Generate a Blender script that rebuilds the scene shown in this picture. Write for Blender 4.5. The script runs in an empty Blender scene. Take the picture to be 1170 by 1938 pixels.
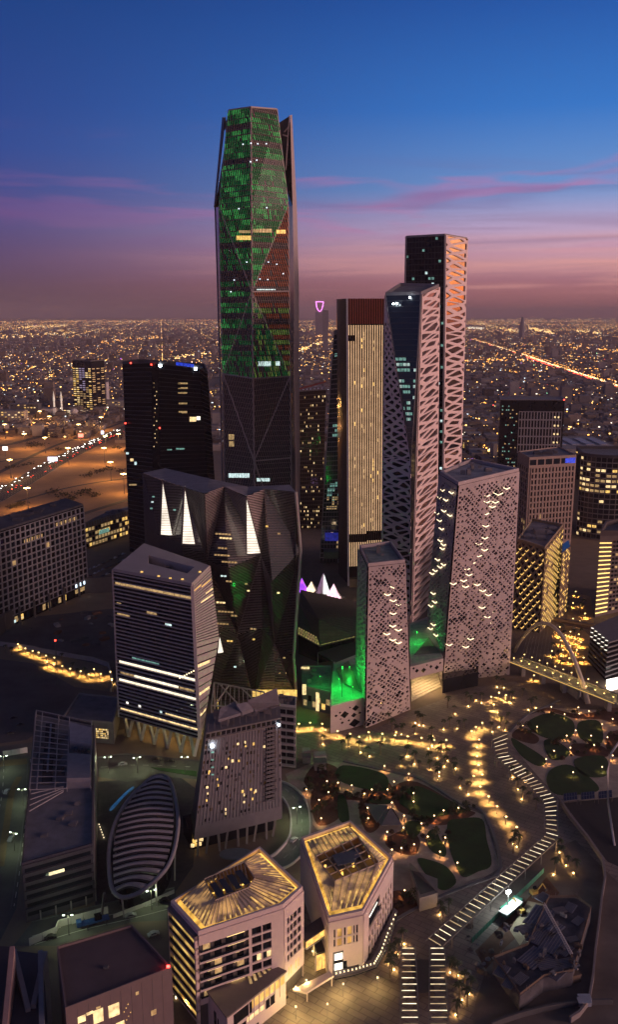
import bpy, math, random
from mathutils import Vector, Matrix
R = random.Random(7)
rad = math.radians
scene = bpy.context.scene
col = scene.collection

# ------------------------------------------------------------------ camera
FPX, CAM_H = 1700.0, 225.0                 # focal length in photo pixels, drone height in metres
TILT = math.atan2(377.0, FPX)
ST, CT = math.sin(TILT), math.cos(TILT)
cam_d = bpy.data.cameras.new('camera')
cam_d.sensor_fit = 'VERTICAL'; cam_d.sensor_height = 36.0; cam_d.lens = FPX / 1938.0 * 36.0
cam_d.clip_start = 1.0; cam_d.clip_end = 120000.0
cam = bpy.data.objects.new('camera', cam_d); col.objects.link(cam)
cam.location = (0, 0, CAM_H); cam.rotation_euler = (math.pi / 2 - TILT, 0, 0)
scene.camera = cam

# ------------------------------------------------------------------ sky at dusk
SUN_AZ = rad(106)                           # clockwise from the view direction: the sunset is to the right, a little behind
SUN_DIR = Vector((math.sin(SUN_AZ), math.cos(SUN_AZ), 0.0))
world = bpy.data.worlds.new('World'); scene.world = world; world.use_nodes = True
nt = world.node_tree; nt.nodes.clear()
def wn(t, **k):
    n = nt.nodes.new(t)
    for a, b in k.items(): setattr(n, a, b)
    return n
def wl(a, b): nt.links.new(a, b)
def s2l(c):
    return tuple(((v / 255.0) / 12.92 if v / 255.0 <= 0.04045 else ((v / 255.0 + 0.055) / 1.055) ** 2.4) for v in c)
tc = wn('ShaderNodeTexCoord'); sep = wn('ShaderNodeSeparateXYZ'); wl(tc.outputs['Generated'], sep.inputs[0])
dot = wn('ShaderNodeVectorMath', operation='DOT_PRODUCT'); wl(tc.outputs['Generated'], dot.inputs[0]); dot.inputs[1].default_value = SUN_DIR
def ramp(stops, src):
    r = wn('ShaderNodeValToRGB'); el = r.color_ramp.elements
    while len(el) < len(stops): el.new(0.5)
    for e, (p, c) in zip(el, stops): e.position = p; e.color = (*c, 1)
    wl(src, r.inputs[0]); return r
elev = wn('ShaderNodeMapRange'); wl(sep.outputs['Z'], elev.inputs[0])
elev.inputs[1].default_value = -0.05; elev.inputs[2].default_value = 0.45; elev.inputs[3].default_value = 0.0; elev.inputs[4].default_value = 1.0
def el_(z): return (z + 0.05) / 0.5
def stops(lst): return [(el_(z), s2l(c)) for z, c in lst]
away = ramp(stops([(-0.05, (70, 52, 62)), (0.0, (96, 74, 86)), (0.025, (94, 72, 92)), (0.06, (86, 70, 114)), (0.105, (72, 72, 136)), (0.16, (46, 72, 146)), (0.28, (28, 64, 132)), (0.45, (24, 38, 64))]), elev.outputs[0])
toward = ramp(stops([(-0.05, (90, 60, 60)), (0.0, (150, 92, 96)), (0.03, (186, 122, 128)), (0.055, (214, 160, 172)), (0.085, (200, 174, 208)), (0.125, (112, 154, 212)), (0.20, (56, 122, 204)), (0.30, (34, 86, 168)), (0.45, (30, 44, 70))]), elev.outputs[0])
glow = ramp([(el_(-0.05), (0.25, 0.10, 0.06)), (el_(0.0), (1.9, 0.50, 0.12)), (el_(0.03), (2.5, 0.85, 0.22)), (el_(0.07), (2.4, 1.25, 0.50)), (el_(0.12), (1.7, 1.10, 0.70)), (el_(0.2), (0.6, 0.5, 0.52)), (el_(0.45), (0.02, 0.035, 0.08))], elev.outputs[0])
f1 = wn('ShaderNodeMapRange', interpolation_type='SMOOTHSTEP'); wl(dot.outputs['Value'], f1.inputs[0])
f1.inputs[1].default_value = -0.66; f1.inputs[2].default_value = 0.06
f2 = wn('ShaderNodeMapRange', interpolation_type='SMOOTHSTEP'); wl(dot.outputs['Value'], f2.inputs[0])
f2.inputs[1].default_value = 0.14; f2.inputs[2].default_value = 0.90
m1 = wn('ShaderNodeMix', data_type='RGBA'); wl(f1.outputs[0], m1.inputs[0]); wl(away.outputs[0], m1.inputs[6]); wl(toward.outputs[0], m1.inputs[7])
m2 = wn('ShaderNodeMix', data_type='RGBA'); wl(f2.outputs[0], m2.inputs[0]); wl(m1.outputs[2], m2.inputs[6]); wl(glow.outputs[0], m2.inputs[7])
# thin cloud streaks: stretched noise on the sky dome
def streak(scale, sz, lo, hi, seed):
    mp = wn('ShaderNodeMapping'); wl(tc.outputs['Generated'], mp.inputs[0]); mp.inputs['Scale'].default_value = (1.0, 1.0, sz); mp.inputs['Location'].default_value = (seed, seed * 0.7, seed * 1.3); mp.inputs['Rotation'].default_value = (0, rad(3.0), 0)
    no = wn('ShaderNodeTexNoise'); wl(mp.outputs[0], no.inputs['Vector']); no.inputs['Scale'].default_value = scale; no.inputs['Detail'].default_value = 3; no.inputs['Roughness'].default_value = 0.55; no.inputs['Distortion'].default_value = 0.6
    mr = wn('ShaderNodeMapRange', interpolation_type='SMOOTHSTEP'); wl(no.outputs[0], mr.inputs[0]); mr.inputs[1].default_value = lo; mr.inputs[2].default_value = hi
    return mr.outputs[0]
def mul(a, b):
    m = wn('ShaderNodeMath', operation='MULTIPLY'); 
    if isinstance(a, float): m.inputs[0].default_value = a
    else: wl(a, m.inputs[0])
    if isinstance(b, float): m.inputs[1].default_value = b
    else: wl(b, m.inputs[1])
    return m.outputs[0]
def band(z0, z1, z2, z3):
    r = wn('ShaderNodeValToRGB'); el = r.color_ramp.elements
    while len(el) < 4: el.new(0.5)
    for e, (p, v) in zip(el, [(z0, 0), (z1, 1), (z2, 1), (z3, 0)]): e.position = max(0, el_(p)); e.color = (v, v, v, 1)
    wl(elev.outputs[0], r.inputs[0]); return r.outputs[0]
def layer(base, colr, fac):
    m = wn('ShaderNodeMix', data_type='RGBA'); wl(fac, m.inputs[0]); wl(base, m.inputs[6]); m.inputs[7].default_value = (*colr, 1); return m.outputs[2]
f1s = wn('ShaderNodeMapRange'); wl(f1.outputs[0], f1s.inputs[0]); f1s.inputs[3].default_value = 0.10; f1s.inputs[4].default_value = 1.0
c = layer(m2.outputs[2], s2l((206, 112, 160)), mul(mul(streak(4.0, 9.0, 0.53, 0.68, 3.1), band(0.055, 0.085, 0.14, 0.19)), mul(f1s.outputs[0], 0.5)))
c = layer(c, s2l((128, 92, 128)), mul(mul(streak(2.8, 20.0, 0.47, 0.66, 8.3), band(0.02, 0.045, 0.085, 0.105)), mul(f1.outputs[0], 0.45)))
c = layer(c, s2l((236, 168, 160)), mul(mul(streak(2.4, 24.0, 0.46, 0.66, 1.7), band(0.012, 0.03, 0.06, 0.085)), mul(mul(f1.outputs[0], f1.outputs[0]), 0.9)))
c = layer(c, s2l((120, 84, 140)), mul(mul(streak(2.4, 16.0, 0.50, 0.72, 5.5), band(0.05, 0.08, 0.12, 0.16)), 0.4))
# a little physical twilight sky is mixed in for the rest of the dome
sky = wn('ShaderNodeTexSky', sky_type='NISHITA', sun_disc=False); sky.sun_elevation = rad(1.0); sky.sun_rotation = SUN_AZ
bg1 = wn('ShaderNodeBackground'); wl(c, bg1.inputs[0]); bg1.inputs[1].default_value = 1.0
bg2 = wn('ShaderNodeBackground'); wl(sky.outputs[0], bg2.inputs[0]); bg2.inputs[1].default_value = 0.05
ad = wn('ShaderNodeMixShader'); ad.inputs[0].default_value = 0.04; wl(bg1.outputs[0], ad.inputs[1]); wl(bg2.outputs[0], ad.inputs[2])
wo = wn('ShaderNodeOutputWorld'); wl(ad.outputs[0], wo.inputs[0])

# afterglow: one soft low sun from the sunset side
sun_d = bpy.data.lights.new('sun', 'SUN'); sun_d.energy = 1.75; sun_d.angle = rad(22); sun_d.color = (1.0, 0.60, 0.56)
sun = bpy.data.objects.new('sun', sun_d); col.objects.link(sun)
sdir = Vector((SUN_DIR.x, SUN_DIR.y, math.tan(rad(9)))).normalized()
sun.rotation_euler = sdir.to_track_quat('Z', 'Y').to_euler()

vs = scene.view_settings
vs.view_transform = 'Standard'; vs.look = 'None'; vs.exposure = 0.0; vs.gamma = 1.0; vs.use_curve_mapping = False
cy = scene.cycles
cy.use_denoising = True; cy.denoiser = 'OPENIMAGEDENOISE'
cy.max_bounces = 5; cy.diffuse_bounces = 2; cy.glossy_bounces = 3; cy.transmission_bounces = 3; cy.volume_bounces = 0; cy.transparent_max_bounces = 6
cy.sample_clamp_indirect = 3.0; cy.sample_clamp_direct = 0.0; cy.use_light_tree = True; cy.caustics_reflective = False; cy.caustics_refractive = False
cy.use_adaptive_sampling = True; cy.adaptive_threshold = 0.04; world.cycles.sampling_method = 'MANUAL'; world.cycles.sample_map_resolution = 256

# ------------------------------------------------------------------ picking points from the survey of the photograph
def ray(px, py):
    x = (px - 585.0) / FPX; y = (969.0 - py) / FPX
    return Vector((x, CT + y * ST, -ST + y * CT))
def at(px, py, z=0.0):
    d = ray(px, py); t = (z - CAM_H) / d.z; return Vector((d.x * t, d.y * t, z))
def atY(px, py, Y):
    d = ray(px, py); t = Y / d.y; return Vector((d.x * t, Y, CAM_H + d.z * t))
def drop(p, z=0.0): return Vector((p.x, p.y, z))

# ------------------------------------------------------------------ materials
MATS = {}
def mat(name, base, rough=0.7, metal=0.0, var=0.12, scale=0.35, bump=0.0, spec=0.5, detail=4.0):
    """plain painted / stone / metal surface with uneven tone"""
    if name in MATS: return MATS[name]
    m = bpy.data.materials.new(name); m.use_nodes = True; t = m.node_tree; b = t.nodes['Principled BSDF']
    b.inputs['Roughness'].default_value = rough; b.inputs['Metallic'].default_value = metal; b.inputs['Specular IOR Level'].default_value = spec
    g = t.nodes.new('ShaderNodeNewGeometry'); n = t.nodes.new('ShaderNodeTexNoise'); n.inputs['Scale'].default_value = scale; n.inputs['Detail'].default_value = detail; n.inputs['Roughness'].default_value = 0.65
    t.links.new(g.outputs['Position'], n.inputs['Vector'])
    r = t.nodes.new('ShaderNodeValToRGB'); r.color_ramp.elements[0].position = 0.3; r.color_ramp.elements[1].position = 0.7
    r.color_ramp.elements[0].color = (*[max(0, v * (1 - var)) for v in base], 1); r.color_ramp.elements[1].color = (*[min(1, v * (1 + var)) for v in base], 1)
    t.links.new(n.outputs[0], r.inputs[0]); t.links.new(r.outputs[0], b.inputs['Base Color'])
    if bump:
        bp = t.nodes.new('ShaderNodeBump'); bp.inputs['Strength'].default_value = bump; bp.inputs['Distance'].default_value = 0.3
        t.links.new(n.outputs[0], bp.inputs['Height']); t.links.new(bp.outputs[0], b.inputs['Normal'])
    MATS[name] = m; return m
def glass(name, base, rough=0.06, spec=0.5, var=0.3, metal=0.0):
    if name in MATS: return MATS[name]
    m = mat(name, base, rough, metal, var, 0.12, 0.0, spec); return m
def emit(name, colr, strength, var=0.0, scale=0.6, sampled=True):
    """something that gives off light"""
    if name in MATS: return MATS[name]
    m = bpy.data.materials.new(name); m.use_nodes = True; t = m.node_tree; b = t.nodes['Principled BSDF']
    b.inputs['Base Color'].default_value = (*[0.5 * v for v in colr], 1); b.inputs['Roughness'].default_value = 0.5
    b.inputs['Emission Color'].default_value = (*colr, 1); b.inputs['Emission Strength'].default_value = strength
    if var:
        g = t.nodes.new('ShaderNodeNewGeometry'); n = t.nodes.new('ShaderNodeTexNoise'); n.inputs['Scale'].default_value = scale; n.inputs['Detail'].default_value = 3
        t.links.new(g.outputs['Position'], n.inputs['Vector'])
        mr = t.nodes.new('ShaderNodeMapRange'); mr.inputs[1].default_value = 0.3; mr.inputs[2].default_value = 0.7; mr.inputs[3].default_value = strength * (1 - var); mr.inputs[4].default_value = strength * (1 + var)
        t.links.new(n.outputs[0], mr.inputs[0]); t.links.new(mr.outputs[0], b.inputs['Emission Strength'])
    if not sampled: m.cycles.emission_sampling = 'NONE'
    MATS[name] = m; return m

# ------------------------------------------------------------------ mesh building
class MB:
    def __init__(s): s.v = []; s.f = []; s.m = []
    def face(s, pts, mi=0):
        i = len(s.v); s.v.extend([tuple(p) for p in pts]); s.f.append(tuple(range(i, i + len(pts)))); s.m.append(mi)
    def hexa(s, a, b, mi=0):
        """a, b: two quads (same winding); solid between them, b is the outer side"""
        i = len(s.v); s.v.extend([tuple(p) for p in a]); s.v.extend([tuple(p) for p in b])
        for f in ((3, 2, 1, 0), (4, 5, 6, 7), (0, 1, 5, 4), (1, 2, 6, 5), (2, 3, 7, 6), (3, 0, 4, 7)): s.f.append(tuple(i + k for k in f)); s.m.append(mi)
    def box(s, c, size, rz=0.0, mi=0):
        c = Vector(c); hx, hy, hz = size[0] / 2, size[1] / 2, size[2] / 2; ca, sa = math.cos(rz), math.sin(rz)
        def p(x, y, z): return Vector((c.x + x * ca - y * sa, c.y + x * sa + y * ca, c.z + z))
        s.hexa([p(-hx, -hy, -hz), p(hx, -hy, -hz), p(hx, hy, -hz), p(-hx, hy, -hz)], [p(-hx, -hy, hz), p(hx, -hy, hz), p(hx, hy, hz), p(-hx, hy, hz)], mi)
    def bar(s, p, q, w, h=None, up=None, mi=0):
        p, q = Vector(p), Vector(q); h = h or w; d = (q - p)
        if d.length < 1e-6: return
        d.normalize(); up = Vector(up) if up is not None else Vector((0, 0, 1))
        if abs(d.dot(up)) > 0.98: up = Vector((0, 1, 0))
        sx = d.cross(up).normalized() * (w / 2); sy = sx.cross(d).normalized() * (h / 2)
        s.hexa([p - sx - sy, p + sx - sy, p + sx + sy, p - sx + sy], [q - sx - sy, q + sx - sy, q + sx + sy, q - sx + sy], mi)
    def tube(s, pts, r, n=8, mi=0):
        pts = [Vector(p) for p in pts]; rr = r if isinstance(r, (list, tuple)) else [r] * len(pts); base = len(s.v)
        for k, p in enumerate(pts):
            d = (pts[min(k + 1, len(pts) - 1)] - pts[max(k - 1, 0)]).normalized()
            u = d.cross(Vector((0, 0, 1)) if abs(d.z) < 0.95 else Vector((0, 1, 0))).normalized(); w = u.cross(d)
            for j in range(n):
                a = 2 * math.pi * j / n; s.v.append(tuple(p + (u * math.cos(a) + w * math.sin(a)) * rr[k]))
        for k in range(len(pts) - 1):
            for j in range(n):
                s.f.append((base + k * n + j, base + k * n + (j + 1) % n, base + (k + 1) * n + (j + 1) % n, base + (k + 1) * n + j)); s.m.append(mi)
        s.f.append(tuple(base + j for j in range(n))[::-1]); s.m.append(mi)
        s.f.append(tuple(base + (len(pts) - 1) * n + j for j in range(n))); s.m.append(mi)
    def prism(s, bot, top, mi=0, mt=None, caps=True):
        n = len(bot); i = len(s.v); s.v.extend([tuple(p) for p in bot]); s.v.extend([tuple(p) for p in top])
        for k in range(n): s.f.append((i + k, i + (k + 1) % n, i + n + (k + 1) % n, i + n + k)); s.m.append(mi)
        if caps:
            s.f.append(tuple(i + n + k for k in range(n))); s.m.append(mi if mt is None else mt)
            s.f.append(tuple(i + k for k in range(n))[::-1]); s.m.append(mi)
    def patch(s, Q, u0, u1, v0, v1, o0, o1, mi=0):
        s.hexa([Q(u0, v0, o0), Q(u1, v0, o0), Q(u1, v1, o0), Q(u0, v1, o0)], [Q(u0, v0, o1), Q(u1, v0, o1), Q(u1, v1, o1), Q(u0, v1, o1)], mi)
    def wall(s, Q, off=0.0, n=10, mi=0):
        for i in range(n):
            for j in range(n): s.face([Q(i / n, j / n, off), Q((i + 1) / n, j / n, off), Q((i + 1) / n, (j + 1) / n, off), Q(i / n, (j + 1) / n, off)], mi)
    def build(s, name, mats, parent=None, smooth=False, **props):
        me = bpy.data.meshes.new(name); me.from_pydata(s.v, [], s.f)
        if not isinstance(mats, (list, tuple)): mats = [mats]
        for m in mats: me.materials.append(m)
        if len(mats) > 1: me.polygons.foreach_set('material_index', s.m)
        if smooth: me.polygons.foreach_set('use_smooth', [True] * len(me.polygons))
        me.update(); o = bpy.data.objects.new(name, me); col.objects.link(o)
        if parent is not None:
            o.parent = parent; reg(o, parent); o.matrix_parent_inverse = Matrix.Translation(-Vector(absloc(parent)))
        for k, v in props.items(): o[k] = v
        return o
def absloc(o): return Vector(o.location) if o.type == 'EMPTY' else Vector((0, 0, 0))
def thing(name, label, cat, loc=(0, 0, 0), group=None):
    o = bpy.data.objects.new(name, None); o.empty_display_size = 1.0; col.objects.link(o); o.location = loc
    o['label'] = label; o['category'] = cat
    if group: o['group'] = group
    return o
def tag(o, label, cat, group=None):
    o['label'] = label; o['category'] = cat
    if group: o['group'] = group
    return o
def light(name, loc, power, colr, parent=None, radius=0.3):
    key = (name, power, colr, radius)
    d = LDATA.get(key)
    if d is None:
        d = bpy.data.lights.new(name, 'POINT'); d.energy = power; d.color = colr; d.shadow_soft_size = radius; LDATA[key] = d
    o = bpy.data.objects.new(name, d); col.objects.link(o)
    if parent is not None:
        o.parent = parent; reg(o, parent); o.matrix_parent_inverse = Matrix.Translation(-Vector(absloc(parent)))
    o.location = loc; return o
LDATA = {}
def spot(name, loc, power, colr, parent=None, radius=0.2, cone=115):
    key = (name, power, colr, cone); d = LDATA.get(key)
    if d is None:
        d = bpy.data.lights.new(name, 'SPOT'); d.energy = power; d.color = colr; d.shadow_soft_size = radius; d.spot_size = rad(cone); d.spot_blend = 0.9; LDATA[key] = d
    o = bpy.data.objects.new(name, d); col.objects.link(o)
    if parent is not None: o.parent = parent; reg(o, parent); o.matrix_parent_inverse = Matrix.Translation(-Vector(absloc(parent)))
    o.location = loc; return o
def copy_tree(o, parent=None):
    c = o.copy(); col.objects.link(c)
    if parent is not None: c.parent = parent
    for ch in KIDS.get(o.name, ()): copy_tree(ch, c)
    return c
KIDS = {}
def reg(o, parent): KIDS.setdefault(parent.name, []).append(o)
ORD = ['first', 'second', 'third', 'fourth', 'fifth', 'sixth', 'seventh', 'eighth', 'ninth', 'tenth', 'eleventh', 'twelfth', 'thirteenth', 'fourteenth', 'fifteenth', 'sixteenth', 'seventeenth', 'eighteenth', 'nineteenth', 'twentieth', 'twenty-first', 'twenty-second', 'twenty-third', 'twenty-fourth', 'twenty-fifth', 'twenty-sixth', 'twenty-seventh', 'twenty-eighth', 'twenty-ninth', 'thirtieth']
def quad(bl, br, tr, tl):
    """bilinear patch, corners seen from outside; Q(u, v, offset along the outward normal)"""
    bl, br, tr, tl = (Vector(p) for p in (bl, br, tr, tl))
    n = ((br - bl) + (tr - tl)).cross((tl - bl) + (tr - br)).normalized()
    def Q(u, v, o=0.0): return bl * ((1 - u) * (1 - v)) + br * (u * (1 - v)) + tr * (u * v) + tl * ((1 - u) * v) + n * o
    Q.n = n; Q.w = ((br - bl).length + (tr - tl).length) / 2; Q.h = ((tl - bl).length + (tr - br).length) / 2; Q.c = (bl, br, tr, tl)
    return Q
def piece(name, m, parent, Q, u0, u1, v0, v1, o0, o1, **props):
    b = MB(); b.patch(Q, u0, u1, v0, v1, o0, o1); return b.build(name, m, parent, **props)
def onQ(Q, px, py, off=0.0):
    """point of the patch's plane that a survey ray meets"""
    d = ray(px, py); p0 = Q(0.5, 0.5, off); o = Vector((0, 0, CAM_H)); t = (p0 - o).dot(Q.n) / d.dot(Q.n); return o + d * t
def clip_lines(poly, direction, spacing, phase=0.0):
    """parallel lines laid across a convex flat polygon"""
    poly = [Vector(p) for p in poly]; n = (poly[1] - poly[0]).cross(poly[2] - poly[0]).normalized()
    e1 = Vector(direction); e1 = (e1 - n * e1.dot(n)).normalized(); e2 = n.cross(e1)
    ss = [p.dot(e2) for p in poly]; k = math.ceil((min(ss) - phase) / spacing); out = []
    while phase + k * spacing < max(ss):
        s = phase + k * spacing; hit = []
        for i in range(len(poly)):
            a, b = poly[i], poly[(i + 1) % len(poly)]; sa, sb = ss[i] - s, ss[(i + 1) % len(poly)] - s
            if (sa < 0) != (sb < 0): hit.append(a + (b - a) * (sa / (sa - sb)))
        if len(hit) == 2: out.append((hit[0], hit[1], n))
        k += 1
    return out
def window_grid(parent, Q, nu, nv, mu, mv, frame, panes, lit=(), litp=0.0, u0=0.0, u1=1.0, v0=0.0, v1=1.0, proud=0.35, recess=0.02, name='window', rng=R, skip=None, fname='facade_frame', uneven=0.0):
    """a wall of separate panes behind a proud frame of mullions and spandrels; mu, mv are the frame's share of a bay"""
    fb = MB(); us = [u0 + (u1 - u0) * i / nu for i in range(nu + 1)]; vv = [v0 + (v1 - v0) * j / nv for j in range(nv + 1)]
    du, dv = (u1 - u0) / nu * mu / 2, (v1 - v0) / nv * mv / 2
    for i, u in enumerate(us): fb.patch(Q, max(u0, u - du), min(u1, u + du), v0, v1, 0.0, proud)
    for j, v in enumerate(vv): fb.patch(Q, u0, u1, max(v0, v - dv), min(v1, v + dv), 0.0, proud * 0.9)
    fb.build(fname, frame, parent)
    for i in range(nu):
        for j in range(nv):
            if skip and skip(i, j): continue
            m = rng.choice(panes)
            if lit and rng.random() < litp: m = rng.choice(lit)
            e = uneven * rng.random() * (us[1] - us[0])
            piece(name, m, parent, Q, us[i] + du + e, us[i + 1] - du, vv[j] + dv, vv[j + 1] - dv, recess, recess + 0.1)
def lattice(Q, cols, rows, hole, depth, rng, jit=0.18, hexa=0.25, o0=0.1):
    """cladding with lozenge-shaped openings on a staggered grid; returns (mesh, openings)"""
    fb = MB(); V = {}; holes = []
    def vert(i, j):       # lattice point, i in half columns, j in rows
        if (i, j) not in V:
            u = i / (2.0 * cols); v = j / rows
            if 0 < i < 2 * cols: u += rng.uniform(-jit, jit) / cols
            if 0 < j < rows: v += rng.uniform(-jit, jit) / rows
            V[(i, j)] = (min(1, max(0, u)), min(1, max(0, v)))
        return V[(i, j)]
    for j in range(0, rows + 1):
        for i in range(j % 2, 2 * cols + 1, 2):
            L, Rr, T, B = vert(i - 1, j), vert(i + 1, j), vert(i, j + 1), vert(i, j - 1)
            if Rr[0] - L[0] < 1e-4 or T[1] - B[1] < 1e-4: continue
            cx = (L[0] + Rr[0] + T[0] + B[0]) / 4; cy_ = (L[1] + Rr[1] + T[1] + B[1]) / 4
            outer = [L, B, Rr, T]; s = hole(i, j, cx, cy_)
            if s <= 0.02:
                fb.face([Q(*p, depth) for p in outer]); continue
            def mid(a, b, t): return (a[0] + (b[0] - a[0]) * t, a[1] + (b[1] - a[1]) * t)
            hexo = [L, mid(B, L, hexa), mid(B, Rr, hexa), Rr, mid(T, Rr, hexa), mid(T, L, hexa)] if hexa else outer
            inner = [(cx + (p[0] - cx) * s, cy_ + (p[1] - cy_) * s) for p in hexo]
            outl = [L, B, B, Rr, T, T] if hexa else outer
            n = len(inner)
            for k in range(n):
                a, b = outl[k], outl[(k + 1) % n]; c_, d_ = inner[(k + 1) % n], inner[k]
                if a == b: fb.face([Q(*a, depth), Q(*c_, depth), Q(*d_, depth)])
                else: fb.face([Q(*a, depth), Q(*b, depth), Q(*c_, depth), Q(*d_, depth)])
                fb.face([Q(*d_, depth), Q(*c_, depth), Q(*c_, o0), Q(*d_, o0)])
            holes.append((inner, s))
    return fb, holes

# ================================================================== ground to the horizon
def ground():
    m = bpy.data.materials.new('city_ground'); m.use_nodes = True; t = m.node_tree; b = t.nodes['Principled BSDF']; b.inputs['Roughness'].default_value = 0.9
    g = t.nodes.new('ShaderNodeNewGeometry')
    n1 = t.nodes.new('ShaderNodeTexNoise'); n1.inputs['Scale'].default_value = 0.004; n1.inputs['Detail'].default_value = 8; n1.inputs['Roughness'].default_value = 0.6
    n2 = t.nodes.new('ShaderNodeTexNoise'); n2.inputs['Scale'].default_value = 0.12; n2.inputs['Detail'].default_value = 6
    for n in (n1, n2): t.links.new(g.outputs['Position'], n.inputs['Vector'])
    r = t.nodes.new('ShaderNodeValToRGB'); r.color_ramp.elements[0].position = 0.35; r.color_ramp.elements[1].position = 0.65
    r.color_ramp.elements[0].color = (0.16, 0.12, 0.09, 1); r.color_ramp.elements[1].color = (0.34, 0.25, 0.18, 1); t.links.new(n1.outputs[0], r.inputs[0])
    mx = t.nodes.new('ShaderNodeMix'); mx.data_type = 'RGBA'; mx.blend_type = 'MULTIPLY'; mx.inputs[0].default_value = 0.6
    r2 = t.nodes.new('ShaderNodeValToRGB'); r2.color_ramp.elements[0].color = (0.5, 0.5, 0.5, 1); r2.color_ramp.elements[1].color = (1.3, 1.3, 1.3, 1); t.links.new(n2.outputs[0], r2.inputs[0])
    t.links.new(r.outputs[0], mx.inputs[6]); t.links.new(r2.outputs[0], mx.inputs[7]); t.links.new(mx.outputs[2], b.inputs['Base Color'])
    MATS['city_ground'] = m
    bb = MB(); bb.face([(-31000, -500, 0), (31000, -500, 0), (31000, 42000, 0), (-31000, 42000, 0)]); bb.build('ground', m, None, kind='structure')
ground()

# ================================================================== shared materials
CONC = mat('concrete', (0.30, 0.28, 0.27), 0.8)
DARKC = mat('dark_concrete', (0.10, 0.095, 0.10), 0.8)
PINKC = mat('pale_cladding', (0.56, 0.47, 0.46), 0.6, var=0.06)
WHITEC = mat('white_cladding', (0.62, 0.58, 0.57), 0.6, var=0.07)
GREYM = mat('grey_metal', (0.22, 0.20, 0.21), 0.45, metal=0.4)
BROWNM = mat('bronze_metal', (0.26, 0.19, 0.17), 0.5, metal=0.3)
ROOFG = mat('roof_grey', (0.20, 0.19, 0.21), 0.85, var=0.25, scale=0.15)
ROOFD = mat('roof_dark', (0.09, 0.085, 0.10), 0.85, var=0.3, scale=0.15)
GLD = glass('dark_glass', (0.012, 0.013, 0.018), 0.07, 0.35)
GLD2 = glass('darker_glass', (0.006, 0.007, 0.010), 0.10, 0.25)
GLB = glass('blue_glass', (0.014, 0.020, 0.030), 0.08, 0.4)
GLG = glass('green_glass', (0.010, 0.028, 0.022), 0.08, 0.4)
GLR = glass('coated_glass', (0.72, 0.46, 0.30), 0.05, 0.5, 0.2, metal=1.0)
E_WARM = emit('lit_warm', (1.0, 0.72, 0.34), 1.1, 0.5)
E_DIM = emit('lit_dim', (1.0, 0.66, 0.28), 0.35, 0.6)
E_COOL = emit('lit_cool', (0.72, 0.95, 0.92), 0.9, 0.5)
E_TEAL = emit('lit_teal', (0.35, 0.75, 0.62), 0.35, 0.6)
E_WHITE = emit('lit_white', (1.0, 0.93, 0.80), 1.5, 0.25)
E_GOLD = emit('lit_gold', (1.0, 0.62, 0.16), 1.0, 0.5)
E_LED = emit('led_warm_white', (1.0, 0.80, 0.48), 2.6)
E_RED = emit('red_beacon', (1.0, 0.05, 0.03), 8.0, sampled=False)
E_BLUE = emit('led_blue', (0.04, 0.10, 1.0), 0.6, .6)
E_FLOOD = emit('flood_white', (0.80, 0.95, 1.0), 30.0, sampled=False)

def centre(pts):
    c = Vector((0, 0, 0))
    for p in pts: c += Vector(p)
    return c / len(pts)
def parapet(parent, top, h, w, m, name='parapet', deck=True):
    """low wall round a roof; top corners counter-clockwise seen from above"""
    b = MB(); c = centre(top)
    for k in range(len(top)):
        p, q = Vector(top[k]), Vector(top[(k + 1) % len(top)]); pi = p + (c - p).normalized() * w; qi = q + (c - q).normalized() * w
        b.hexa([p, q, qi, pi], [p + Vector((0, 0, h)), q + Vector((0, 0, h)), qi + Vector((0, 0, h)), pi + Vector((0, 0, h))])
    if deck: d = MB(); n = len(top); d.face([c.lerp(Vector(p), .985) + Vector((0, 0, .12)) for p in top]); d.build('roof_deck', ROOFG, parent)
    return b.build(name, m, parent)
def roof_units(parent, top, z, n, rng, m=None, smin=2.0, smax=6.0, hmax=3.0):
    """plant on a flat roof: each box its own part"""
    c = centre(top)
    for _ in range(n):
        a, b = Vector(rng.choice(top)), Vector(rng.choice(top)); t = rng.random() * 0.7; p = c + ((a + (b - a) * rng.random()) - c) * t
        s = rng.uniform(smin, smax); h = rng.uniform(0.8, hmax); bb = MB(); rz = rng.uniform(-0.2, 0.2)
        bb.box((p.x, p.y, z + h / 2 + 0.02), (s, s * rng.uniform(0.5, 1.2), h), rz); bb.box((p.x, p.y, z + h + 0.1), (s * 0.7, s * 0.4, 0.2), rz)
        bb.build('roof_unit', m or GREYM, parent)

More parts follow.
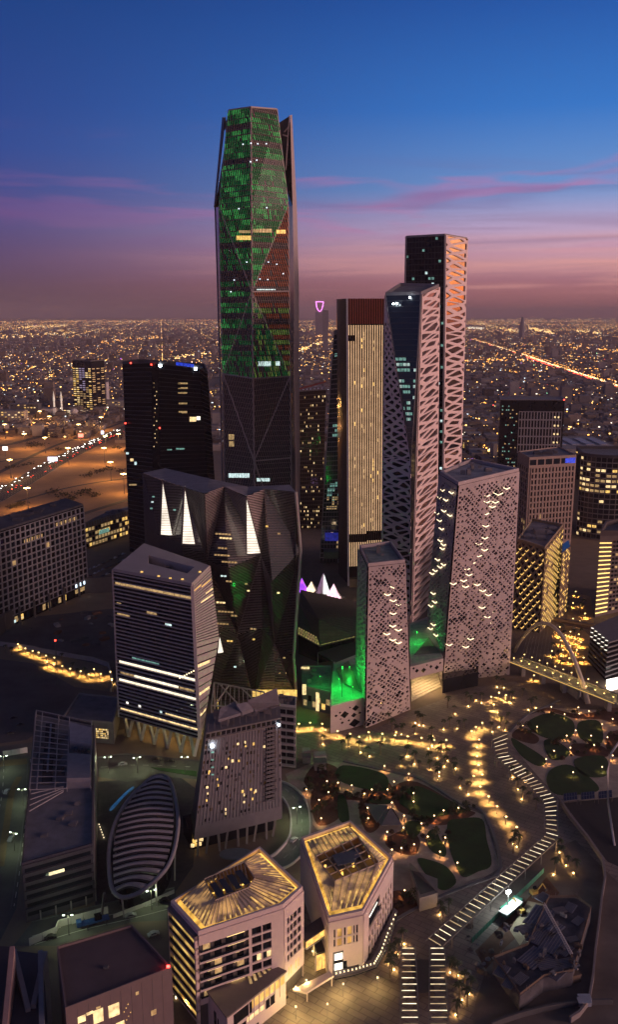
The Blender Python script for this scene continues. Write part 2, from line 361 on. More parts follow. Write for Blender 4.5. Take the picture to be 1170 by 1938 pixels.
# ================================================================== the tall green-lit tower
def green_tower():
    rng = random.Random(11)
    t = thing('lattice_skyscraper', 'tallest tower, faceted, wrapped in slanted slats glowing green', 'skyscraper', drop(atY(480, 900, 800)))
    e1 = [atY(433, 209, 792), atY(415, 393, 784), atY(418, 550, 788), atY(422, 707, 783), atY(425, 872, 788)]
    e2 = [atY(475, 203, 776), atY(476, 390, 762), atY(477, 552, 768), atY(479, 716, 762), atY(481, 872, 768)]
    e3 = [atY(524, 207, 790), atY(545, 390, 786), atY(547, 551, 781), atY(549, 712, 787), atY(551, 866, 781)]
    for e in (e1, e2, e3): e.append(drop(e[-1], 0.5))
    e0 = [atY(423, 222, 815), atY(407, 392, 818), atY(412, 548, 818), atY(416, 700, 818), atY(420, 870, 818)]; e0.append(drop(e0[-1], 0.5))
    em = [atY(541, 325, 800), atY(554, 390, 800), atY(557, 551, 800), atY(556, 700, 800), atY(559, 866, 800)]; em.append(drop(em[-1], 0.5))
    e4 = [atY(553, 217, 812), atY(562, 390, 816), atY(566, 548, 816), atY(566, 700, 816), atY(568, 866, 816)]; e4.append(drop(e4[-1], 0.5))
    back = [Vector((p.x * 0.5 + q.x * 0.5, 862, (p.z + q.z) / 2)) for p, q in zip(e1, e3)]
    # facets of the two front sides: (triangle, green share)
    tri = []
    def F(a, b, c_, tone): tri.append(((a, b, c_), tone))
    F(e1[1], e2[1], e2[0], 'g'); F(e1[1], e2[0], e1[0], 'g'); F(e2[1], e3[1], e3[0], 'g'); F(e2[1], e3[0], e2[0], 'g')
    F(e1[1], e2[2], e2[1], 'g'); F(e1[1], e1[2], e2[2], 'd'); F(e2[2], e3[1], e2[1], 'g'); F(e2[2], e3[2], e3[1], 'r')
    F(e1[2], e1[3], e2[2], 'g'); F(e1[3], e2[3], e2[2], 'd'); F(e2[2], e3[3], e3[2], 'rg'); F(e2[2], e2[3], e3[3], 'w')
    F(e1[3], e2[4], e2[3], 'n'); F(e1[3], e1[4], e2[4], 'n'); F(e2[4], e3[3], e2[3], 'n'); F(e2[4], e3[4], e3[3], 'n')
    F(e1[4], e1[5], e2[4], 'n'); F(e1[5], e2[5], e2[4], 'n'); F(e2[4], e3[5], e3[4], 'n'); F(e2[4], e2[5], e3[5], 'n')
    b = MB()
    for p, _ in tri: b.face(p)
    for k in range(5):
        b.face([e0[k + 1], e1[k + 1], e1[k], e0[k]] if k else [e0[1], e1[1], e1[0] + Vector((0, 6, -3)), back[0]])
        b.face([e3[k + 1], back[k + 1], back[k], e3[k]]); b.face([back[k + 1], e0[k + 1], e0[k], back[k]] if k else [back[1], e0[1], back[0]])
    b.face([e1[0], e2[0], e3[0], back[0]])
    b.build('glass_body', GLD, t)
    SL = mat('slat_metal', (0.30, 0.225, 0.21), 0.5); RIB = mat('rib_metal', (0.42, 0.33, 0.31), 0.5)
    G1 = emit('led_green', (0.09, 0.80, 0.17), 0.40, 0.7, 0.25, sampled=False); G2 = emit('led_green_deep', (0.015, 0.45, 0.10), 0.18, 0.7, 0.2, sampled=False)
    GR = emit('dusk_red_glow', (0.9, 0.20, 0.08), 0.14, 0.5, 0.3, sampled=False); GY = emit('led_lime', (0.45, 0.75, 0.14), 0.24, 0.6, 0.3, sampled=False)  # red strips put the sunset tint of the right facets into emission
    fl = 4.4; wave = [rng.random() for _ in range(140)]
    for p, tone in tri:
        sl = MB(); led = MB()
        dirn = Vector((0.30, 0, -1))
        for a, c_, n in clip_lines(p, dirn, 1.9):
            if a.z < c_.z: a, c_ = c_, a
            sl.bar(a + n * 0.7, c_ + n * 0.7, 0.5, 0.5, up=n)
            if tone == 'n' or (a - c_).length < 0.5: continue
            d = c_ - a; k0 = int(c_.z // fl); k1 = int(a.z // fl)
            for k in range(k0, k1 + 1):
                w = wave[(k + int(p[0].x) * 3) % 140]; dens = {'g': 0.98, 'd': 0.8, 'r': 0.9, 'rg': 0.97, 'w': 0.75}[tone]
                if w > 0.86 or rng.random() > dens or (k * fl < 165 and w > .6): continue
                za = min(a.z, (k + 0.97) * fl); zb = max(c_.z, (k + 0.97 - (0.72 + 0.28 * wave[(k * 7) % 140])) * fl)
                if za - zb < 0.4 or abs(d.z) < 1e-3: continue
                pa = a + d * ((za - a.z) / d.z); pb = a + d * ((zb - a.z) / d.z)
                bright = math.sin(a.x * .23 + k * 1.7) + math.sin(a.x * .61 + k) * .6 + rng.uniform(-.5, .5) > .75 - w
                mi = {'g': 0 if bright else 1, 'd': 1, 'r': 2, 'rg': 3 if k % 2 else 2, 'w': rng.choice((1, 1, 3))}[tone]
                off = n * 1.05
                led.bar(pa + off, pb + off, 0.5, 0.1, up=n, mi=mi)
        # thin floor lines between the slats
        for a, c_, n in clip_lines(p, Vector((1, 0, 0)) - Vector((0, 0, 0)), fl * 1.0): sl.bar(a + n * 0.25, c_ + n * 0.25, 0.35, 0.25, up=n)
        sl.build('slat_screen', SL, t, kind='stuff')
        if led.f: led.build('light_strips', [G1, G2, GR, GY], t, kind='stuff')
    for pts in (e1, e2, e3):
        rb = MB(); rb.tube(pts, 0.75, 6); rb.build('edge_rib', RIB, t)
    for a, c_ in ((e1[1], e2[2]), (e3[1], e2[2]), (e2[2], e1[3]), (e2[2], e3[3]), (e1[3], e2[4]), (e3[3], e2[4]), (e2[4], e3[5]), (e2[2], e3[2]), (e2[3], e3[3]), (e2[4], e3[4]), (e1[3], e2[3]), (e1[0], e2[0]), (e2[0], e3[0])):
        rb = MB(); n = Vector((0, -1, 0)); rb.bar(a + n * 1.0, c_ + n * 1.0, 1.1, 0.8, up=n); rb.build('diagonal_rib', RIB, t)
    # corner blades
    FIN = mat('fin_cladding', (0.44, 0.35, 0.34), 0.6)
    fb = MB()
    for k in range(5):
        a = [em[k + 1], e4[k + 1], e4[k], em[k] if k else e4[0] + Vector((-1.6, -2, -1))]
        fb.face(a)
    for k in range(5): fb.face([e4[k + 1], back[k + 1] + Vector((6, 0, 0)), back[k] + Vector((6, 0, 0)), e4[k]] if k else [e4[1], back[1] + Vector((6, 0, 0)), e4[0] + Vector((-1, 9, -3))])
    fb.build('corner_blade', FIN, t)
    rb = MB()
    for k in range(5): rb.face([e3[k + 1], em[k + 1], em[k], e3[k]] if k else [e3[1], em[1], atY(549, 221, 803), atY(541, 322, 803)])
    rb.build('corner_recess', GLD2, t)
    rb = MB(); p = [atY(527, 233, 812), atY(541, 326, 812), atY(549, 219, 812)]; rb.prism([q + Vector((0, 1.5, 0)) for q in p], p); rb.build('crown_panel', mat('crown_dark', (0.05, 0.045, 0.05), 0.6), t)
    for a, c_ in ((atY(548, 219, 806), atY(541, 322, 800)), (atY(535, 255, 806), atY(545, 258, 806)), (atY(538, 250, 806), atY(546, 240, 806)), (atY(426, 222, 806), atY(429, 262, 796)), (atY(432, 222, 806), atY(424, 246, 800))): rb = MB(); rb.bar(a, c_, 0.9); rb.build('crown_truss', RIB, t)
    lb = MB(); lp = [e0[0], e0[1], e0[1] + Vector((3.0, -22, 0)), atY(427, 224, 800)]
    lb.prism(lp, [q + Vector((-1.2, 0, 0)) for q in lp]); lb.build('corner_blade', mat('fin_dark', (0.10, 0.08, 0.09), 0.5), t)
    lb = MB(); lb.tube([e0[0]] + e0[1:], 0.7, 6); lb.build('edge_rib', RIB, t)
    # windows that are lit
    Ql = quad(e1[2], e2[2], e2[1], e1[1]); Qr = quad(e2[2], e3[2], e3[1], e2[1])
    def lit(px0, py0, px1, py1, m, Q, n):
        for k in range(n):
            x0 = px0 + (px1 - px0) * (k + 0.08) / n; x1 = px0 + (px1 - px0) * (k + 0.92) / n
            a = [onQ(Q, x0, py1, 1.2), onQ(Q, x1, py1, 1.2), onQ(Q, x1, py0, 1.2), onQ(Q, x0, py0, 1.2)]
            bb = MB(); bb.hexa([q - Q.n * 0.3 for q in a], a); bb.build('window', m, t)
    lit(447, 446, 475, 454, E_GOLD, Ql, 7); lit(452, 436, 474, 441, E_DIM, Ql, 4); lit(478, 433, 515, 440, E_DIM, Qr, 6); lit(523, 435, 541, 442, E_GOLD, Qr, 4)
    Q3 = quad(e2[3], e3[3], e3[2], e2[2]); Q3l = quad(e1[3], e2[3], e2[2], e1[2])
    lit(488, 684, 513, 693, E_COOL, Q3, 5); lit(522, 684, 530, 692, E_COOL, Q3, 2); lit(486, 547, 523, 549, E_COOL, Q3, 7)
    Q5 = quad(e2[5], e3[5], e3[4], e2[4]); Q5l = quad(e1[5], e2[5], e2[4], e1[4]); Q4l = quad(e1[4], e2[4], e2[3], e1[3])
    lit(486, 905, 511, 911, E_COOL, Q5, 5); lit(432, 896, 472, 904, E_COOL, Q5l, 8); lit(432, 822, 443, 832, E_DIM, Q4l, 2); lit(433, 835, 443, 845, E_DIM, Q4l, 2)
    dots = [(452, 395, Ql), (484, 392, Qr), (505, 393, Qr), (467, 496, Ql), (508, 496, Qr), (536, 518, Qr), (507, 529, Qr), (492, 528, Qr), (443, 530, Ql), (437, 552, Ql), (524, 500, Qr)]
    Qt = quad(e2[1], e3[1], e3[0], e2[0]); Qtl = quad(e1[1], e2[1], e2[0], e1[0])
    dots += [(486, 303, Qt), (474, 306, Qtl), (488, 272, Qt), (504, 272, Qt), (460, 273, Qtl), (475, 271, Qt)]
    for x, y, Q in dots:
        bb = MB(); bb.box(onQ(Q, x, y, 1.5), (0.9, 0.9, 0.7)); bb.build('lamp', emit('led_white_small', (0.75, 0.88, 1.0), 2.2, sampled=False), t)
green_tower()

# ================================================================== tower with golden fins
def gold_tower():
    t = thing('finned_tower', 'slim tower striped with glowing golden vertical fins', 'skyscraper', at(692, 1112))
    Y0, Y1 = 727, 731
    tl, tr = atY(659, 565, Y0), atY(727.5, 565, Y1); bl, br = drop(atY(661.5, 1100, Y0), 0.3), drop(atY(724, 1100, Y1), 0.3)
    Q = quad(bl, br, tr, tl); dep = Vector((-2, 34, 0))
    b = MB(); b.prism([bl, br, br + dep, bl + dep + Vector((-6, 0, 0))], [tl, tr, tr + dep, tl + dep + Vector((-6, 0, 0))]); b.build('glass_body', glass('brown_pane', (0.03, 0.016, 0.01), 0.1, 0.4), t)
    FINM = mat('fin_bronze', (0.045, 0.022, 0.014), 0.5); n = 15; G = emit('fin_light_gold', (1.0, 0.62, 0.34), 0.85, 0.2, 0.2)
    RD = mat('fin_dusk_red', (0.30, 0.07, 0.04), 0.5)  # red of the reflected sunset put into the upper fins' colour
    vt = 0.915
    for k in range(n + 1):
        u = k / n
        piece('fin', FINM, t, Q, max(0, u - 0.011), min(1, u + 0.011), 0.07, vt, 0.05, 1.2)
        piece('fin_top', RD, t, Q, max(0, u - 0.016), min(1, u + 0.016), vt + 0.002, 1.0, 0.05, 1.3)
        if k < n:
            w = 0.021
            v = 0.072
            for v0, v1 in ((0.072, 0.105), (0.12, 0.165), (0.20, vt - 0.002)) if k > 7 else ((0.072, 0.16), (0.19, vt - 0.002)):
                if k in (0, 1, 2) and v1 > 0.85:
                    piece('fin_light', G, t, Q, u, u + w, v0, vt - 0.055, 1.22, 1.4); piece('fin_light', G, t, Q, u, u + w, vt - 0.035, v1, 1.22, 1.4)
                else: piece('fin_light', G, t, Q, u, u + w, v0, v1, 1.22, 1.4)
    rng = random.Random(5)
    for k in range(46):
        i = rng.choice((2, 5, 6, 9, 10, 10, 12)); v = rng.uniform(0.2, 0.88); piece('window', rng.choice((E_DIM, E_GOLD, E_DIM)), t, Q, (i + 0.4) / n, (i + 0.9) / n, v, v + 0.012, 0.02, 0.2)
    s = MB(); s.bar(tl + Vector((-0.8, -0.8, 0)), bl + Vector((-0.8, -0.8, 0)), 1.3); s.build('corner_trim', WHITEC, t)
    eb = MB(); eb.prism([bl + Vector((0, -6, 0)), br + Vector((2, -6, 0)), br, bl], [p + Vector((0, 0, 7)) for p in (bl + Vector((0, -6, 0)), br + Vector((2, -6, 0)), br, bl)]); eb.build('entrance_canopy', mat('canopy_tan', (0.35, 0.24, 0.14), 0.7), t)
gold_tower()

# ================================================================== dark glass tower beside it
def dark_green_tower():
    rng = random.Random(23)
    t = thing('green_glass_tower', 'dark green glass tower leaning towards the golden finned tower', 'skyscraper', at(632, 1068))
    Y = 800
    tl, tr = atY(633, 634, Y), atY(656, 630, Y); bl, br = drop(atY(606, 1060, Y), 0.3), drop(atY(660, 1060, Y), 0.3)
    Q = quad(bl, br, tr, tl); dep = Vector((4, 30, 0))
    b = MB(); b.wall(Q); b.prism([bl + dep*.1, br+dep*.1, br + dep, bl + dep], [tl+dep*.1, tr+dep*.1, tr + dep, tl + dep]); b.build('glass_body', GLG, t)
    fr = MB()
    for k in range(1, 48): fr.patch(Q, 0, 1, k / 48 - 0.002, k / 48 + 0.002, 0.02, 0.25)
    for k in range(1, 9): fr.patch(Q, k / 9 - 0.006, k / 9 + 0.006, 0, 1, 0.02, 0.22)
    fr.build('mullions', GREYM, t, kind='stuff')
    for (v0, rows, u0, u1, m, p) in ((0.925, 2, 0.1, 0.95, E_TEAL, 0.9), (0.83, 1, 0.1, .6, E_COOL, 0.35), (0.60, 3, 0.15, 0.75, E_TEAL, 0.75), (0.34, 4, 0.1, 0.85, E_TEAL, 0.5), (0.28, 3, 0.1, 0.9, E_DIM, 0.8), (0.12, 5, 0.2, 0.9, E_DIM, 0.3), (0.45, 6, 0.1, 0.9, E_TEAL, 0.12)):
        for r in range(rows):
            for k in range(9):
                u = (k + 0.1) / 9
                if u0 <= u <= u1 and rng.random() < p: piece('window', m, t, Q, u, u + 0.085, v0 - r / 48 + 0.003, v0 - r / 48 + 0.018, 0.03, 0.16)
    e = MB(); e.bar(atY(651, 700, Y - 2), drop(atY(640, 1060, Y - 2), 0), 0.9); e.build('edge_trim', WHITEC, t)
    e = MB(); e.bar(tl + Vector((-0.4, -0.4, 0)), bl + Vector((-0.4, -0.4, 0)), 0.8); e.build('edge_trim', GREYM, t)
    for k in range(7): 
        u = k / 7; bb = MB(); p = Q(u + 0.05, 1.0); bb.box(p + Vector((0, 2, 2)), (2.0, 3, 4)); bb.build('crown_fin', GREYM, t)
    bb = MB(); bb.box(atY(630, 1016, Y - 4), (14, 3, 7)); bb.build('entrance_glow', emit('entrance_blue', (0.05, 0.07, 0.8), 0.22, 0.9), t)
    bb = MB(); bb.box(atY(634, 1048, Y - 12), (20, 12, 6)); bb.build('entrance_canopy', mat('canopy_green', (0.05, 0.12, 0.06), 0.6), t)
dark_green_tower()

def back_dark_tower():
    rng = random.Random(29)
    t = thing('dark_tower', 'dark brown tower behind the tallest one, speckled with small lights', 'skyscraper', drop(atY(592, 900, 930)))
    Y = 930
    tl, tr = atY(560, 742, Y), atY(617, 738, Y); bl, br = drop(tl, 0.3), drop(atY(611, 1000, Y), 0.3); Q = quad(bl, br, tr, tl); dep = Vector((0, 30, 0))
    b = MB(); b.prism([bl, br, br + dep, bl + dep], [tl, tr, tr + dep, tl + dep]); b.build('glass_body', glass('brown_glass', (0.020, 0.014, 0.010), 0.1, 0.3), t)
    fr = MB()
    for k in range(0, 34): fr.patch(Q, 0, 1, k / 34, k / 34 + 0.006, 0.02, 0.5)
    for k in range(0, 15): fr.patch(Q, k / 15, k / 15 + 0.014, 0, 1, 0.02, 0.55)
    fr.build('facade_frame', mat('frame_brown', (0.10, 0.07, 0.05), 0.7), t, kind='stuff')
    for k in range(33):
        for i in range(15):
            if rng.random() < (0.13 if k > 5 else 0.3): piece('window', rng.choice((E_WARM, E_DIM, E_DIM)), t, Q, (i + 0.3) / 15, (i + 0.8) / 15, (k + 0.3) / 34, (k + 0.75) / 34, 0.03, 0.2)
    for k in range(8): 
        bb = MB(); p = Q((k + 0.5) / 8, 1.0); bb.prism([p + Vector((-2.4, 0, 0)), p + Vector((2.4, 0, 0)), p + Vector((2.4, 4, 0)), p + Vector((-2.4, 4, 0))], [p + Vector((-0.3, 0, 4)), p + Vector((0.3, 0, 4)), p + Vector((0.3, 4, 4)), p + Vector((-0.3, 4, 4))]); bb.build('crown_tooth', GREYM, t)
    bb = MB(); bb.bar(atY(566, 736, Y - 3), atY(618, 722, Y - 3), 1.8); bb.build('roof_beam', mat('beam_red', (0.25, 0.06, 0.05), 0.6), t)
back_dark_tower()

# ================================================================== the two lattice-clad towers
LATT = mat('lattice_cladding', (0.86, 0.67, 0.64), 0.65, var=0.05)
def lattice_face(t, Q, cols, rows, hole, depth, rng, jit=0.16, panes=None, mat_=None, name='lattice', maxp=200, hexa=0.25, lit=None):
    fb, holes = lattice(Q, cols, rows, hole, depth, rng, jit, hexa)
    cl = fb.build(name, mat_ or LATT, t)
    k = 0
    for poly, s in holes:
        w = max(p[0] for p in poly) - min(p[0] for p in poly)
        if w * Q.w < 1.0: continue
        b = MB(); b.face([Q(p[0], p[1], 0.12) for p in poly])
        m = (lit(rng) if lit else None) or (rng.choice(panes) if panes else GLD); b.build('pane', m, cl); k += 1
def tower_front():
    rng = random.Random(31)
    t = thing('lattice_tower', 'lattice-clad tower with a dark glass wedge, in front of a taller lattice tower', 'skyscraper', at(775, 1168))
    H_ = 241.0
    TL, TR = at(729.5, 561, H_ - 0.0) if False else atY(729.5, 561, 640), atY(797.5, 558, 633)
    BR2t, BLt = atY(831.5, 543, 690), atY(758, 541, 700)
    M = atY(779, 870, 622); BM = atY(779, 1166, 630); BM.z = 0.2; BL = drop(atY(722, 1160, 640), 0.2); BR2 = drop(atY(826, 1100, 690), 0.2)
    TL.z = TR.z - 0.4
    b = MB()
    b.face([TL, M, TR]); MLb = BL.lerp(TL, M.z / TL.z); b.wall(quad(BL, BM, M, MLb)); b.face([MLb, M, TL]); b.face([M, BM, TR]); b.wall(quad(BM, BR2, BR2t, TR))
    BLg = drop(BLt, 0.2); b.face([TL, BLt, BLg, BL]); b.face([BLt, BR2t, BR2, BLg]); b.face([TL, TR, BR2t, BLt])
    b.build('glass_body', [GLD], t)
    Qg = quad(M, M, TR, TL)
    # dark glass wedge: floors and lit rooms
    nrm = (TR - TL).cross(M - TL).normalized(); nrm = -nrm if nrm.y > 0 else nrm
    fl = MB()
    for k in range(1, 30):
        s = k / 30; a, c_ = TL + (M - TL) * s, TR + (M - TR) * s; fl.bar(a + nrm * 0.25, c_ + nrm * 0.25, 0.5, 0.35, up=nrm)
    fl.build('floor_lines', mat('spandrel', (0.03, 0.03, 0.035), 0.4), t)
    for k in (11, 12, 13, 15, 16, 17, 18, 19, 20, 21, 22):
        for i in range(6):
            if rng.random() < (0.78 if i < 4 else 0.3):
                s0, s1 = (k + 0.25) / 30, (k + 0.80) / 30
                def g(s, u): return TL.lerp(M, s).lerp(TR.lerp(M, s), u)
                u0, u1 = (i + 0.08) / 6, (i + 0.92) / 6
                qq = [g(s1, u0), g(s1, u1), g(s0, u1), g(s0, u0)]; bb = MB(); bb.hexa([p + nrm * 0.1 for p in qq], [p + nrm * 0.2 for p in qq]); bb.build('window', rng.choice((E_TEAL, E_TEAL, emit('lit_pale', (0.70, 0.95, 0.85), 0.5, 0.6))), t)
    for x, y in ((745, 575), (752, 574), (776, 563)):
        bb = MB(); p = atY(x, y, 632); bb.box(p, (1, 1, 1)); bb.build('lamp', E_FLOOD, t)
    # right side: pale lattice
    Qr = quad(BM, BR2, BR2t, TR)
    lattice_face(t, Qr, 1, 82, lambda i, j, u, v: rng.uniform(0.50, 0.78), 0.9, rng, 0.42, [GLR], hexa=0.16)
    # left side: lattice, two pieces (folded along the wedge)
    ML = BL.lerp(TL, M.z / TL.z)
    lattice_face(t, quad(BL, BM, M, ML), 2, 44, lambda i, j, u, v: rng.uniform(0.50, 0.76), 0.9, rng, 0.42, [GLD, GLD2, GLG], LATT, hexa=0.16)
    lattice_face(t, quad(ML, M, TL, TL), 2, 40, lambda i, j, u, v: rng.uniform(0.54, 0.72) if v < .85 else 0, 0.9, rng, 0.3, [GLD, GLD2, GLG], LATT, hexa=0.16)
    parapet(t, [TL, TR, BR2t, BLt], 2.2, 1.6, GREYM)
    roof_units(t, [TL, TR, BR2t, BLt], TR.z, 9, rng, ROOFD)
    e = MB(); e.tube([TL, M, TR], 0.7, 6); e.build('wedge_trim', GREYM, t)
    e = MB(); e.tube([TR, BM], 0.5, 6); e.build('corner_trim', LATT, t)
tower_front()
def tower_back():
    rng = random.Random(37)
    t = thing('lattice_tower', 'tallest lattice-clad tower at the back, one side plain black glass', 'skyscraper', drop(atY(835, 900, 760)))
    A, B, C = atY(769, 452, 772), atY(843, 444.5, 752), atY(885, 449, 790); A.z = B.z; C.z = B.z
    A0, B0, C0 = drop(A, 0.2), drop(atY(843, 900, 752), 0.2), drop(atY(873, 890, 790), 0.2)
    D, D0 = Vector((A.x + 20, 826, B.z)), Vector((A.x + 20, 826, 0.2))
    Qf = quad(A0, B0, B, A); Qr = quad(B0, C0, C, B)
    b = MB(); b.wall(Qf); b.wall(Qr); b.face([C0, D0, D, C]); b.face([D0, A0, A, D]); b.face([A, B, C, D]); b.build('glass_body', GLD2, t)
    lattice_face(t, Qr, 1, 84, lambda i, j, u, v: rng.uniform(0.52, 0.80), 0.9, rng, 0.42, [GLR], LATT, hexa=0.16)
    fl = MB()
    for k in range(1, 64): fl.patch(Qf, 0, 1, k / 64 - 0.0012, k / 64 + 0.0012, 0.02, 0.2)
    for k in range(1, 12): fl.patch(Qf, k / 12 - 0.003, k / 12 + 0.003, 0, 1, 0.02, 0.18)
    fl.build('mullions', mat('mullion_black', (0.02, 0.02, 0.022), 0.4), t, kind='stuff')
    for k in range(64):
        for i in range(12):
            p = 0.10 if k > 52 and 3 < i < 11 else 0.03
            if i >= 11 and 20 < k < 50: p = 0.35
            if rng.random() < p: piece('window', rng.choice((E_TEAL, E_TEAL, E_COOL)), t, Qf, (i + 0.15) / 12, (i + 0.85) / 12, (k + 0.25) / 64, (k + 0.7) / 64, 0.03, 0.15)
    for p, q in ((A, A0), (B, B0), (A, B)):
        e = MB(); e.bar(p + Vector((0, -0.6, 0)), q + Vector((0, -0.6, 0)), 1.4); e.build('edge_trim', mat('trim_grey', (0.32, 0.29, 0.31), 0.6), t)
    parapet(t, [A, B, C, D], 1.0, 1.2, GREYM)
tower_back()

# ================================================================== the two white perforated towers and the podium between
PERF = mat('perforated_panel', (0.47, 0.385, 0.385), 0.7, var=0.14, scale=0.05)
PGL = glass('reflection_tint_glass', (0.045, 0.030, 0.033), 0.2, 0.4)  # maroon base colour stands in for reflections in the openings
def chevron(t, Q, px, py, w=10.0, h=5.0, k=0.55):
    p = onQ(Q, px, py, 0.75); c = onQ(Q, px + 1, py, 0.75) - p; d = onQ(Q, px, py + 1, 0.75) - p
    l, r = p - c * (w * k) - d * (h * k), p + c * (w * (1.1 - k)) - d * (h * (1.1 - k)); b = MB()
    b.bar(l + Q.n * .2, p + Q.n * .2, 0.36, 0.3, up=Q.n); b.bar(p + Q.n * .2, r + Q.n * .2, 0.36, 0.3, up=Q.n); b.build('light_strip', E_LED, t)
def perf(t, Q, cols, rows, rng, dens=0.75, big=(), lit=None):
    def hole(i, j, u, v):
        for (bu, bv, br) in big:
            if abs(u - bu) < br and abs(v - bv) < br * Q.w / Q.h * 0.7: return 0.9
        if u < 0.02 or u > 0.98 or v > 0.985: return 0.0
        return rng.choice((0.42, 0.55, 0.66, 0.74)) if rng.random() < dens else 0.0
    fb, holes = lattice(Q, cols, rows, hole, 0.6, rng, 0.24, 0.0); cl = fb.build('perforated_cladding', PERF, t)
    n = 0
    for poly, s in holes:
        if s > 0.8 or (s > 0.7 and n < 120):
            b = MB(); b.face([Q(p[0], p[1], 0.12) for p in poly]); b.build('pane', rng.choice((GLD2, GLD)), cl); n += 1
def perforated():
    rng = random.Random(41)
    t = thing('perforated_tower', 'larger white tower with diamond perforations and zigzag lights', 'office tower', at(880, 1282))
    zt = 130.0
    TLb, TC, TR, TB = at(832.6, 897.6, zt), at(868, 919, zt), at(983, 892, zt), at(893, 873, zt)
    BC = at(838, 1290, 0.2); BR = at(964, 1276, 0.2); BLb = Vector((at(806, 1225, 0).x, at(806, 1225, 0).y, 0.2)); BB = drop(TB, 0.2)
    MC = BC.lerp(TC, 0.30); MC += Vector((-2.2, -1.0, 0))
    Qf = quad(BC, BR, TR, TC); Ql = quad(BLb, BC, TC, TLb)
    b = MB(); b.wall(Qf); b.wall(Ql); b.wall(quad(BR, BB, TB, TR)); b.wall(quad(BB, BLb, TLb, TB)); b.face([TLb, TC, TR, TB]); b.build('glass_body', PGL, t)
    perf(t, Qf, 15, 86, rng, 0.78, ((0.60, 0.92, 0.05), (0.72, 0.87, 0.035), (0.08, 0.33, 0.05), (0.2, 0.335, 0.04), (0.90, 0.10, 0.045), (0.45, 0.07, 0.05)))
    perf(t, Ql, 9, 78, rng, 0.80)
    s = 1 / 2.659
    for x, y in ((910, 205), (962, 212), (1020, 205), (1062, 175), (963, 243), (1005, 245), (990, 268), (957, 303), (928, 335), (957, 365), (952, 425), (922, 455), (950, 485), (920, 515), (888, 551), (860, 582), (872, 610), (845, 640), (793, 655), (855, 670), (914, 660), (942, 690), (970, 711), (938, 775), (994, 795), (965, 823), (990, 852), (1017, 900), (1043, 942), (880, 933), (856, 973), (772, 962)):
        w = 16 if (x, y) in ((1020, 205), (1043, 942)) else 11
        chevron(t, Qf, 560 + x * s, 860 + y * s, w, w * 0.5)
    for x, y in ((742, 185), (788, 198), (728, 222), (760, 235), (716, 302), (750, 290), (780, 312), (728, 338), (738, 380), (732, 440), (748, 460), (742, 480), (718, 535), (748, 560), (730, 572), (706, 590), (690, 605), (696, 705), (704, 748), (684, 768), (697, 862), (682, 882), (710, 915)): chevron(t, Ql, 560 + x * s, 860 + y * s, 8, 6, 0.7)
    parapet(t, [TLb, TC, TR, TB], 2.0, 2.5, PERF)
    rb = MB(); ins = [centre([TLb, TC, TR, TB]).lerp(p, 0.80) for p in (TLb, TC, TR, TB)]; rb.prism([p + Vector((0, 0, 0.05)) for p in ins], [p + Vector((0, 0, 0.5)) for p in ins]); rb.build('roof_deck', mat('roof_pale', (0.30, 0.30, 0.34), 0.8, var=0.3, scale=0.12), t)
    roof_units(t, ins, zt + 0.5, 7, rng, GREYM, 1.5, 4)
    # smaller one
    t2 = thing('perforated_tower', 'smaller white tower with diamond perforations, green-lit podium at its foot', 'office tower', at(720, 1375))
    zt2 = 94.0
    a, b_, c_, d = at(679.6, 1037, zt2), at(697, 1072.5, zt2), at(767, 1065, zt2), at(740, 1029, zt2)
    B = at(691.6, 1377, 0.2); C = at(776, 1342, 0.2); A = at(674, 1300, 0.2); D = drop(d, 0.2)
    Q2 = quad(B, C, c_, b_); Q2l = quad(A, B, b_, a)
    bb = MB(); bb.wall(Q2); bb.wall(Q2l); bb.wall(quad(C, D, d, c_)); bb.wall(quad(D, A, a, d)); bb.face([a, b_, c_, d]); bb.build('glass_body', PGL, t2)
    perf(t2, Q2, 9, 66, rng, 0.80, ((0.30, 0.90, 0.09), (0.68, 0.945, 0.06), (0.75, 0.15, 0.08), (0.08, 0.03, 0.09)))
    perf(t2, Q2l, 6, 60, rng, 0.8)
    for x, y in ((492, 672), (462, 710), (490, 740), (518, 760), (490, 805), (488, 868), (516, 888), (459, 908), (488, 938), (516, 952)): chevron(t2, Q2, 560 + x * s, 860 + y * s, 11, 5.5)
    parapet(t2, [a, b_, c_, d], 1.8, 1.6, PERF)
    ins = [centre([a, b_, c_, d]).lerp(p, 0.8) for p in (a, b_, c_, d)]
    rb = MB(); rb.prism([p + Vector((0, 0, 0.05)) for p in ins], [p + Vector((0, 0, 0.4)) for p in ins]); rb.build('roof_deck', mat('roof_green_grey', (0.22, 0.27, 0.26), 0.8, var=0.3, scale=0.2), t2)
    roof_units(t2, ins, zt2 + 0.4, 4, rng, GREYM, 1.2, 3)
    # wedge podium at its left foot: wall pierced by diamonds, sunken roof washed green
    t3 = thing('wedge_podium', 'low white wedge block with a sunken roof washed in green light', 'podium', at(655, 1372))
    zp = 16.0
    p0, p1, p2, p3 = at(633, 1255, zp), at(676, 1238, zp), at(689, 1322, zp), at(626, 1338, zp)
    g = [drop(p, 0.2) for p in (p3, p2, p1, p0)]
    q = [p3, p2, p1, p0]; bb = MB(); bb.prism(g, q); bb.build('wall_block', PERF, t3)
    Qp = quad(g[0], g[1], q[1], q[0])
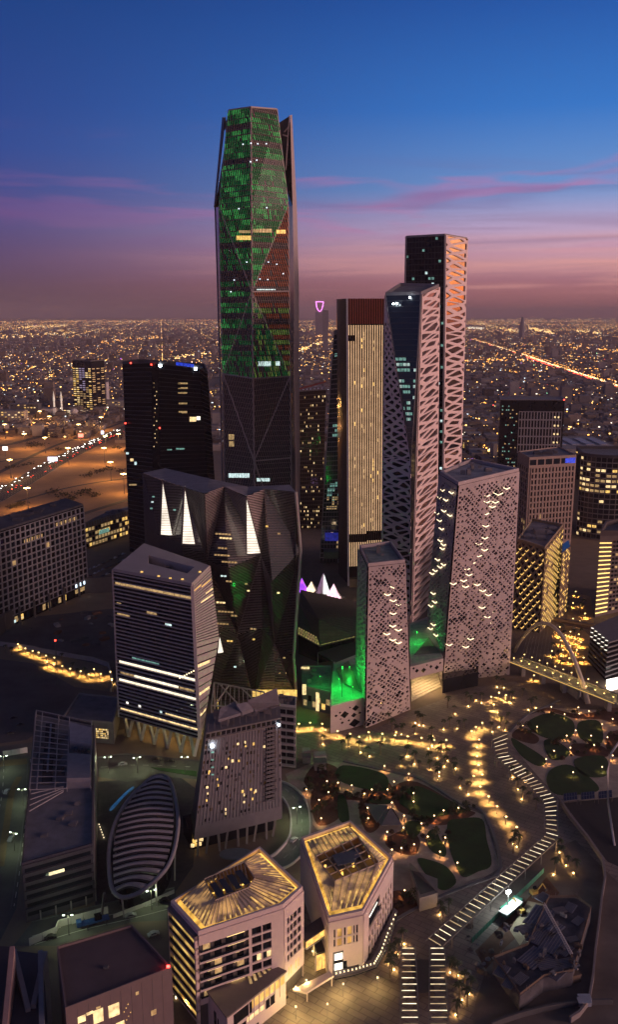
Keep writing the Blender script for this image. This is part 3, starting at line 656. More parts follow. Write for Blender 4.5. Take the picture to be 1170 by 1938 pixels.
    for (u, v, r) in ((0.16, 0.62, 0.05), (0.28, 0.70, 0.04), (0.42, 0.58, 0.13), (0.75, 0.72, 0.11), (0.70, 0.47, 0.09), (0.88, 0.5, 0.05), (0.3, 0.45, 0.03), (0.72, 0.16, 0.17), (0.35, 0.3, 0.05), (0.55, 0.32, 0.04), (0.58, 0.8, 0.03)):
        hv = r * Qp.w / Qp.h * 0.75; bb = MB(); bb.face([Qp(max(0.01, u - r), v, 0.05), Qp(u, max(0.01, v - hv), 0.05), Qp(min(0.99, u + r), v, 0.05), Qp(u, min(0.99, v + hv), 0.05)]); bb.build('pane', GLD2, t3)
    GRP = mat('podium_roof', (0.30, 0.36, 0.33), 0.8, var=0.25, scale=0.3)
    cc = centre(q); inn = [cc.lerp(p, 0.86) for p in q]
    bb = MB(); bb.face([p + Vector((0, 0, 0.03)) for p in inn]); bb.build('roof_deck', GRP, t3)
    bb = MB(); tp = [at(637, 1268, zp + .2), at(660, 1253, zp + .2), at(684, 1310, zp + .2), at(652, 1296, zp + .2)]; bb.prism([p for p in tp][::-1], [p + Vector((0, 0, 1.0)) for p in tp][::-1]); bb.build('skylight', mat('skylight_dark', (0.08, 0.12, 0.10), 0.4), t3)
    bb = MB(); bb.bar(q[3] + Vector((0, 0, 0.4)), q[0] + Vector((0, 0, 0.4)), 1.0, 0.9); bb.bar(q[0] + Vector((0, 0, 0.4)), q[1] + Vector((0, 0, 0.4)), 1.0, 0.9); bb.build('parapet', PERF, t3)
    for px, py, pw in ((642, 1285, 3000), (662, 1262, 3000), (668, 1300, 2000)):
        l = at(px, py, zp + 6.0); f = MB(); f.box(l, (0.5, 0.5, 0.3)); f.build('floodlight', emit('flood_green', (0.05, 1.0, 0.12), 2.0, sampled=False), t3); f = MB(); f.bar(l, drop(l, zp), 0.12); f.build('flood_post', DARKC, t3); light('flood_lamp', l - Vector((0, 0, 0.6)), pw, (0.01, 0.9, 0.08), t3, 0.6)
    for px, py, zz in ((648, 1262, 34), (700, 1210, 40)):
        l = at(px, py, zz); f = MB(); f.box(l, (.6, .6, .4)); f.build('floodlight', MATS['flood_green'], t3); f = MB(); f.bar(l, drop(l, .2), .3); f.build('added_flood_mast', DARKC, t3); light('flood_lamp', l - Vector((0, 0, .8)), 14000, (0.01, 0.9, 0.08), t3, 0.8)  # tall masts added to widen the green wash
    # linking podium between the towers with the lit passage under it
    t4 = thing('podium_bridge', 'white podium block bridging the two perforated towers over a lit stair passage', 'podium', at(805, 1290))
    zb = 20.0
    f0, f1 = at(777, 1262, zb), at(840, 1246, zb); k0, k1 = at(775, 1180, zb), at(812, 1166, zb)
    bb = MB(); lo = 12.0
    bb.prism([drop(f0, lo), drop(f1, lo), drop(k1, lo), drop(k0, lo)], [f0, f1, k1, k0]); bb.build('deck_block', PERF, t4)
    Qb = quad(drop(f0, lo), drop(f1, lo), f1, f0)
    for (u, v, r) in ((0.2, 0.55, 0.06), (0.4, 0.45, 0.08), (0.62, 0.6, 0.05), (0.8, 0.4, 0.07), (0.9, 0.7, 0.04), (0.1, 0.8, 0.04), (0.5, 0.8, 0.03)):
        hv = r * Qb.w / Qb.h * 0.8; bb = MB(); bb.face([Qb(u - r, v, 0.05), Qb(u, max(.01, v - hv), 0.05), Qb(u + r, v, 0.05), Qb(u, min(.99, v + hv), 0.05)]); bb.build('pane', GLD2, t4)
    bb = MB(); cc = centre([f0, f1, k1, k0]); bb.face([cc.lerp(p, 0.9) + Vector((0, 0, 0.03)) for p in (f0, f1, k1, k0)]); bb.build('roof_deck', GRP, t4)
    bb = MB(); tp = [at(783, 1240, zb + .1), at(835, 1235, zb + .1), at(812, 1205, zb + .1)]; bb.prism([p for p in tp], [centre(tp) + (p - centre(tp)) * 0.5 + Vector((0, 0, 3)) for p in tp]); bb.build('skylight', mat('skylight_dark', (0.08, 0.12, 0.10), 0.4), t4)
    l = at(790, 1196, zb + 8); f = MB(); f.box(l, (0.5, 0.5, 0.3)); f.build('floodlight', MATS['flood_green'], t4); f = MB(); f.bar(l, drop(l, zb), 0.12); f.build('flood_post', DARKC, t4); light('flood_lamp', l - Vector((0, 0, 0.6)), 4500, (0.03, 1.0, 0.12), t4, 0.6)
    # steps inside the passage, glowing ceiling lights
    n = 14; s0, s1 = at(779, 1328), at(836, 1300); r0, r1 = at(778, 1262), at(818, 1250)
    for k in range(n):
        a0, a1 = s0.lerp(r0, k / n), s1.lerp(r1, k / n); b0, b1 = s0.lerp(r0, (k + 1) / n), s1.lerp(r1, (k + 1) / n); z = 0.35 * (k + 1); bb = MB()
        bb.hexa([a0, a1, b1, b0], [drop(a0, z), drop(a1, z), drop(b1, z), drop(b0, z)]); bb.build('step', mat('stair_stone', (0.50, 0.42, 0.33), 0.7), t4)
    for k in range(3):
        l = at(800 + k * 9, 1275 - k * 4, lo - 0.5); bb = MB(); bb.box(l, (2.2, 5, 0.3)); bb.build('ceiling_light', E_WHITE, t4); light('passage_lamp', l - Vector((0, 0, 1.2)), 4500, (1.0, 0.68, 0.30), t4, 0.5)
    bb = MB(); bb.prism([at(838, 1312), at(905, 1298), at(905, 1290), at(838, 1300)], [drop(p, 9) for p in (at(838, 1312), at(905, 1298), at(905, 1290), at(838, 1300))]); bb.build('lower_glazing', GLD, t4)
perforated()

# ================================================================== dark twin-faced tower, far left of the tallest
def slate_tower():
    rng = random.Random(51)
    t = thing('dark_glass_tower', 'near-black glass tower with white floodlights and a blue strip on its roof', 'office tower', drop(atY(300, 900, 830)))
    A, B, C, D, E = atY(231.5, 689, 838), atY(286, 687, 815), atY(300, 689, 812), atY(377, 698, 842), atY(393, 708, 850)
    A0, B0, C0, D0, E0 = drop(atY(244, 1020, 838), .2), drop(atY(289, 1020, 815), .2), drop(atY(306, 1020, 812), .2), drop(atY(400, 900, 842), .2), drop(atY(412, 900, 850), .2)
    K, K0 = Vector((D.x, 885, D.z)), Vector((D.x, 885, 0.2)); L_, L0 = Vector((A.x + 6, 885, A.z)), Vector((A.x + 6, 885, 0.2))
    tops = [A, B, C, D, E, K, L_]; bots = [A0, B0, C0, D0, E0, K0, L0]
    b = MB()
    for k in range(7): b.wall(quad(bots[k], bots[(k + 1) % 7], tops[(k + 1) % 7], tops[k]), 0, 6, 0 if k != 2 else 1)
    b.face(tops); b.build('glass_body', [GLD2, GLD], t)
    Qa, Qb = quad(A0, B0, B, A), quad(C0, D0, D, C)
    for Q, nm in ((Qa, 46), (Qb, 46), (quad(D0, E0, E, D), 46)):
        f = MB()
        for k in range(1, nm): f.patch(Q, 0, 1, k / nm - 0.0018, k / nm + 0.0018, 0.02, 0.3)
        f.build('floor_lines', mat('slate_lines', (0.05, 0.045, 0.055), 0.5), t, kind='stuff')
    for px0, py0, px1, py1, m, Q in ((337, 724, 355, 727, E_DIM, Qb), (337, 733, 355, 736, E_DIM, Qb), (337, 742, 354, 745, E_DIM, Qb), (338, 762, 354, 765, E_DIM, Qb), (338, 778, 354, 782, E_DIM, Qb), (359, 789, 371, 798, E_WARM, Qb), (372, 788, 379, 795, E_WHITE, Qb), (316, 850, 325, 853, E_TEAL, Qb), (333, 848, 349, 851, E_TEAL, Qb), (244, 916, 258, 919, E_DIM, Qa), (238, 855, 243, 860, E_COOL, Qa), (246, 868, 252, 873, E_WARM, Qa), (254, 874, 258, 880, E_COOL, Qa)):
        a = [onQ(Q, px0, py1, .3), onQ(Q, px1, py1, .3), onQ(Q, px1, py0, .3), onQ(Q, px0, py0, .3)]; bb = MB(); bb.hexa([q - Q.n * .2 for q in a], a); bb.build('window', m, t)
    for k in range(16):
        px, py = rng.choice((291, 293, 296)), 725 + k * 8; bb = MB(); p = atY(px, py, 811.5); bb.box(p, (0.7, 0.5, 0.9)); bb.build('lamp', rng.choice((E_DIM, E_WARM)), t)
    for px, py in ((303, 692), (370, 698)):
        bb = MB(); p = atY(px, py, 812 if px < 320 else 838); bb.box(p, (2.2, 1.0, 2.0)); bb.build('floodlight', E_FLOOD, t)
    Qr = quad(C, D, D + Vector((0, 0, 4)), C + Vector((0, 0, 4)))
    for k in range(5): piece('roof_light_strip', E_BLUE, t, Qr, 0.42 + k * 0.09, 0.50 + k * 0.09, 0.2, 0.9, 0.0, 0.3)
    for px, py, Y in ((247, 687, 832), (286, 690, 814), (302, 810, 811), (237, 801, 836), (384, 798, 845)):
        bb = MB(); bb.box(atY(px, py, Y - 1.5), (1.2, 0.8, 1.2)); bb.build('beacon', E_RED, t)
    parapet(t, tops, 2.5, 1.0, DARKC)
slate_tower()

# ================================================================== folded louvre-clad building with the lit triangles
def folded_building():
    rng = random.Random(53)
    t = thing('folded_building', 'broad dark building of folded louvred facets with glowing white triangles', 'office building', at(480, 1345))
    z = 125.0
    LV = mat('louvre_bronze', (0.15, 0.118, 0.12), 0.35, metal=0.5); LP = mat('louvre_pale', (0.33, 0.25, 0.25), 0.5, metal=0.25); TR_ = emit('triangle_white', (1.0, 0.88, 0.72), 1.25, 0.3, 0.12)
    SH = glass('louvre_glass', (0.022, 0.018, 0.020), 0.05, 0.8)
    def V(px, py, Y): return atY(px, py, Y)
    # front side: four top points, folds in the middle, and the foot
    T = [V(387, 934, 498), V(424, 920, 508), V(466, 939, 498), V(500, 925, 507), V(560, 931, 500)]
    Mm = [V(392, 1060, 505), V(432, 1075, 493), V(494, 1049, 504), V(515, 1100, 494), V(569, 1042, 504)]
    N = [V(398, 1180, 494), V(450, 1200, 502), V(497, 1190, 492), V(520, 1215, 501), V(556, 1243, 492)]
    G = [drop(V(p, 1330, y), .2) for p, y in ((402, 498), (440, 496), (480, 498), (520, 495), (562, 497))]
    rows = [T, Mm, N, G]; tri = []
    for r in range(3):
        for k in range(4):
            a, b_, c_, d = rows[r][k], rows[r][k + 1], rows[r + 1][k + 1], rows[r + 1][k]
            if (r + k) % 2: tri += [(d, c_, a), (a, c_, b_)]
            else: tri += [(d, c_, b_), (d, b_, a)]
    # left side: three columns going back
    S = [V(270, 895, 566), V(305, 908, 545), V(346, 921, 520)]; S.append(T[0])
    S2 = [V(274, 1000, 566), V(302, 1012, 540), V(344, 1028, 514), V(392, 1060, 505)]
    S3 = [drop(p, .2) for p in (V(276, 1030, 566), V(300, 1012, 545), V(345, 1028, 521))] + [G[0]]
    for (u, w) in ((S, S2), (S2, S3)):
        for k in range(3):
            a, b_, c_, d = u[k], u[k + 1], w[k + 1], w[k]
            tri += [(d, c_, b_), (d, b_, a)] if k % 2 else [(d, c_, a), (c_, b_, a)]
    roofb = [V(312, 886, 585), V(398, 906, 540), V(470, 921, 525), V(548, 917, 528)]
    for k in range(len(tri)):
        p = tri[k]; sh = MB(); sh.face(p); fo = sh.build('facet', SH, t)
        lm = LP if k in (1, 3, 10, 13, 20, 5) else LV; lo = MB()
        n = (p[1] - p[0]).cross(p[2] - p[0]).normalized()
        if n.y > 0: n = -n
        for a, c_, _ in clip_lines(p, Vector((1, 0, 0)), 0.95): lo.bar(a + n * .3, c_ + n * .3, 0.40, 0.35, up=n)
        lo.build('louvres', lm, fo, kind='stuff')
    zz = Vector((0, 0, 0)); rim = [S[0], S[1], S[2], *T]
    rb = MB()
    C_ = V(560, 931, 532); back = [roofb[0], roofb[1], roofb[2], roofb[3]]
    rb.face([S[0], S[1], roofb[0]]); rb.face([S[1], S[2], roofb[1], roofb[0]]); rb.face([S[2], T[0], roofb[1]]); rb.face([T[0], T[1], roofb[2], roofb[1]]); rb.face([T[1], T[2], roofb[2]]); rb.face([T[2], T[3], roofb[3], roofb[2]]); rb.face([T[3], T[4], roofb[3]])
    rb.build('roof', mat('roof_slate', (0.20, 0.18, 0.21), 0.6, var=0.3, scale=0.2), t)
    bk = MB(); poly = [T[4], roofb[3], roofb[2], roofb[1], roofb[0], S[0]]
    for k in range(5): bk.face([drop(poly[k], .2), drop(poly[k + 1], .2), poly[k + 1], poly[k]])
    bk.face([drop(poly[5], .2), S3[0], S2[0], S[0]]); bk.build('back_wall', LV, t)
    ef = MB(); ef.tube([T[4], Mm[4], N[4], G[4]], 0.9, 6); ef.build('edge_fin', mat('edge_pale', (0.40, 0.33, 0.33), 0.6), t)
    # glowing triangles, each a lit recess between two facets
    def glow_tri(pts, Y, bars):
        p = [V(x, y, Y) for x, y in pts]; n = Vector((0, -1, 0)); b = MB(); b.prism([q + Vector((0, 1.2, 0)) for q in p], p); o = b.build('light_panel', TR_, t)
        fr = MB()
        for k in range(3): fr.bar(p[k] + n * .3, p[(k + 1) % 3] + n * .3, 0.5, 0.5, up=n)
        fr.build('panel_frame', LV, t)
        if bars:
            lb = MB()
            for a, c_, _ in clip_lines(p, Vector((1, 0, 0)), 1.5): lb.bar(a + n * .25, c_ + n * .25, 0.22, 0.2, up=n)
            lb.build('panel_louvres', LP, t, kind='stuff')
    glow_tri([(307.5, 907), (303.5, 1012), (327, 1014)], 524, True); glow_tri([(349.5, 920), (344.5, 1029), (370, 1031)], 503, True)
    glow_tri([(466, 938), (467, 1049), (494, 1047)], 492.5, True); glow_tri([(415.5, 1200), (411, 1237), (424, 1235)], 489, False)
    # lit office floors behind the louvres
    for px, py, w, m in ((410, 1010, 32, E_DIM), (418, 1018, 26, E_WARM), (415, 1037, 18, E_DIM), (408, 1050, 30, E_DIM), (422, 1063, 30, E_DIM), (430, 1100, 16, E_DIM), (412, 1140, 20, E_WARM), (415, 1157, 30, E_DIM), (440, 1165, 16, E_DIM), (432, 1213, 14, E_GOLD), (420, 1090, 14, E_COOL), (466, 1105, 10, E_DIM), (470, 1118, 8, E_WARM), (480, 1210, 7, E_GOLD), (445, 1262, 6, E_COOL), (476, 1190, 12, E_DIM), (290, 940, 8, E_TEAL), (288, 950, 6, E_COOL), (330, 965, 8, E_TEAL), (286, 962, 9, E_TEAL), (505, 996, 5, E_GOLD), (527, 1122, 4, E_WARM), (528, 1010, 4, E_DIM), (538, 1245, 6, E_DIM), (412, 1180, 26, E_DIM)):
        Y = 490 if px > 386 else 512 if px > 320 else 545
        for k in range(max(1, w // 6)):
            p = V(px + k * 6, py + 0.4 * k, Y); bb = MB(); bb.box(p, (1.45, 0.3, 0.9)); bb.build('window', m, t)
    bb = MB(); bb.box(V(520, 1312, 488), (26, 1.0, 4)); bb.build('shopfront', E_GOLD, t)
folded_building()

# ================================================================== silver louvred tower on V columns
def louvre_tower():
    rng = random.Random(59)
    t = thing('louvred_tower', 'silver tower with fine horizontal louvres standing on pale V-shaped columns', 'office tower', at(300, 1437))
    z = 94.0; zb = 11.0
    A, B, C, D = at(213.6, 1077, z), at(362.4, 1105, z), at(396.5, 1071, z), at(272, 1029, z)
    A0, B0 = atY(227.6, 1397, A.y), atY(377, 1408, B.y); A0.z = zb; B0.z = zb
    Cm = atY(412.7, 1206, C.y - 6); C0 = atY(383, 1396, B.y + 10); C0.z = zb; D0 = drop(D, zb)
    SV = mat('louvre_silver', (0.58, 0.50, 0.51), 0.5); SP = mat('tower_cladding', (0.46, 0.39, 0.40), 0.6)
    Qf = quad(A0, B0, B, A); Qr1 = quad(B0.lerp(B, 0.62), Cm, C, B); Qr2 = quad(B0, C0, Cm, B0.lerp(B, 0.62)); Ql = quad(D0, A0, A, D)
    b = MB(); b.wall(Qf); b.wall(Qr1); b.wall(Qr2); b.wall(Ql); b.face([C0, D0, D, C, Cm]); b.face([A0, D0, C0, B0]); b.build('glass_body', GLD, t)
    nf = 40
    for k in range(nf + 1):
        v = k / nf; piece('louvre', SV, t, Qf, 0.0, 1.0, max(0, v - 0.0028), min(1, v + 0.0028), 0.03, 0.75)
    for k in range(26):
        v = k / 25; piece('louvre', SP, t, Qr1, 0.0, 1.0, max(0, v - 0.0135), min(1, v + 0.0135), 0.03, 0.5)
    for k in range(13): 
        v = k / 12; piece('louvre', SP, t, Qr2, 0.0, 1.0, max(0, v - 0.035), min(1, v + 0.035), 0.03, 0.5)
    def strip(v, u0, u1, m, h=0.75, n=10):
        for k in range(n):
            a, c_ = u0 + (u1 - u0) * (k + .03) / n, u0 + (u1 - u0) * (k + .97) / n; piece('window', m, t, Qf, a, c_, v + 0.004, v + h / nf, 0.03, 0.12)
    ST_ = emit('strip_white', (1.0, 0.88, 0.62), 1.5, 0.2, 0.4)
    def row(py): return round((0.5 * ((1397 - py) / 320.0) + 0.5 * ((1408 - py) / 303.0)) * nf) / nf
    strip(36 / nf, 0.02, 0.99, emit('strip_amber', (0.95, 0.62, 0.26), 0.5, 0.5, 0.7), 0.8, 14)
    strip(15 / nf, 0.03, 0.99, ST_, 0.8, 14); strip(12 / nf, 0.22, 0.78, ST_, 0.7, 8); strip(12 / nf, 0.04, 0.22, E_DIM, 0.7, 3); strip(12 / nf, 0.79, 0.97, E_DIM, 0.7, 3); strip(10 / nf, 0.02, 0.99, ST_, 1.05, 14)
    strip(30 / nf, 0.42, 0.55, E_DIM, 0.9, 3); strip(28 / nf, 0.03, 0.20, E_DIM, 0.6, 4); strip(28 / nf, 0.65, 0.73, E_COOL, 0.6, 2); strip(17 / nf, 0.2, 0.55, E_TEAL, 0.5, 6); strip(2 / nf, 0.02, 0.99, E_WARM, 0.55, 18); strip(4 / nf, 0.6, 0.97, E_WARM, 0.5, 7); strip(4 / nf, 0.1, 0.13, E_WHITE, 0.7, 1); strip(4 / nf, 0.26, 0.29, E_WHITE, 0.7, 1); strip(4 / nf, 0.53, 0.56, E_COOL, 0.7, 1); strip(31 / nf, 0.03, 0.09, E_DIM, 0.4, 2)
    for k in range(7): 
        bb = MB(); p = onQ(Qf, 340 + k * 4.4, 1283 - k * 2.2, 0.9); bb.box(p, (0.55, 0.4, 0.55)); bb.build('lamp', E_LED, t)
    for v0, u0, u1 in ((0.86, 0.05, 0.42), (0.82, 0.45, 0.95), (0.68, 0.62, 0.98), (0.60, 0.35, 0.95)): piece('window', E_GOLD if v0 > 0.7 else E_WARM, t, Qr1, u0, u1, v0, v0 + 0.014, 0.1, 0.56)
    for v0, u0, u1 in ((0.75, 0.05, 0.7), (0.45, 0.1, 0.9), (0.22, 0.02, 0.85)): piece('window', E_WARM, t, Qr2, u0, u1, v0, v0 + 0.03, 0.1, 0.56)
    e = MB(); e.bar(B + Vector((.3, -.3, 0)), B0 + Vector((.3, -.3, 0)), 1.6); e.build('corner_trim', SP, t)
    e = MB(); e.bar(A + Vector((-.3, -.3, 0)), A0 + Vector((-.3, -.3, 0)), 0.8); e.build('corner_trim', SP, t)
    # roof with the long slot
    RF = mat('roof_mauve', (0.42, 0.36, 0.37), 0.75, var=0.08, scale=0.1)
    zt = z + 1.0
    def r(px, py): return at(px, py, zt)
    o = [r(213.6, 1076), r(362.4, 1104), r(396.5, 1070), r(272, 1028)]; s = [r(280, 1066), r(354, 1085), r(368, 1073), r(281, 1051)]
    rb = MB()
    for k in range(4):
        kk = (k + 1) % 4; rb.face([o[k], o[kk], s[kk], s[k]]); rb.face([s[k], s[kk], drop(s[kk], zt - 5), drop(s[k], zt - 5)]); rb.face([drop(o[k], z - 0.6), drop(o[kk], z - 0.6), o[kk], o[k]])
    rb.build('roof', RF, t)
    rb = MB(); rb.face([drop(p, zt - 5) for p in s]); rb.build('roof_well', mat('well_brown', (0.20, 0.12, 0.09), 0.8), t)
    for px, py in ((319, 1075), (350, 1078), (335, 1066)): bb = MB(); bb.box(at(px, py, zt - 3.5), (3, 2, 3)); bb.build('roof_unit', GREYM, t)
    for px, py in ((268, 1082), (300, 1090), (322, 1094), (345, 1096), (378, 1082)): bb = MB(); bb.box(at(px, py, zt + 0.4), (1.2, 0.6, 0.6)); bb.build('roof_lamp', E_GOLD, t)
    # V columns and lobby
    CM = mat('column_white', (0.55, 0.52, 0.50), 0.6)
    for k in range(6):
        u = 0.06 + k * 0.165; base = Qf(u + 0.03, 0.0, -2.0); base.z = 0.1; base.y -= 2
        for du in (-0.055, 0.055):
            top = Qf(u + 0.03 + du, 0.0, -2.0); c_ = MB(); c_.bar(base, top, 1.3, 1.5); c_.build('column', CM, t)
    lb = MB(); i = [Qf(0.08, 0, -12), Qf(0.92, 0, -12), Qf(0.92, 0, -26), Qf(0.08, 0, -26)]; lb.prism([drop(p, .1) for p in i], [drop(p, zb - 0.05) for p in i]); lb.build('lobby', mat('lobby_stone', (0.30, 0.24, 0.17), 0.6), t)
    for k in range(5):
        p = Qf(0.15 + 0.17 * k, 0, -6); p.z = zb - 0.3; bb = MB(); bb.box(p, (3, 2, 0.2)); bb.build('ceiling_light', E_GOLD, t); light('soffit_lamp', p - Vector((0, 0, 1)), 800, (1.0, 0.68, 0.22), t, 0.5)
louvre_tower()

# ================================================================== grey slab hotel with patterned windows
def slab_hotel():
    rng = random.Random(61)
    t = thing('grey_slab_tower', 'grey hotel slab with ragged rooftop plant and scattered amber windows', 'hotel tower', at(455, 1618))
    z = 57.0; zb = 9.0
    A, B = at(389.5, 1386, z), at(531.6, 1357, z); A0 = atY(367, 1600, A.y - 2); A0.z = zb; B0 = atY(534, 1550, B.y); B0.z = zb
    C, D = at(528, 1318, z), at(391, 1352, z); C0, D0 = drop(C, zb), atY(362, 1560, D.y); D0.z = zb
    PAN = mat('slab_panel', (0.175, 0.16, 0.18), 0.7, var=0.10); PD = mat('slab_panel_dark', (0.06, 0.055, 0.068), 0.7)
    Qf, Ql, Qr = quad(A0, B0, B, A), quad(D0, A0, A, D), quad(B0, C0, C, B)
    b = MB(); b.wall(Qf); b.wall(Qr); b.face([C0, D0, D, C]); b.face([A, B, C, D]); b.face([A0, D0, C0, B0]); b.build('body', PAN, t)
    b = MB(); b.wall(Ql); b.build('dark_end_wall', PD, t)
    # vertical panel seams
    for k in range(26): piece('panel_rib', PAN, t, Qf, k / 26, k / 26 + 0.006, 0.13, 0.93, 0.0, 0.22)
    lits = ((450, 1408), (464, 1405), (465, 1412), (432, 1436), (428, 1452), (396, 1460), (395, 1464), (452, 1440), (459, 1498), (462, 1504), (475, 1494), (481, 1500), (484, 1497), (393, 1502), (391, 1515), (462, 1518), (478, 1512), (427, 1540), (480, 1408), (500, 1413), (411, 1475), (413, 1486), (427, 1532), (440, 1440), (392, 1490))
    for r in range(17):
        for k in range(22):
            u, v = (k + 0.15) / 22, 0.15 + r * 0.046
            if 0.80 < u < 0.90 or rng.random() < 0.62: continue
            w = rng.choice((0.012, 0.02, 0.03)); m = rng.choice((GLD, GLD, GLD2, glass('amber_glass', (0.10, 0.065, 0.02), 0.2)))
            piece('window', m, t, Qf, u, u + w, v + rng.uniform(0, .01), v + 0.032, 0.0, 0.08)
    for px, py in lits:
        p = onQ(Qf, px, py, 0.12); bb = MB(); s = rng.uniform(0.4, 1.0); bb.box(p, (s, 0.3, rng.uniform(.7, 1.3)), math.atan2(B0.y - A0.y, B0.x - A0.x)); bb.build('window', rng.choice((E_WARM, E_GOLD, E_GOLD)), t)
    # balcony strip on the right
    piece('balcony_recess', GLD2, t, Qf, 0.795, 0.905, 0.22, 0.93, 0.0, 0.05)
    for k in range(18): bo = piece('balcony', PAN, t, Qf, 0.795, 0.905, 0.22 + k * 0.0394, 0.228 + k * 0.0394, 0.0, 1.3); piece('railing', GREYM, bo, Qf, 0.795, 0.905, 0.232 + k * 0.0394, 0.240 + k * 0.0394, 1.15, 1.25)
    # cornice frame below the roof
    for k in range(15): piece('cornice_bay', GLD, t, Qf, (k + .1) / 15, (k + .85) / 15, 0.945, 0.985, 0.0, 0.1)
    piece('cornice_rail', GREYM, t, Qf, 0, 1, 0.987, 1.0, 0, 0.6); piece('cornice_rail', GREYM, t, Qf, 0, 1, 0.93, 0.94, 0, 0.6)
    # rooftop: tilted screens and plant
    RS = mat('roof_screen', (0.17, 0.155, 0.185), 0.6, var=0.2)
    def scr(pts, h=1.2):
        bb = MB(); p = [at(x, y, zz) for x, y, zz in pts]; bb.prism([q - Vector((0, 0, h)) for q in p], p); bb.build('roof_screen', RS, t)
    scr([(413, 1362, 62), (456, 1349, 62), (445, 1327, 64), (416, 1341, 64)]); scr([(458, 1349, 62), (480, 1342, 62), (468, 1328, 65), (447, 1333, 65)]); scr([(482, 1338, 62), (528, 1326, 64), (524, 1302, 70), (470, 1325, 66)]); scr([(484, 1345, 60), (530, 1332, 60), (529, 1328, 63), (482, 1338, 62)])
    roof_units(t, [A.lerp(C, .1), B.lerp(C, .3), C.lerp(A, .1), D.lerp(A, .3)], z, 16, rng, GREYM, 1.5, 4.5, 4)
    for k in range(12):
        a = A.lerp(B, (k + .3) / 12) + Vector((0, 1.5, 0)); bb = MB(); bb.bar(a, a + Vector((0, 0, 2.6)), 0.3); bb.bar(a + Vector((0, 0, 2.6)), a + Vector((0, 6, 2.6)), 0.3); bb.build('roof_post', GREYM, t)
    for px, py in ((402, 1412), (528, 1372)): p = onQ(Qf, px, py, 0.8); bb = MB(); bb.box(p, (1.2, 0.8, 1.0) if px < 450 else (.7, .6, .6)); bb.build('floodlight', E_FLOOD, t)
    p = onQ(Qf, 402, 1414, 1.6); light('wall_flood', p - Vector((0, .3, .5)), 90, (0.75, 1.0, 0.92), t, 0.3)
    for k in range(4): bb = MB(); bb.box(onQ(Qf, 402, 1424 + k * 14, 0.3), (1.1, .4, .5)); bb.build('wall_light', E_TEAL, t)
    # undercroft with columns and the round canopy
    for k in range(9):
        p = Qf(0.06 + k * 0.11, 0, -1.5); q = drop(p, 0.1) + Vector((R.uniform(-1.5, 1.5), 0, 0)); c_ = MB(); c_.bar(q, p, 0.9); c_.build('column', CONC, t)
    i = [Qf(0.03, 0, -7), Qf(0.97, 0, -7), Qf(0.97, 0, -20), Qf(0.03, 0, -20)]; lb = MB(); lb.prism([drop(p, .1) for p in i], [drop(p, zb - .05) for p in i]); lb.build('lobby', GLD, t)
    for k in range(6): p = Qf(0.03 + 0.02 * k, 0, -6); bb = MB(); bb.box((p.x, p.y - .6, 3 + (k % 2) * 2), (1.4, 1.0, 1.2)); bb.build('lobby_window', rng.choice((E_WARM, E_COOL, E_GOLD)), t)
    cb = MB(); c0 = at(447, 1618, 5); n = 20; ring = [c0 + Vector((math.cos(2 * math.pi * k / n) * 7, math.sin(2 * math.pi * k / n) * 4, 0)) for k in range(n)]
    cb.prism(ring, [p + Vector((0, 0, 0.7)) for p in ring]); cb.build('entrance_canopy', mat('canopy_glass', (0.22, 0.26, 0.25), 0.3), t)
slab_hotel()

def slim_building():
    rng = random.Random(67)
    t = thing('slim_grey_block', 'slim grey block with stacked balconies behind the hotel slab', 'apartment block', at(545, 1458))
    z = 33.0
    A, B, C, D = at(524, 1336, z), at(560, 1340, z), at(560.5, 1322, z), at(527, 1318, z)
    b = MB(); b.prism([drop(p, .2) for p in (A, B, C, D)], [A, B, C, D]); b.build('body', CONC, t); Q = quad(drop(A, .2), drop(B, .2), B, A)
    for k in range(8):
        for i in range(2): piece('window', GLD, t, Q, 0.1 + i * 0.42, 0.46 + i * 0.42, 0.06 + k * 0.118, 0.13 + k * 0.118, 0.0, 0.06)
        piece('balcony', PINKC, t, Q, 0.04, 0.97, 0.02 + k * 0.118, 0.045 + k * 0.118, 0.0, 0.9)
    parapet(t, [A, B, C, D], 1.2, 0.6, WHITEC); roof_units(t, [A, B, C, D], z, 5, rng, GREYM, 1, 3)
    # open roof trusses over the court beside it
    t2 = thing('truss_canopy', 'open steel truss canopy spanning behind the hotel slab', 'canopy', at(450, 1345))
    TM = mat('truss_white', (0.52, 0.46, 0.44), 0.5); zz = 22.0
    p = [at(405, 1292, zz), at(500, 1310, zz), at(505, 1345, zz), at(400, 1335, zz)]
    for k in range(4): b = MB(); b.bar(p[k], p[(k + 1) % 4], 0.7); b.build('edge_beam', TM, t2)
    for k in range(12): b = MB(); b.bar(p[0].lerp(p[1], k / 12), p[3].lerp(p[2], k / 12), 0.35); b.build('cross_beam', TM, t2)
    for u, v in ((0.1, 0.55), (0.55, 0.95), (0.3, 0.05)): b = MB(); b.bar(p[0].lerp(p[1], u), p[3].lerp(p[2], v), 0.6); b.build('diagonal_beam', TM, t2)
    for k in range(4): b = MB(); b.bar(p[k], drop(p[k], .1), 0.7); b.build('post', TM, t2)
    l = at(412, 1325, 8); b = MB(); b.box(l, (1.4, .8, .6)); b.bar(l, drop(l, .1), .2); b.build('court_lamp', E_GOLD, t2); light('court_light', l - Vector((0, 0, .8)), 500, (1, .66, .25), t2)
slim_building()

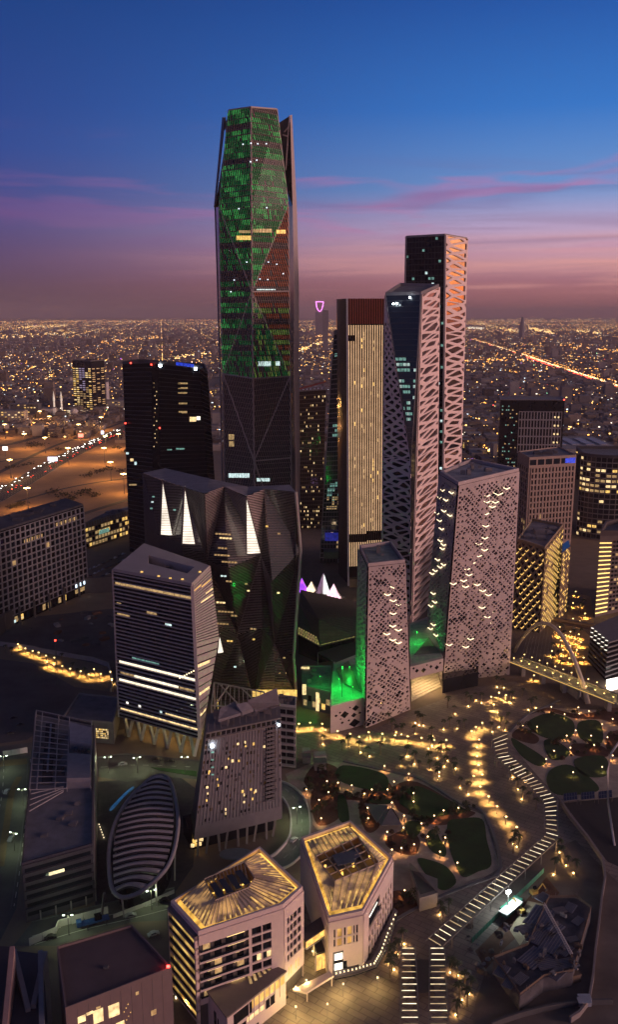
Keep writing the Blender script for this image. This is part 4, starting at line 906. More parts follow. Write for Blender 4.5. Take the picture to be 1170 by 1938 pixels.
# ================================================================== buildings on the right
def right_blocks():
    rng = random.Random(71)
    # black box with a white grid
    t = thing('black_box_block', 'black glass box with a white window grid on its lower right', 'office block', drop(atY(1010, 900, 1235)))
    Y = 1228; A, B = atY(948, 757, Y + 6), atY(1070, 758, Y); A.z = B.z; A0, B0 = drop(A, .2), drop(B, .2); d = Vector((10, 55, 0))
    b = MB(); b.prism([A0, B0, B0 + d, A0 + d], [A, B, B + d, A + d]); b.build('glass_body', GLD2, t); Q = quad(A0, B0, B, A)
    window_grid(t, Q, 14, 5, 0.34, 0.16, mat('grid_white', (0.40, 0.36, 0.36), 0.6), [GLD, GLD, GLD2], [E_WARM], 0.02, 0.30, 0.97, 0.33, 0.86, 0.7, rng=rng)
    for k in range(40):
        i, j = rng.randrange(8), rng.randrange(18); m = rng.choice((E_TEAL, E_TEAL, E_DIM)); piece('window', m, t, Q, 0.03 + i * 0.032, 0.05 + i * 0.032, 0.1 + j * 0.048, 0.115 + j * 0.048, 0.02, 0.1)
    for j in range(5): 
        for i in range(2): piece('window', E_WARM, t, Q, 0.85 + i * 0.055, 0.875 + i * .055, 0.35 + j * 0.107, 0.372 + j * 0.107, 0.72, 0.8)
    bb = MB(); bb.box(B + Vector((-1, 0, 1)), (1.6, 1, 1.6)); bb.build('beacon', E_RED, t); parapet(t, [A, B, B + d, A + d], 1.2, 1.0, GREYM)
    # tan grid building
    t = thing('tan_grid_block', 'tan building with a deep window grid and a small blue light on top', 'office block', at(1040, 1038))
    z = 89.0; A, B, C, D = at(1003, 868, z), at(1092, 863, z), at(1060, 847, z), at(981, 856, z); A0, B0, C0, D0 = (drop(p, .2) for p in (A, B, C, D))
    TAN = mat('tan_stone', (0.40, 0.29, 0.24), 0.7)
    b = MB(); b.prism([A0, B0, C0, D0], [A, B, C, D]); b.build('body', TAN, t); Q, Ql = quad(A0, B0, B, A), quad(D0, A0, A, D)
    window_grid(t, Q, 13, 13, 0.46, 0.28, TAN, [GLD, GLD2, GLD], [E_DIM], 0.03, 0.04, 0.97, 0.06, 0.90, 0.7, rng=rng, uneven=0.25)
    window_grid(t, Ql, 5, 13, 0.5, 0.3, TAN, [GLD, GLD2], [E_DIM], 0.03, 0.04, 0.96, 0.06, 0.90, 0.6, rng=rng)
    for k in range(6): piece('crown_bay', GLB if k < 5 else E_BLUE, t, Q, (k + .08) / 6, (k + .9) / 6, 0.925, 0.985, 0.0, 0.1)
    piece('crown_bay_light', E_BLUE, t, Q, 0.76, 0.9, 0.93, 0.98, 0.1, 0.2); bb = MB(); bb.box(at(1093, 856, z + 1), (1.2, 1, 1.2)); bb.build('beacon', E_GOLD, t)
    parapet(t, [A, B, C, D], 1.2, 1.0, TAN); roof_units(t, [A, B, C, D], z, 8, rng, ROOFD, 3, 9)
    # curved lit office at the frame edge
    t = thing('curved_office_block', 'rounded office block with rows of bright yellow floors at the right edge', 'office block', at(1150, 1015))
    z = 84.0; c0 = at(1172, 866, z); n = 14; pts = []
    for k in range(n + 1):
        a = math.pi * (1.05 + 0.75 * k / n); pts.append(c0 + Vector((math.cos(a) * 33, math.sin(a) * 26 + 20, 0)))
    ring = pts + [c0 + Vector((40, 60, 0)), c0 + Vector((-25, 60, 0))]
    b = MB(); b.prism([drop(p, .2) for p in ring], ring); b.build('glass_body', GLD, t)
    fr = mat('office_frame', (0.22, 0.20, 0.19), 0.6)
    for k in range(n):
        Q = quad(drop(pts[k], .2), drop(pts[k + 1], .2), pts[k + 1], pts[k]); f = MB(); f.patch(Q, 0, .10, 0, 1, 0.02, .5)
        for j in range(16): f.patch(Q, .1, 1, j / 16, j / 16 + .012, .02, .45)
        f.build('facade_frame', fr, t)
        for j in range(16):
            p = 0.75 if 9 <= j <= 13 else 0.10 if j > 3 else 0.25
            if rng.random() < p: piece('window', rng.choice((E_GOLD, E_WARM, E_DIM)), t, Q, .16, .94, (j + .3) / 16, (j + .8) / 16, .03, .12)
    parapet(t, ring, 3.0, 2.0, mat('parapet_dark', (0.06, 0.055, 0.065), 0.7))
    # diamond-patterned golden block and its narrow neighbour
    GB = mat('gold_block_panel', (0.34, 0.25, 0.15), 0.6, var=0.1)
    t = thing('gold_diamond_block', 'block wrapped in diamond panels with rows of golden lights', 'office block', at(1022, 1198))
    z = 62.0; A, B, C, D = at(980, 1024, z), at(1032, 1040, z), at(1067, 996, z), at(1008, 985, z)
    A0, B0, C0, D0 = at(970, 1190, .2), at(1021, 1198, .2), at(1053, 1166, .2), drop(D, .2)
    Qf, Qr = quad(A0, B0, B, A), quad(B0, C0, C, B)
    b = MB(); b.wall(Qf); b.wall(Qr); b.face([C0, D0, D, C]); b.face([D0, A0, A, D]); b.face([A, B, C, D]); b.build('glass_body', GLD2, t)
    fb, ho = lattice(Qf, 4, 18, lambda i, j, u, v: 0.62, 0.5, rng, 0.03, 0.0); fb.build('diamond_cladding', GB, t)
    fb2, ho2 = lattice(Qr, 6, 30, lambda i, j, u, v: 0.6, 0.5, rng, 0.03, 0.0); fb2.build('diamond_cladding', GB, t)
    GL_ = emit('gold_lamp', (1.0, 0.60, 0.16), 1.5, .5, .3)
    for Q, hs, sz in ((Qf, ho, 0.9), (Qr, ho2, 0.55)):
        for poly, s in hs:
            cu = sum(p[0] for p in poly) / 4; cv = sum(p[1] for p in poly) / 4
            if not (0.03 < cu < 0.97 and 0.02 < cv < 0.98) or rng.random() < 0.12: continue
            l, bt, r_ = poly[0], poly[1], poly[2]; bb = MB(); bb.bar(Q(*bt, .6), Q(*r_, .6), 0.32, 0.3, up=Q.n); bb.bar(Q(bt[0] * .6 + l[0] * .4, bt[1] * .6 + l[1] * .4, .6), Q(*bt, .6), 0.32, 0.3, up=Q.n); bb.build('light_strip', GL_, t)
    parapet(t, [A, B, C, D], 2.0, 1.6, GB); roof_units(t, [A, B, C, D], z, 12, rng, ROOFG, 2, 7)
    t = thing('narrow_gold_block', 'narrow golden-lit block just behind the diamond-panelled block', 'office block', at(1072, 1132))
    z = 52.0; A, B, C, D = at(1064, 1046, z), at(1080, 1034, z), at(1077, 1022, z), at(1060, 1034, z); A0, B0, C0, D0 = (drop(p, .2) for p in (A, B, C, D)); Q = quad(A0, B0, B, A)
    b = MB(); b.prism([A0, B0, C0, D0], [A, B, C, D]); b.build('body', GLD, t)
    fb, ho = lattice(Q, 4, 30, lambda i, j, u, v: 0.6, 0.4, rng, 0.03, 0.0); fb.build('diamond_cladding', GB, t)
    for poly, s in ho:
        if rng.random() < 0.5 and 0.05 < poly[1][0] < 0.95: bb = MB(); bb.bar(Q(*poly[1], .5), Q(*poly[2], .5), 0.5, 0.3, up=Q.n); bb.build('light_strip', GL_, t)
    # slab with glowing balcony strips
    t = thing('strip_lit_slab', 'brown slab with a ladder of glowing yellow strips, at the right edge', 'office block', at(1150, 1172))
    z = 60.0; A, B, C, D = at(1137, 1014, z), at(1190, 1014, z), at(1195, 985, z), at(1146, 995, z); A0 = at(1127, 1168, .2); B0, C0, D0 = (drop(p, .2) for p in (B, C, D))
    Q = quad(A0, B0, B, A); b = MB(); b.wall(Q); b.face([D0, A0, A, D]); b.face([A, B, C, D]); b.face([B0, C0, C, B]); b.build('body', mat('slab_brown', (0.16, 0.12, 0.11), 0.7), t)
    SL_ = emit('strip_gold', (1.0, 0.68, 0.20), 1.9)
    for k in range(17): piece('light_strip', SL_, t, Q, 0.0, 0.42, 0.04 + k * 0.054, 0.052 + k * 0.054, .05, .5)
    for k in range(17):
        for i in range(4): piece('window', rng.choice((GLD, GLD2, GLD, E_DIM)), t, Q, .48 + i * .12, .57 + i * .12, .045 + k * .054, .075 + k * .054, .02, .1)
    parapet(t, [A, B, C, D], 4.0, 2.5, mat('slab_brown_roof', (0.12, 0.09, 0.09), 0.8))
    # stepped dark building
    t = thing('stepped_terrace_block', 'dark building stepped in thin horizontal terraces by the footbridge', 'office block', at(1145, 1292))
    z = 24.0
    for k in range(8):
        zz = 0.2 + k * 3.0; sft = k * 1.1; P = [at(1113 - k * 0.6, 1252, 0) , at(1146, 1288, 0), at(1215, 1265, 0), at(1165, 1225, 0)]; cc = centre(P); P = [cc + (p - cc) * (1.0 - 0.02 * k) for p in P]
        b = MB(); b.prism([drop(p, zz) for p in P], [drop(p, zz + 2.1) for p in P]); b.build('glass_floor', GLD2, t)
        P2 = [cc + (p - cc) * 1.03 for p in P]; b = MB(); b.prism([drop(p, zz + 2.1) for p in P2], [drop(p, zz + 3.0) for p in P2]); b.build('terrace_slab', mat('terrace_grey', (0.17, 0.155, 0.16), 0.7), t)
        if k > 4:
            for i in range(5): bb = MB(); q = P2[0].lerp(P2[1], (i + .5) / 5); bb.box((q.x, q.y, zz + 3.2), (1.6, .5, .35), -0.8); bb.build('terrace_lamp', E_WHITE, t)
    bb = MB(); P = [at(1148, 1296), at(1200, 1285), at(1200, 1296), at(1150, 1310)]; bb.prism([drop(p, .1) for p in P][::-1], [drop(p, 3.5) for p in P][::-1]); bb.build('lit_entrance', emit('entrance_white', (1.0, 0.93, 0.86), 2.2), t)
right_blocks()

# ================================================================== buildings on the left
def left_blocks():
    rng = random.Random(73)
    t = thing('grid_hotel_block', 'wide grey building with a square window grid at the left edge', 'hotel', at(80, 1140))
    z = 73.0; A, B, C, D = at(-14, 1010, z), at(157, 957, z), at(124, 946, z), at(-30, 990, z); A0 = drop(atY(-6, 1150, A.y), .2); B0 = drop(B, .2); C0, D0 = drop(C, .2), drop(D, .2)
    FR = mat('grid_frame', (0.33, 0.31, 0.33), 0.65)
    Q = quad(A0, B0, B, A); b = MB(); b.wall(Q); b.face([B0, C0, C, B]); b.face([D0, A0, A, D]); b.face([C0, D0, D, C]); b.build('body', GLD2, t)
    window_grid(t, Q, 19, 14, 0.24, 0.22, FR, [GLD, GLD, GLD2, GLB], [E_DIM, E_TEAL], 0.014, 0.0, 1.0, 0.10, 0.99, 0.8, rng=rng)
    for k in (5, 6, 7, 8): piece('window', E_DIM, t, Q, .14 + k * .0526 - .1, .18 + k * .0526 - .1, .80, .84, .1, .2)
    for k in range(5): piece('window', E_DIM, t, Q, .66 + k * .0526, .70 + k * .0526, .865, .905, .1, .2)
    for k in range(3): piece('lobby_lamp', emit('lobby_cool', (0.7, 0.88, 1.0), 3.0), t, Q, .84 + k * .05, .855 + k * .05, .115, .15, .9, 1.1)
    piece('lobby_glow', E_DIM, t, Q, .84, .98, .04, .085, .05, .2); piece('lobby_glow', E_COOL, t, Q, .12, .17, .02, .05, .05, .3); piece('lobby_glow', E_WARM, t, Q, .20, .25, .03, .05, .05, .3)
    for k in range(12): piece('lobby_window', rng.choice((GLD, E_DIM, E_GOLD, GLB)), t, Q, .1 + k * .06, .13 + k * .06, .02, .08, .03, .2)
    rf = MB(); rf.prism([A - Vector((0, 0, .05)), B - Vector((0, 0, .05)), C - Vector((0, 0, .05)), D - Vector((0, 0, .05))], [A + Vector((0, 0, 1.5)), B + Vector((0, 0, 1.5)), C + Vector((0, 0, 1.5)), D + Vector((0, 0, 1.5))]); rf.build('roof', ROOFD, t); roof_units(t, [A, B, C, D], z + 1.5, 10, rng, ROOFD, 3, 10, 2)
    # yellow-lit long building behind
    t = thing('yellow_lit_block', 'long low block glowing yellow between the grid hotel and the dark tower', 'office block', at(205, 1035))
    z = 26.0; A0, B0 = at(163, 1040, .2), at(248, 1012, .2); A, B = drop(A0, z), drop(B0, z); d = Vector((8, 40, 0)); Q = quad(A0, B0, B, A)
    b = MB(); b.prism([A0, B0, B0 + d, A0 + d], [A, B, B + d, A + d]); b.build('body', mat('block_ochre', (0.28, 0.20, 0.11), 0.7), t)
    for j in range(4):
        for i in range(15): piece('window', rng.choice((E_GOLD, E_DIM, E_DIM, GLD)), t, Q, (i + .1) / 15, (i + .8) / 15, .08 + j * .2, .2 + j * .2, .02, .15)
    piece('sign_board', E_TEAL, t, Q, .28, .5, .42, .58, .2, .5); piece('sign_board', GLD2, t, Q, .52, .72, .45, .66, .2, .5)
    for i in range(18): piece('roof_fin', CONC, t, Q, i / 18, i / 18 + .02, .86, 1.0, .02, .6)
    parapet(t, [A, B, B + d, A + d], 1, 1, CONC); roof_units(t, [A, B, B + d, A + d], z, 6, rng, ROOFG, 3, 8)
    # far lit tower
    t = thing('far_office_tower', 'lone far tower with full rows of yellow windows, left background', 'office tower', at(163, 778))
    A0, B0 = at(141, 778, .2), at(176, 780, .2); h = 116.0; d = Vector((22, 40, 0)); A, B = drop(A0, h), drop(B0, h); Q = quad(A0, B0, B, A); Qr = quad(B0, B0 + d, B + d, B)
    b = MB(); b.prism([A0, B0, B0 + d, A0 + d], [A, B, B + d, A + d]); b.build('body', GLD2, t)
    for j in range(24):
        for i in range(6):
            if j > 20 or rng.random() < .25: continue
            m = E_DIM if i in (2, 3) else rng.choice((E_GOLD, E_WARM, E_DIM))
            if i in (2, 3) and j > 9: m = emit('mauve_screen', (0.62, 0.5, 0.75), 0.45)
            piece('window', m, t, Q, (i + .1) / 6, (i + .85) / 6, (j + .3) / 24, (j + .75) / 24, .05, .3)
            if i < 3 and rng.random() < .6: piece('window', E_DIM, t, Qr, (i + .2) / 3, (i + .8) / 3, (j + .3) / 24, (j + .7) / 24, .05, .3)
    parapet(t, [A, B, B + d, A + d], 3, 1, DARKC)
    # low plain building beside the louvred tower
    t = thing('low_flat_block', 'low flat-roofed grey block with one glittering window, left of the V columns', 'pavilion', at(165, 1405))
    z = 12.0; P = [at(116, 1362, z), at(214, 1370, z), at(226, 1322, z), at(149, 1314, z)]; b = MB(); b.prism([drop(p, .2) for p in P], P); b.build('body', mat('block_grey', (0.24, 0.23, 0.22), .8), t)
    parapet(t, P, 1.0, 1.2, CONC); Q = quad(drop(P[0], .2), drop(P[1], .2), P[1], P[0])
    for i in range(9):
        for j in range(5): piece('window', rng.choice((E_GOLD, E_WARM, E_DIM, GLD)), t, Q, .66 + i * .027, .68 + i * .027, .25 + j * .1, .31 + j * .1, .02, .1)
left_blocks()

# ================================================================== twin white buildings with glowing glazed roofs
WALLT = mat('twin_cladding', (0.72, 0.575, 0.53), 0.65, var=0.05)
GLOW = emit('roof_glow_gold', (1.0, 0.58, 0.12), 1.6, 0.6, 0.3)
PANEL_GLOW = emit('panel_glow_gold', (1.0, 0.60, 0.18), 0.55, 0.9, 0.45)
FASC = emit('fascia_glow', (1.0, 0.56, 0.10), 0.75, 0.7, 0.35)
PANELT = mat('roof_panel_pale', (0.46, 0.37, 0.35), 0.45, var=0.12, scale=0.25)
def paint_backlight(m, colr, lo, hi, scale):
    t = m.node_tree; b = t.nodes['Principled BSDF']; b.inputs['Emission Color'].default_value = (*colr, 1); g = t.nodes.new('ShaderNodeNewGeometry'); n = t.nodes.new('ShaderNodeTexNoise'); n.inputs['Scale'].default_value = scale; n.inputs['Detail'].default_value = 3
    r = t.nodes.new('ShaderNodeMapRange'); r.inputs[1].default_value = .42; r.inputs[2].default_value = .68; r.inputs[3].default_value = lo; r.inputs[4].default_value = hi; t.links.new(g.outputs['Position'], n.inputs['Vector']); t.links.new(n.outputs[0], r.inputs[0]); t.links.new(r.outputs[0], b.inputs['Emission Strength'])
paint_backlight(PANELT, (1.0, .52, .14), .03, .65, .16)  # patchy emission in the panels imitates interior light shining through
RIBT = mat('roof_rib', (0.50, 0.38, 0.28), 0.5)
def clad(t, Q, u0, u1, v0, v1, d=0.5, m=None): piece('cladding', m or WALLT, t, Q, u0, u1, v0, v1, 0.0, d)
def glazed_roof(t, top, z, inner, rise, rng, lit_edges, holes=None):
    """parapet, gold light trough, sloping ribbed panels round an open plant well"""
    c = centre(top); zt = Vector((0, 0, 1)); n = len(top)
    parapet(t, [p + zt * 0.02 for p in top], 1.6, 1.3, WALLT, deck=False)
    dk = MB(); dk.face([c.lerp(p, .97) + zt * 0.06 for p in top]); dk.build('roof_deck', mat('deck_tan', (0.30, 0.22, 0.15), 0.7), t)
    r0 = [c.lerp(p, .86) + zt * 1.3 for p in top]; tr0 = [c.lerp(p, .92) + zt * .15 for p in top]
    for k in range(n):
        kk = (k + 1) % n
        if k in lit_edges: g = MB(); g.bar(tr0[k].lerp(tr0[kk], .02), tr0[k].lerp(tr0[kk], .98), 0.9, 0.25); g.build('light_trough', GLOW, t)
        b = MB(); b.face([r0[k], r0[kk], inner[kk], inner[k]]); b.face([r0[kk] - zt * .25, r0[k] - zt * .25, inner[k] - zt * .25, inner[kk] - zt * .25]); po = b.build('roof_panel', PANELT, t)
        L = (r0[kk] - r0[k]).length; nr = max(3, int(L / 1.9))
        for i in range(nr + 1):
            rb = MB(); rb.bar(r0[k].lerp(r0[kk], i / nr) + zt * .12, inner[k].lerp(inner[kk], i / nr) + zt * .12, 0.22, 0.22); rb.build('rib', RIBT, po)
            if i < nr:
                eb = MB(); a, b_ = r0[k].lerp(r0[kk], (i + .5) / nr), inner[k].lerp(inner[kk], (i + .5) / nr)
                if k in lit_edges and rng.random() < .9: eb.bar(a + zt * .05, a.lerp(b_, .10 + .55 * rng.random() ** 1.6) + zt * .05, 0.5, 0.12); eb.build('skylight', PANEL_GLOW, po)  # glowing bars between the ribs imitate light coming through the panels
        fa = MB(); fa.hexa([tr0[k] + zt * .1, tr0[kk] + zt * .1, r0[kk] - zt * .3, r0[k] - zt * .3], [tr0[k] + zt * .2, tr0[kk] + zt * .2, r0[kk] - zt * .2, r0[k] - zt * .2]); fa.build('roof_fascia', FASC, t)  # fascia itself emits, imitating the glow of the trough it hides
    # well
    w = MB()
    for k in range(n): kk = (k + 1) % n; w.face([drop(inner[k], z + .2), drop(inner[kk], z + .2), inner[kk], inner[k]]); w.face([inner[k], inner[kk], drop(inner[kk], z + .2), drop(inner[k], z + .2)])
    w.build('well_wall', mat('well_tan', (0.45, 0.33, 0.2), 0.7), t)
    e = MB(); e.tube([*inner, inner[0]], 0.28, 6); e.build('well_rim', RIBT, t)
def twin_a():
    rng = random.Random(81)
    t = thing('glazed_roof_building', 'larger of two white buildings with amber-lit glazed roofs, stepped balconies on its front', 'office building', at(450, 1930))
    z = 34.0; P = [at(375, 1771, z), at(536, 1719, z), at(573, 1685, z), at(492, 1609, z), at(323, 1713, z)]
    G = [drop(p, .2) for p in P]; c = centre(P)
    b = MB(); cc = drop(c, 0); b.prism([cc + (g - cc) * .985 for g in G], [p + Vector((0, 0, -.02)) for p in [c + (p - c) * .985 for p in P]]); b.build('body', mat('twin_inner', (0.10, 0.085, 0.08), .7), t)
    Qf, Qc, Qr, Qb, Ql = (quad(G[k], G[(k + 1) % 5], P[(k + 1) % 5], P[k]) for k in range(5))
    AMB = emit('balcony_amber', (1.0, 0.62, 0.17), 0.5, .8, .2); AMB2 = emit('ceiling_amber', (1.0, 0.70, 0.25), 2.4, .3)
    # front: solid frame, balcony bands left, paired windows right
    clad(t, Qf, 0, 1, .90, 1); clad(t, Qf, .86, 1, 0, .90); clad(t, Qf, .575, .61, .30, .90); clad(t, Qf, 0, .86, .255, .30)
    nv = 6; v0, v1 = .30, .90; dv = (v1 - v0) / nv
    for j in range(nv):
        v = v0 + j * dv; bo = piece('balcony', WALLT, t, Qf, 0, .575, v, v + dv * .20, 0.0, .62); piece('spandrel', WALLT, t, Qf, .61, .86, v, v + dv * .22, 0.0, .5)
        piece('balustrade', GLB, bo, Qf, .01, .575, v + dv * .2, v + dv * .42, .5, .54)
        for k in range(4): piece('window', rng.choice((GLD, GLD2, GLB, E_DIM)), t, Qf, .05 + k * .13, .13 + k * .13, v + dv * .25, v + dv * .85, -.35, -.05)
        for k in range(2):
            if rng.random() < .75: piece('balcony_light', AMB2, t, Qf, .06 + k * .26 + rng.random() * .1, .20 + k * .26 + rng.random() * .08, v + dv * .9, v + dv * .95, -.2, .3)
        for k in range(2):
            u = .625 + k * .12
            piece('window', rng.choice((GLD, GLB, GLD2)), t, Qf, u, u + .045, v + dv * .25, v + dv * .98, -.2, .12); piece('window', rng.choice((GLD, GLD2, GLB) if rng.random() < .85 else (E_WARM,)), t, Qf, u + .052, u + .098, v + dv * .25, v + dv * .98, -.2, .12); piece('mullion', WALLT, t, Qf, u + .102, u + .115, v + dv * .22, v + dv, 0, .5)
    # right chamfer: small staggered windows
    clad(t, Qc, 0, 1, .86, 1); clad(t, Qc, 0, 1, .16, .34); clad(t, Qc, 0, .14, .34, .86); clad(t, Qc, .84, 1, .34, .86); clad(t, Qc, .40, .46, .34, .86)
    for j in range(5):
        v = .34 + j * .104; clad(t, Qc, .14, .84, v, v + .035)
        for u, w in ((.14, .10), (.28, .12), (.46, .17), (.66, .18)): piece('window', rng.choice((GLD, GLD2, GLB)), t, Qc, u + .02, u + w, v + .035, v + .104, -.2, .1); clad(t, Qc, u + w, u + w + .045 if u < .6 else .84, v + .035, v + .104)
    for u in (.18, .30, .55, .68): piece('window', E_DIM, t, Qc, u, u + .05, .20, .30, .5, .56)
    # left side: amber balconies
    for j in range(8):
        v = .06 + j * .113; bo = piece('balcony', GREYM if j % 2 else WALLT, t, Ql, 0, 1, v, v + .025, 0, 1.2); piece('balcony_glow', AMB, t, Ql, .06, .93, v + .03, v + .075, .0, .25); piece('balustrade', GLB, bo, Ql, 0, 1, v + .025, v + .06, 1.1, 1.15)
    clad(t, Ql, .96, 1, 0, 1, 1.2); clad(t, Ql, 0, .03, 0, 1, 1.2); clad(t, Ql, 0, 1, .955, 1, 1.2, GREYM)
    clad(t, Qr, 0, 1, 0, 1, .3); clad(t, Qb, 0, 1, 0, 1, .3)
    inner = [at(407, 1704, z + 3.6), at(470, 1680, z + 3.6), at(482, 1662, z + 3.6), at(462, 1632, z + 3.2), at(386, 1664, z + 3.2)]
    glazed_roof(t, P, z, inner, 3, rng, (0, 1, 2, 3, 4))
    wf = MB(); wf.face([drop(p, z + .25) for p in inner]); wf.build('well_floor', mat('well_floor_gold', (0.45, 0.32, 0.16), .7), t)
    for k in range(4): p = centre(inner) + Vector((-7 + k * 4.6, -3 + k * 2.2, -2.5)); g = MB(); g.box(p, (2.4, .4, .3), .4); g.build('well_lamp', GLOW, t)
    for k in range(4):
        a = at(402 + k * 16, 1672 - k * 8, z + 4.0); q = at(420 + k * 16, 1697 - k * 8, z + 4.0); sp = MB(); sp.bar(a, q, 2.1, .25); sp.build('solar_panel', mat('solar_blue', (0.03, 0.035, 0.06), .3), t)
    for k in range(12): a, q = inner[4].lerp(inner[3], k / 11), inner[0].lerp(inner[1], k / 11); sp = MB(); sp.bar(a, q, .3, .3); sp.build('louvre_beam', RIBT, t)
    # wedge canopy and lower wing in front
    t2 = thing('wedge_pavilion', 'low white wing with a dark triangular roof in front of the larger amber-roofed building', 'pavilion', at(440, 1960))
    zc = 13.0; W = [at(388, 1868, zc), at(430, 1924, zc), at(541, 1838, zc), at(520, 1828, zc)]
    b = MB(); b.prism([drop(p, .2) for p in W], [drop(p, zc - .6) for p in W]); b.build('body', WALLT, t2)
    e = centre(W); W2 = [e + (p - e) * 1.03 for p in W]; b = MB(); b.prism([drop(p, zc - .55) for p in W2], W2); b.build('roof', mat('wedge_roof', (0.20, 0.16, 0.15), .6, var=.15, scale=.2), t2)
    for k in range(6): sl = MB(); a = at(470 + k * 9, 1842 - k * 2.4, zc + .15); q = at(476 + k * 9, 1864 - k * 7, zc + .15); sl.bar(a, a.lerp(q, .9), .9, .12); sl.build('skylight', E_DIM, t2)
    Qw = quad(drop(W[1], .2), drop(W[2], .2), drop(W[2], zc - .6), drop(W[1], zc - .6))
    piece('glazing', AMB, t2, Qw, .40, .97, .72, .97, 0, .1); piece('glazing', E_WARM, t2, Qw, .32, .62, .42, .55, 0, .1); piece('glazing', GLD, t2, Qw, .1, .4, .62, .95, 0, .1); piece('glazing', GLD, t2, Qw, .64, .8, .35, .62, 0, .1); piece('glazing', GLD2, t2, Qw, .15, .3, .3, .5, 0, .1)
    for k in range(7): piece('window_bar', WALLT, t2, Qw, .34 + k * .09, .35 + k * .09, .4, .98, .1, .3)
    Qw2 = quad(drop(W[0], .2), drop(W[1], .2), drop(W[1], zc - .6), drop(W[0], zc - .6)); piece('window', GLD2, t2, Qw2, .4, .5, .3, .7, 0, .1); piece('window', GLD, t2, Qw2, .55, .6, .35, .6, 0, .1)
    # low terrace edged by dots of light
    t3 = thing('lit_terrace', 'terrace edged by a string of small white lights in front of the wedge pavilion', 'terrace', at(505, 1930))
    T_ = [at(455, 1962), at(545, 1886), at(540, 1868), at(520, 1880), at(440, 1955)]; b = MB(); b.prism([drop(p, .02) for p in T_], [drop(p, 1.2) for p in T_]); b.build('slab', mat('terrace_wood', (0.30, 0.20, 0.12), .7), t3)
    for k in range(15): p = at(463, 1945, 1.2).lerp(at(541, 1872, 1.2), k / 14); bb = MB(); bb.box(p + Vector((0, 0, .25)), (.35, .35, .5)); bb.build('lamp', E_LED, t3)
    bb = MB(); bb.bar(at(466, 1956, 1.6), at(545, 1886, 1.6), .3, .8); bb.build('glass_rail', GLB, t3)
    l = at(500, 1908, 3.5); light('terrace_light', l, 420, (1, .62, .22), t3)
twin_a()
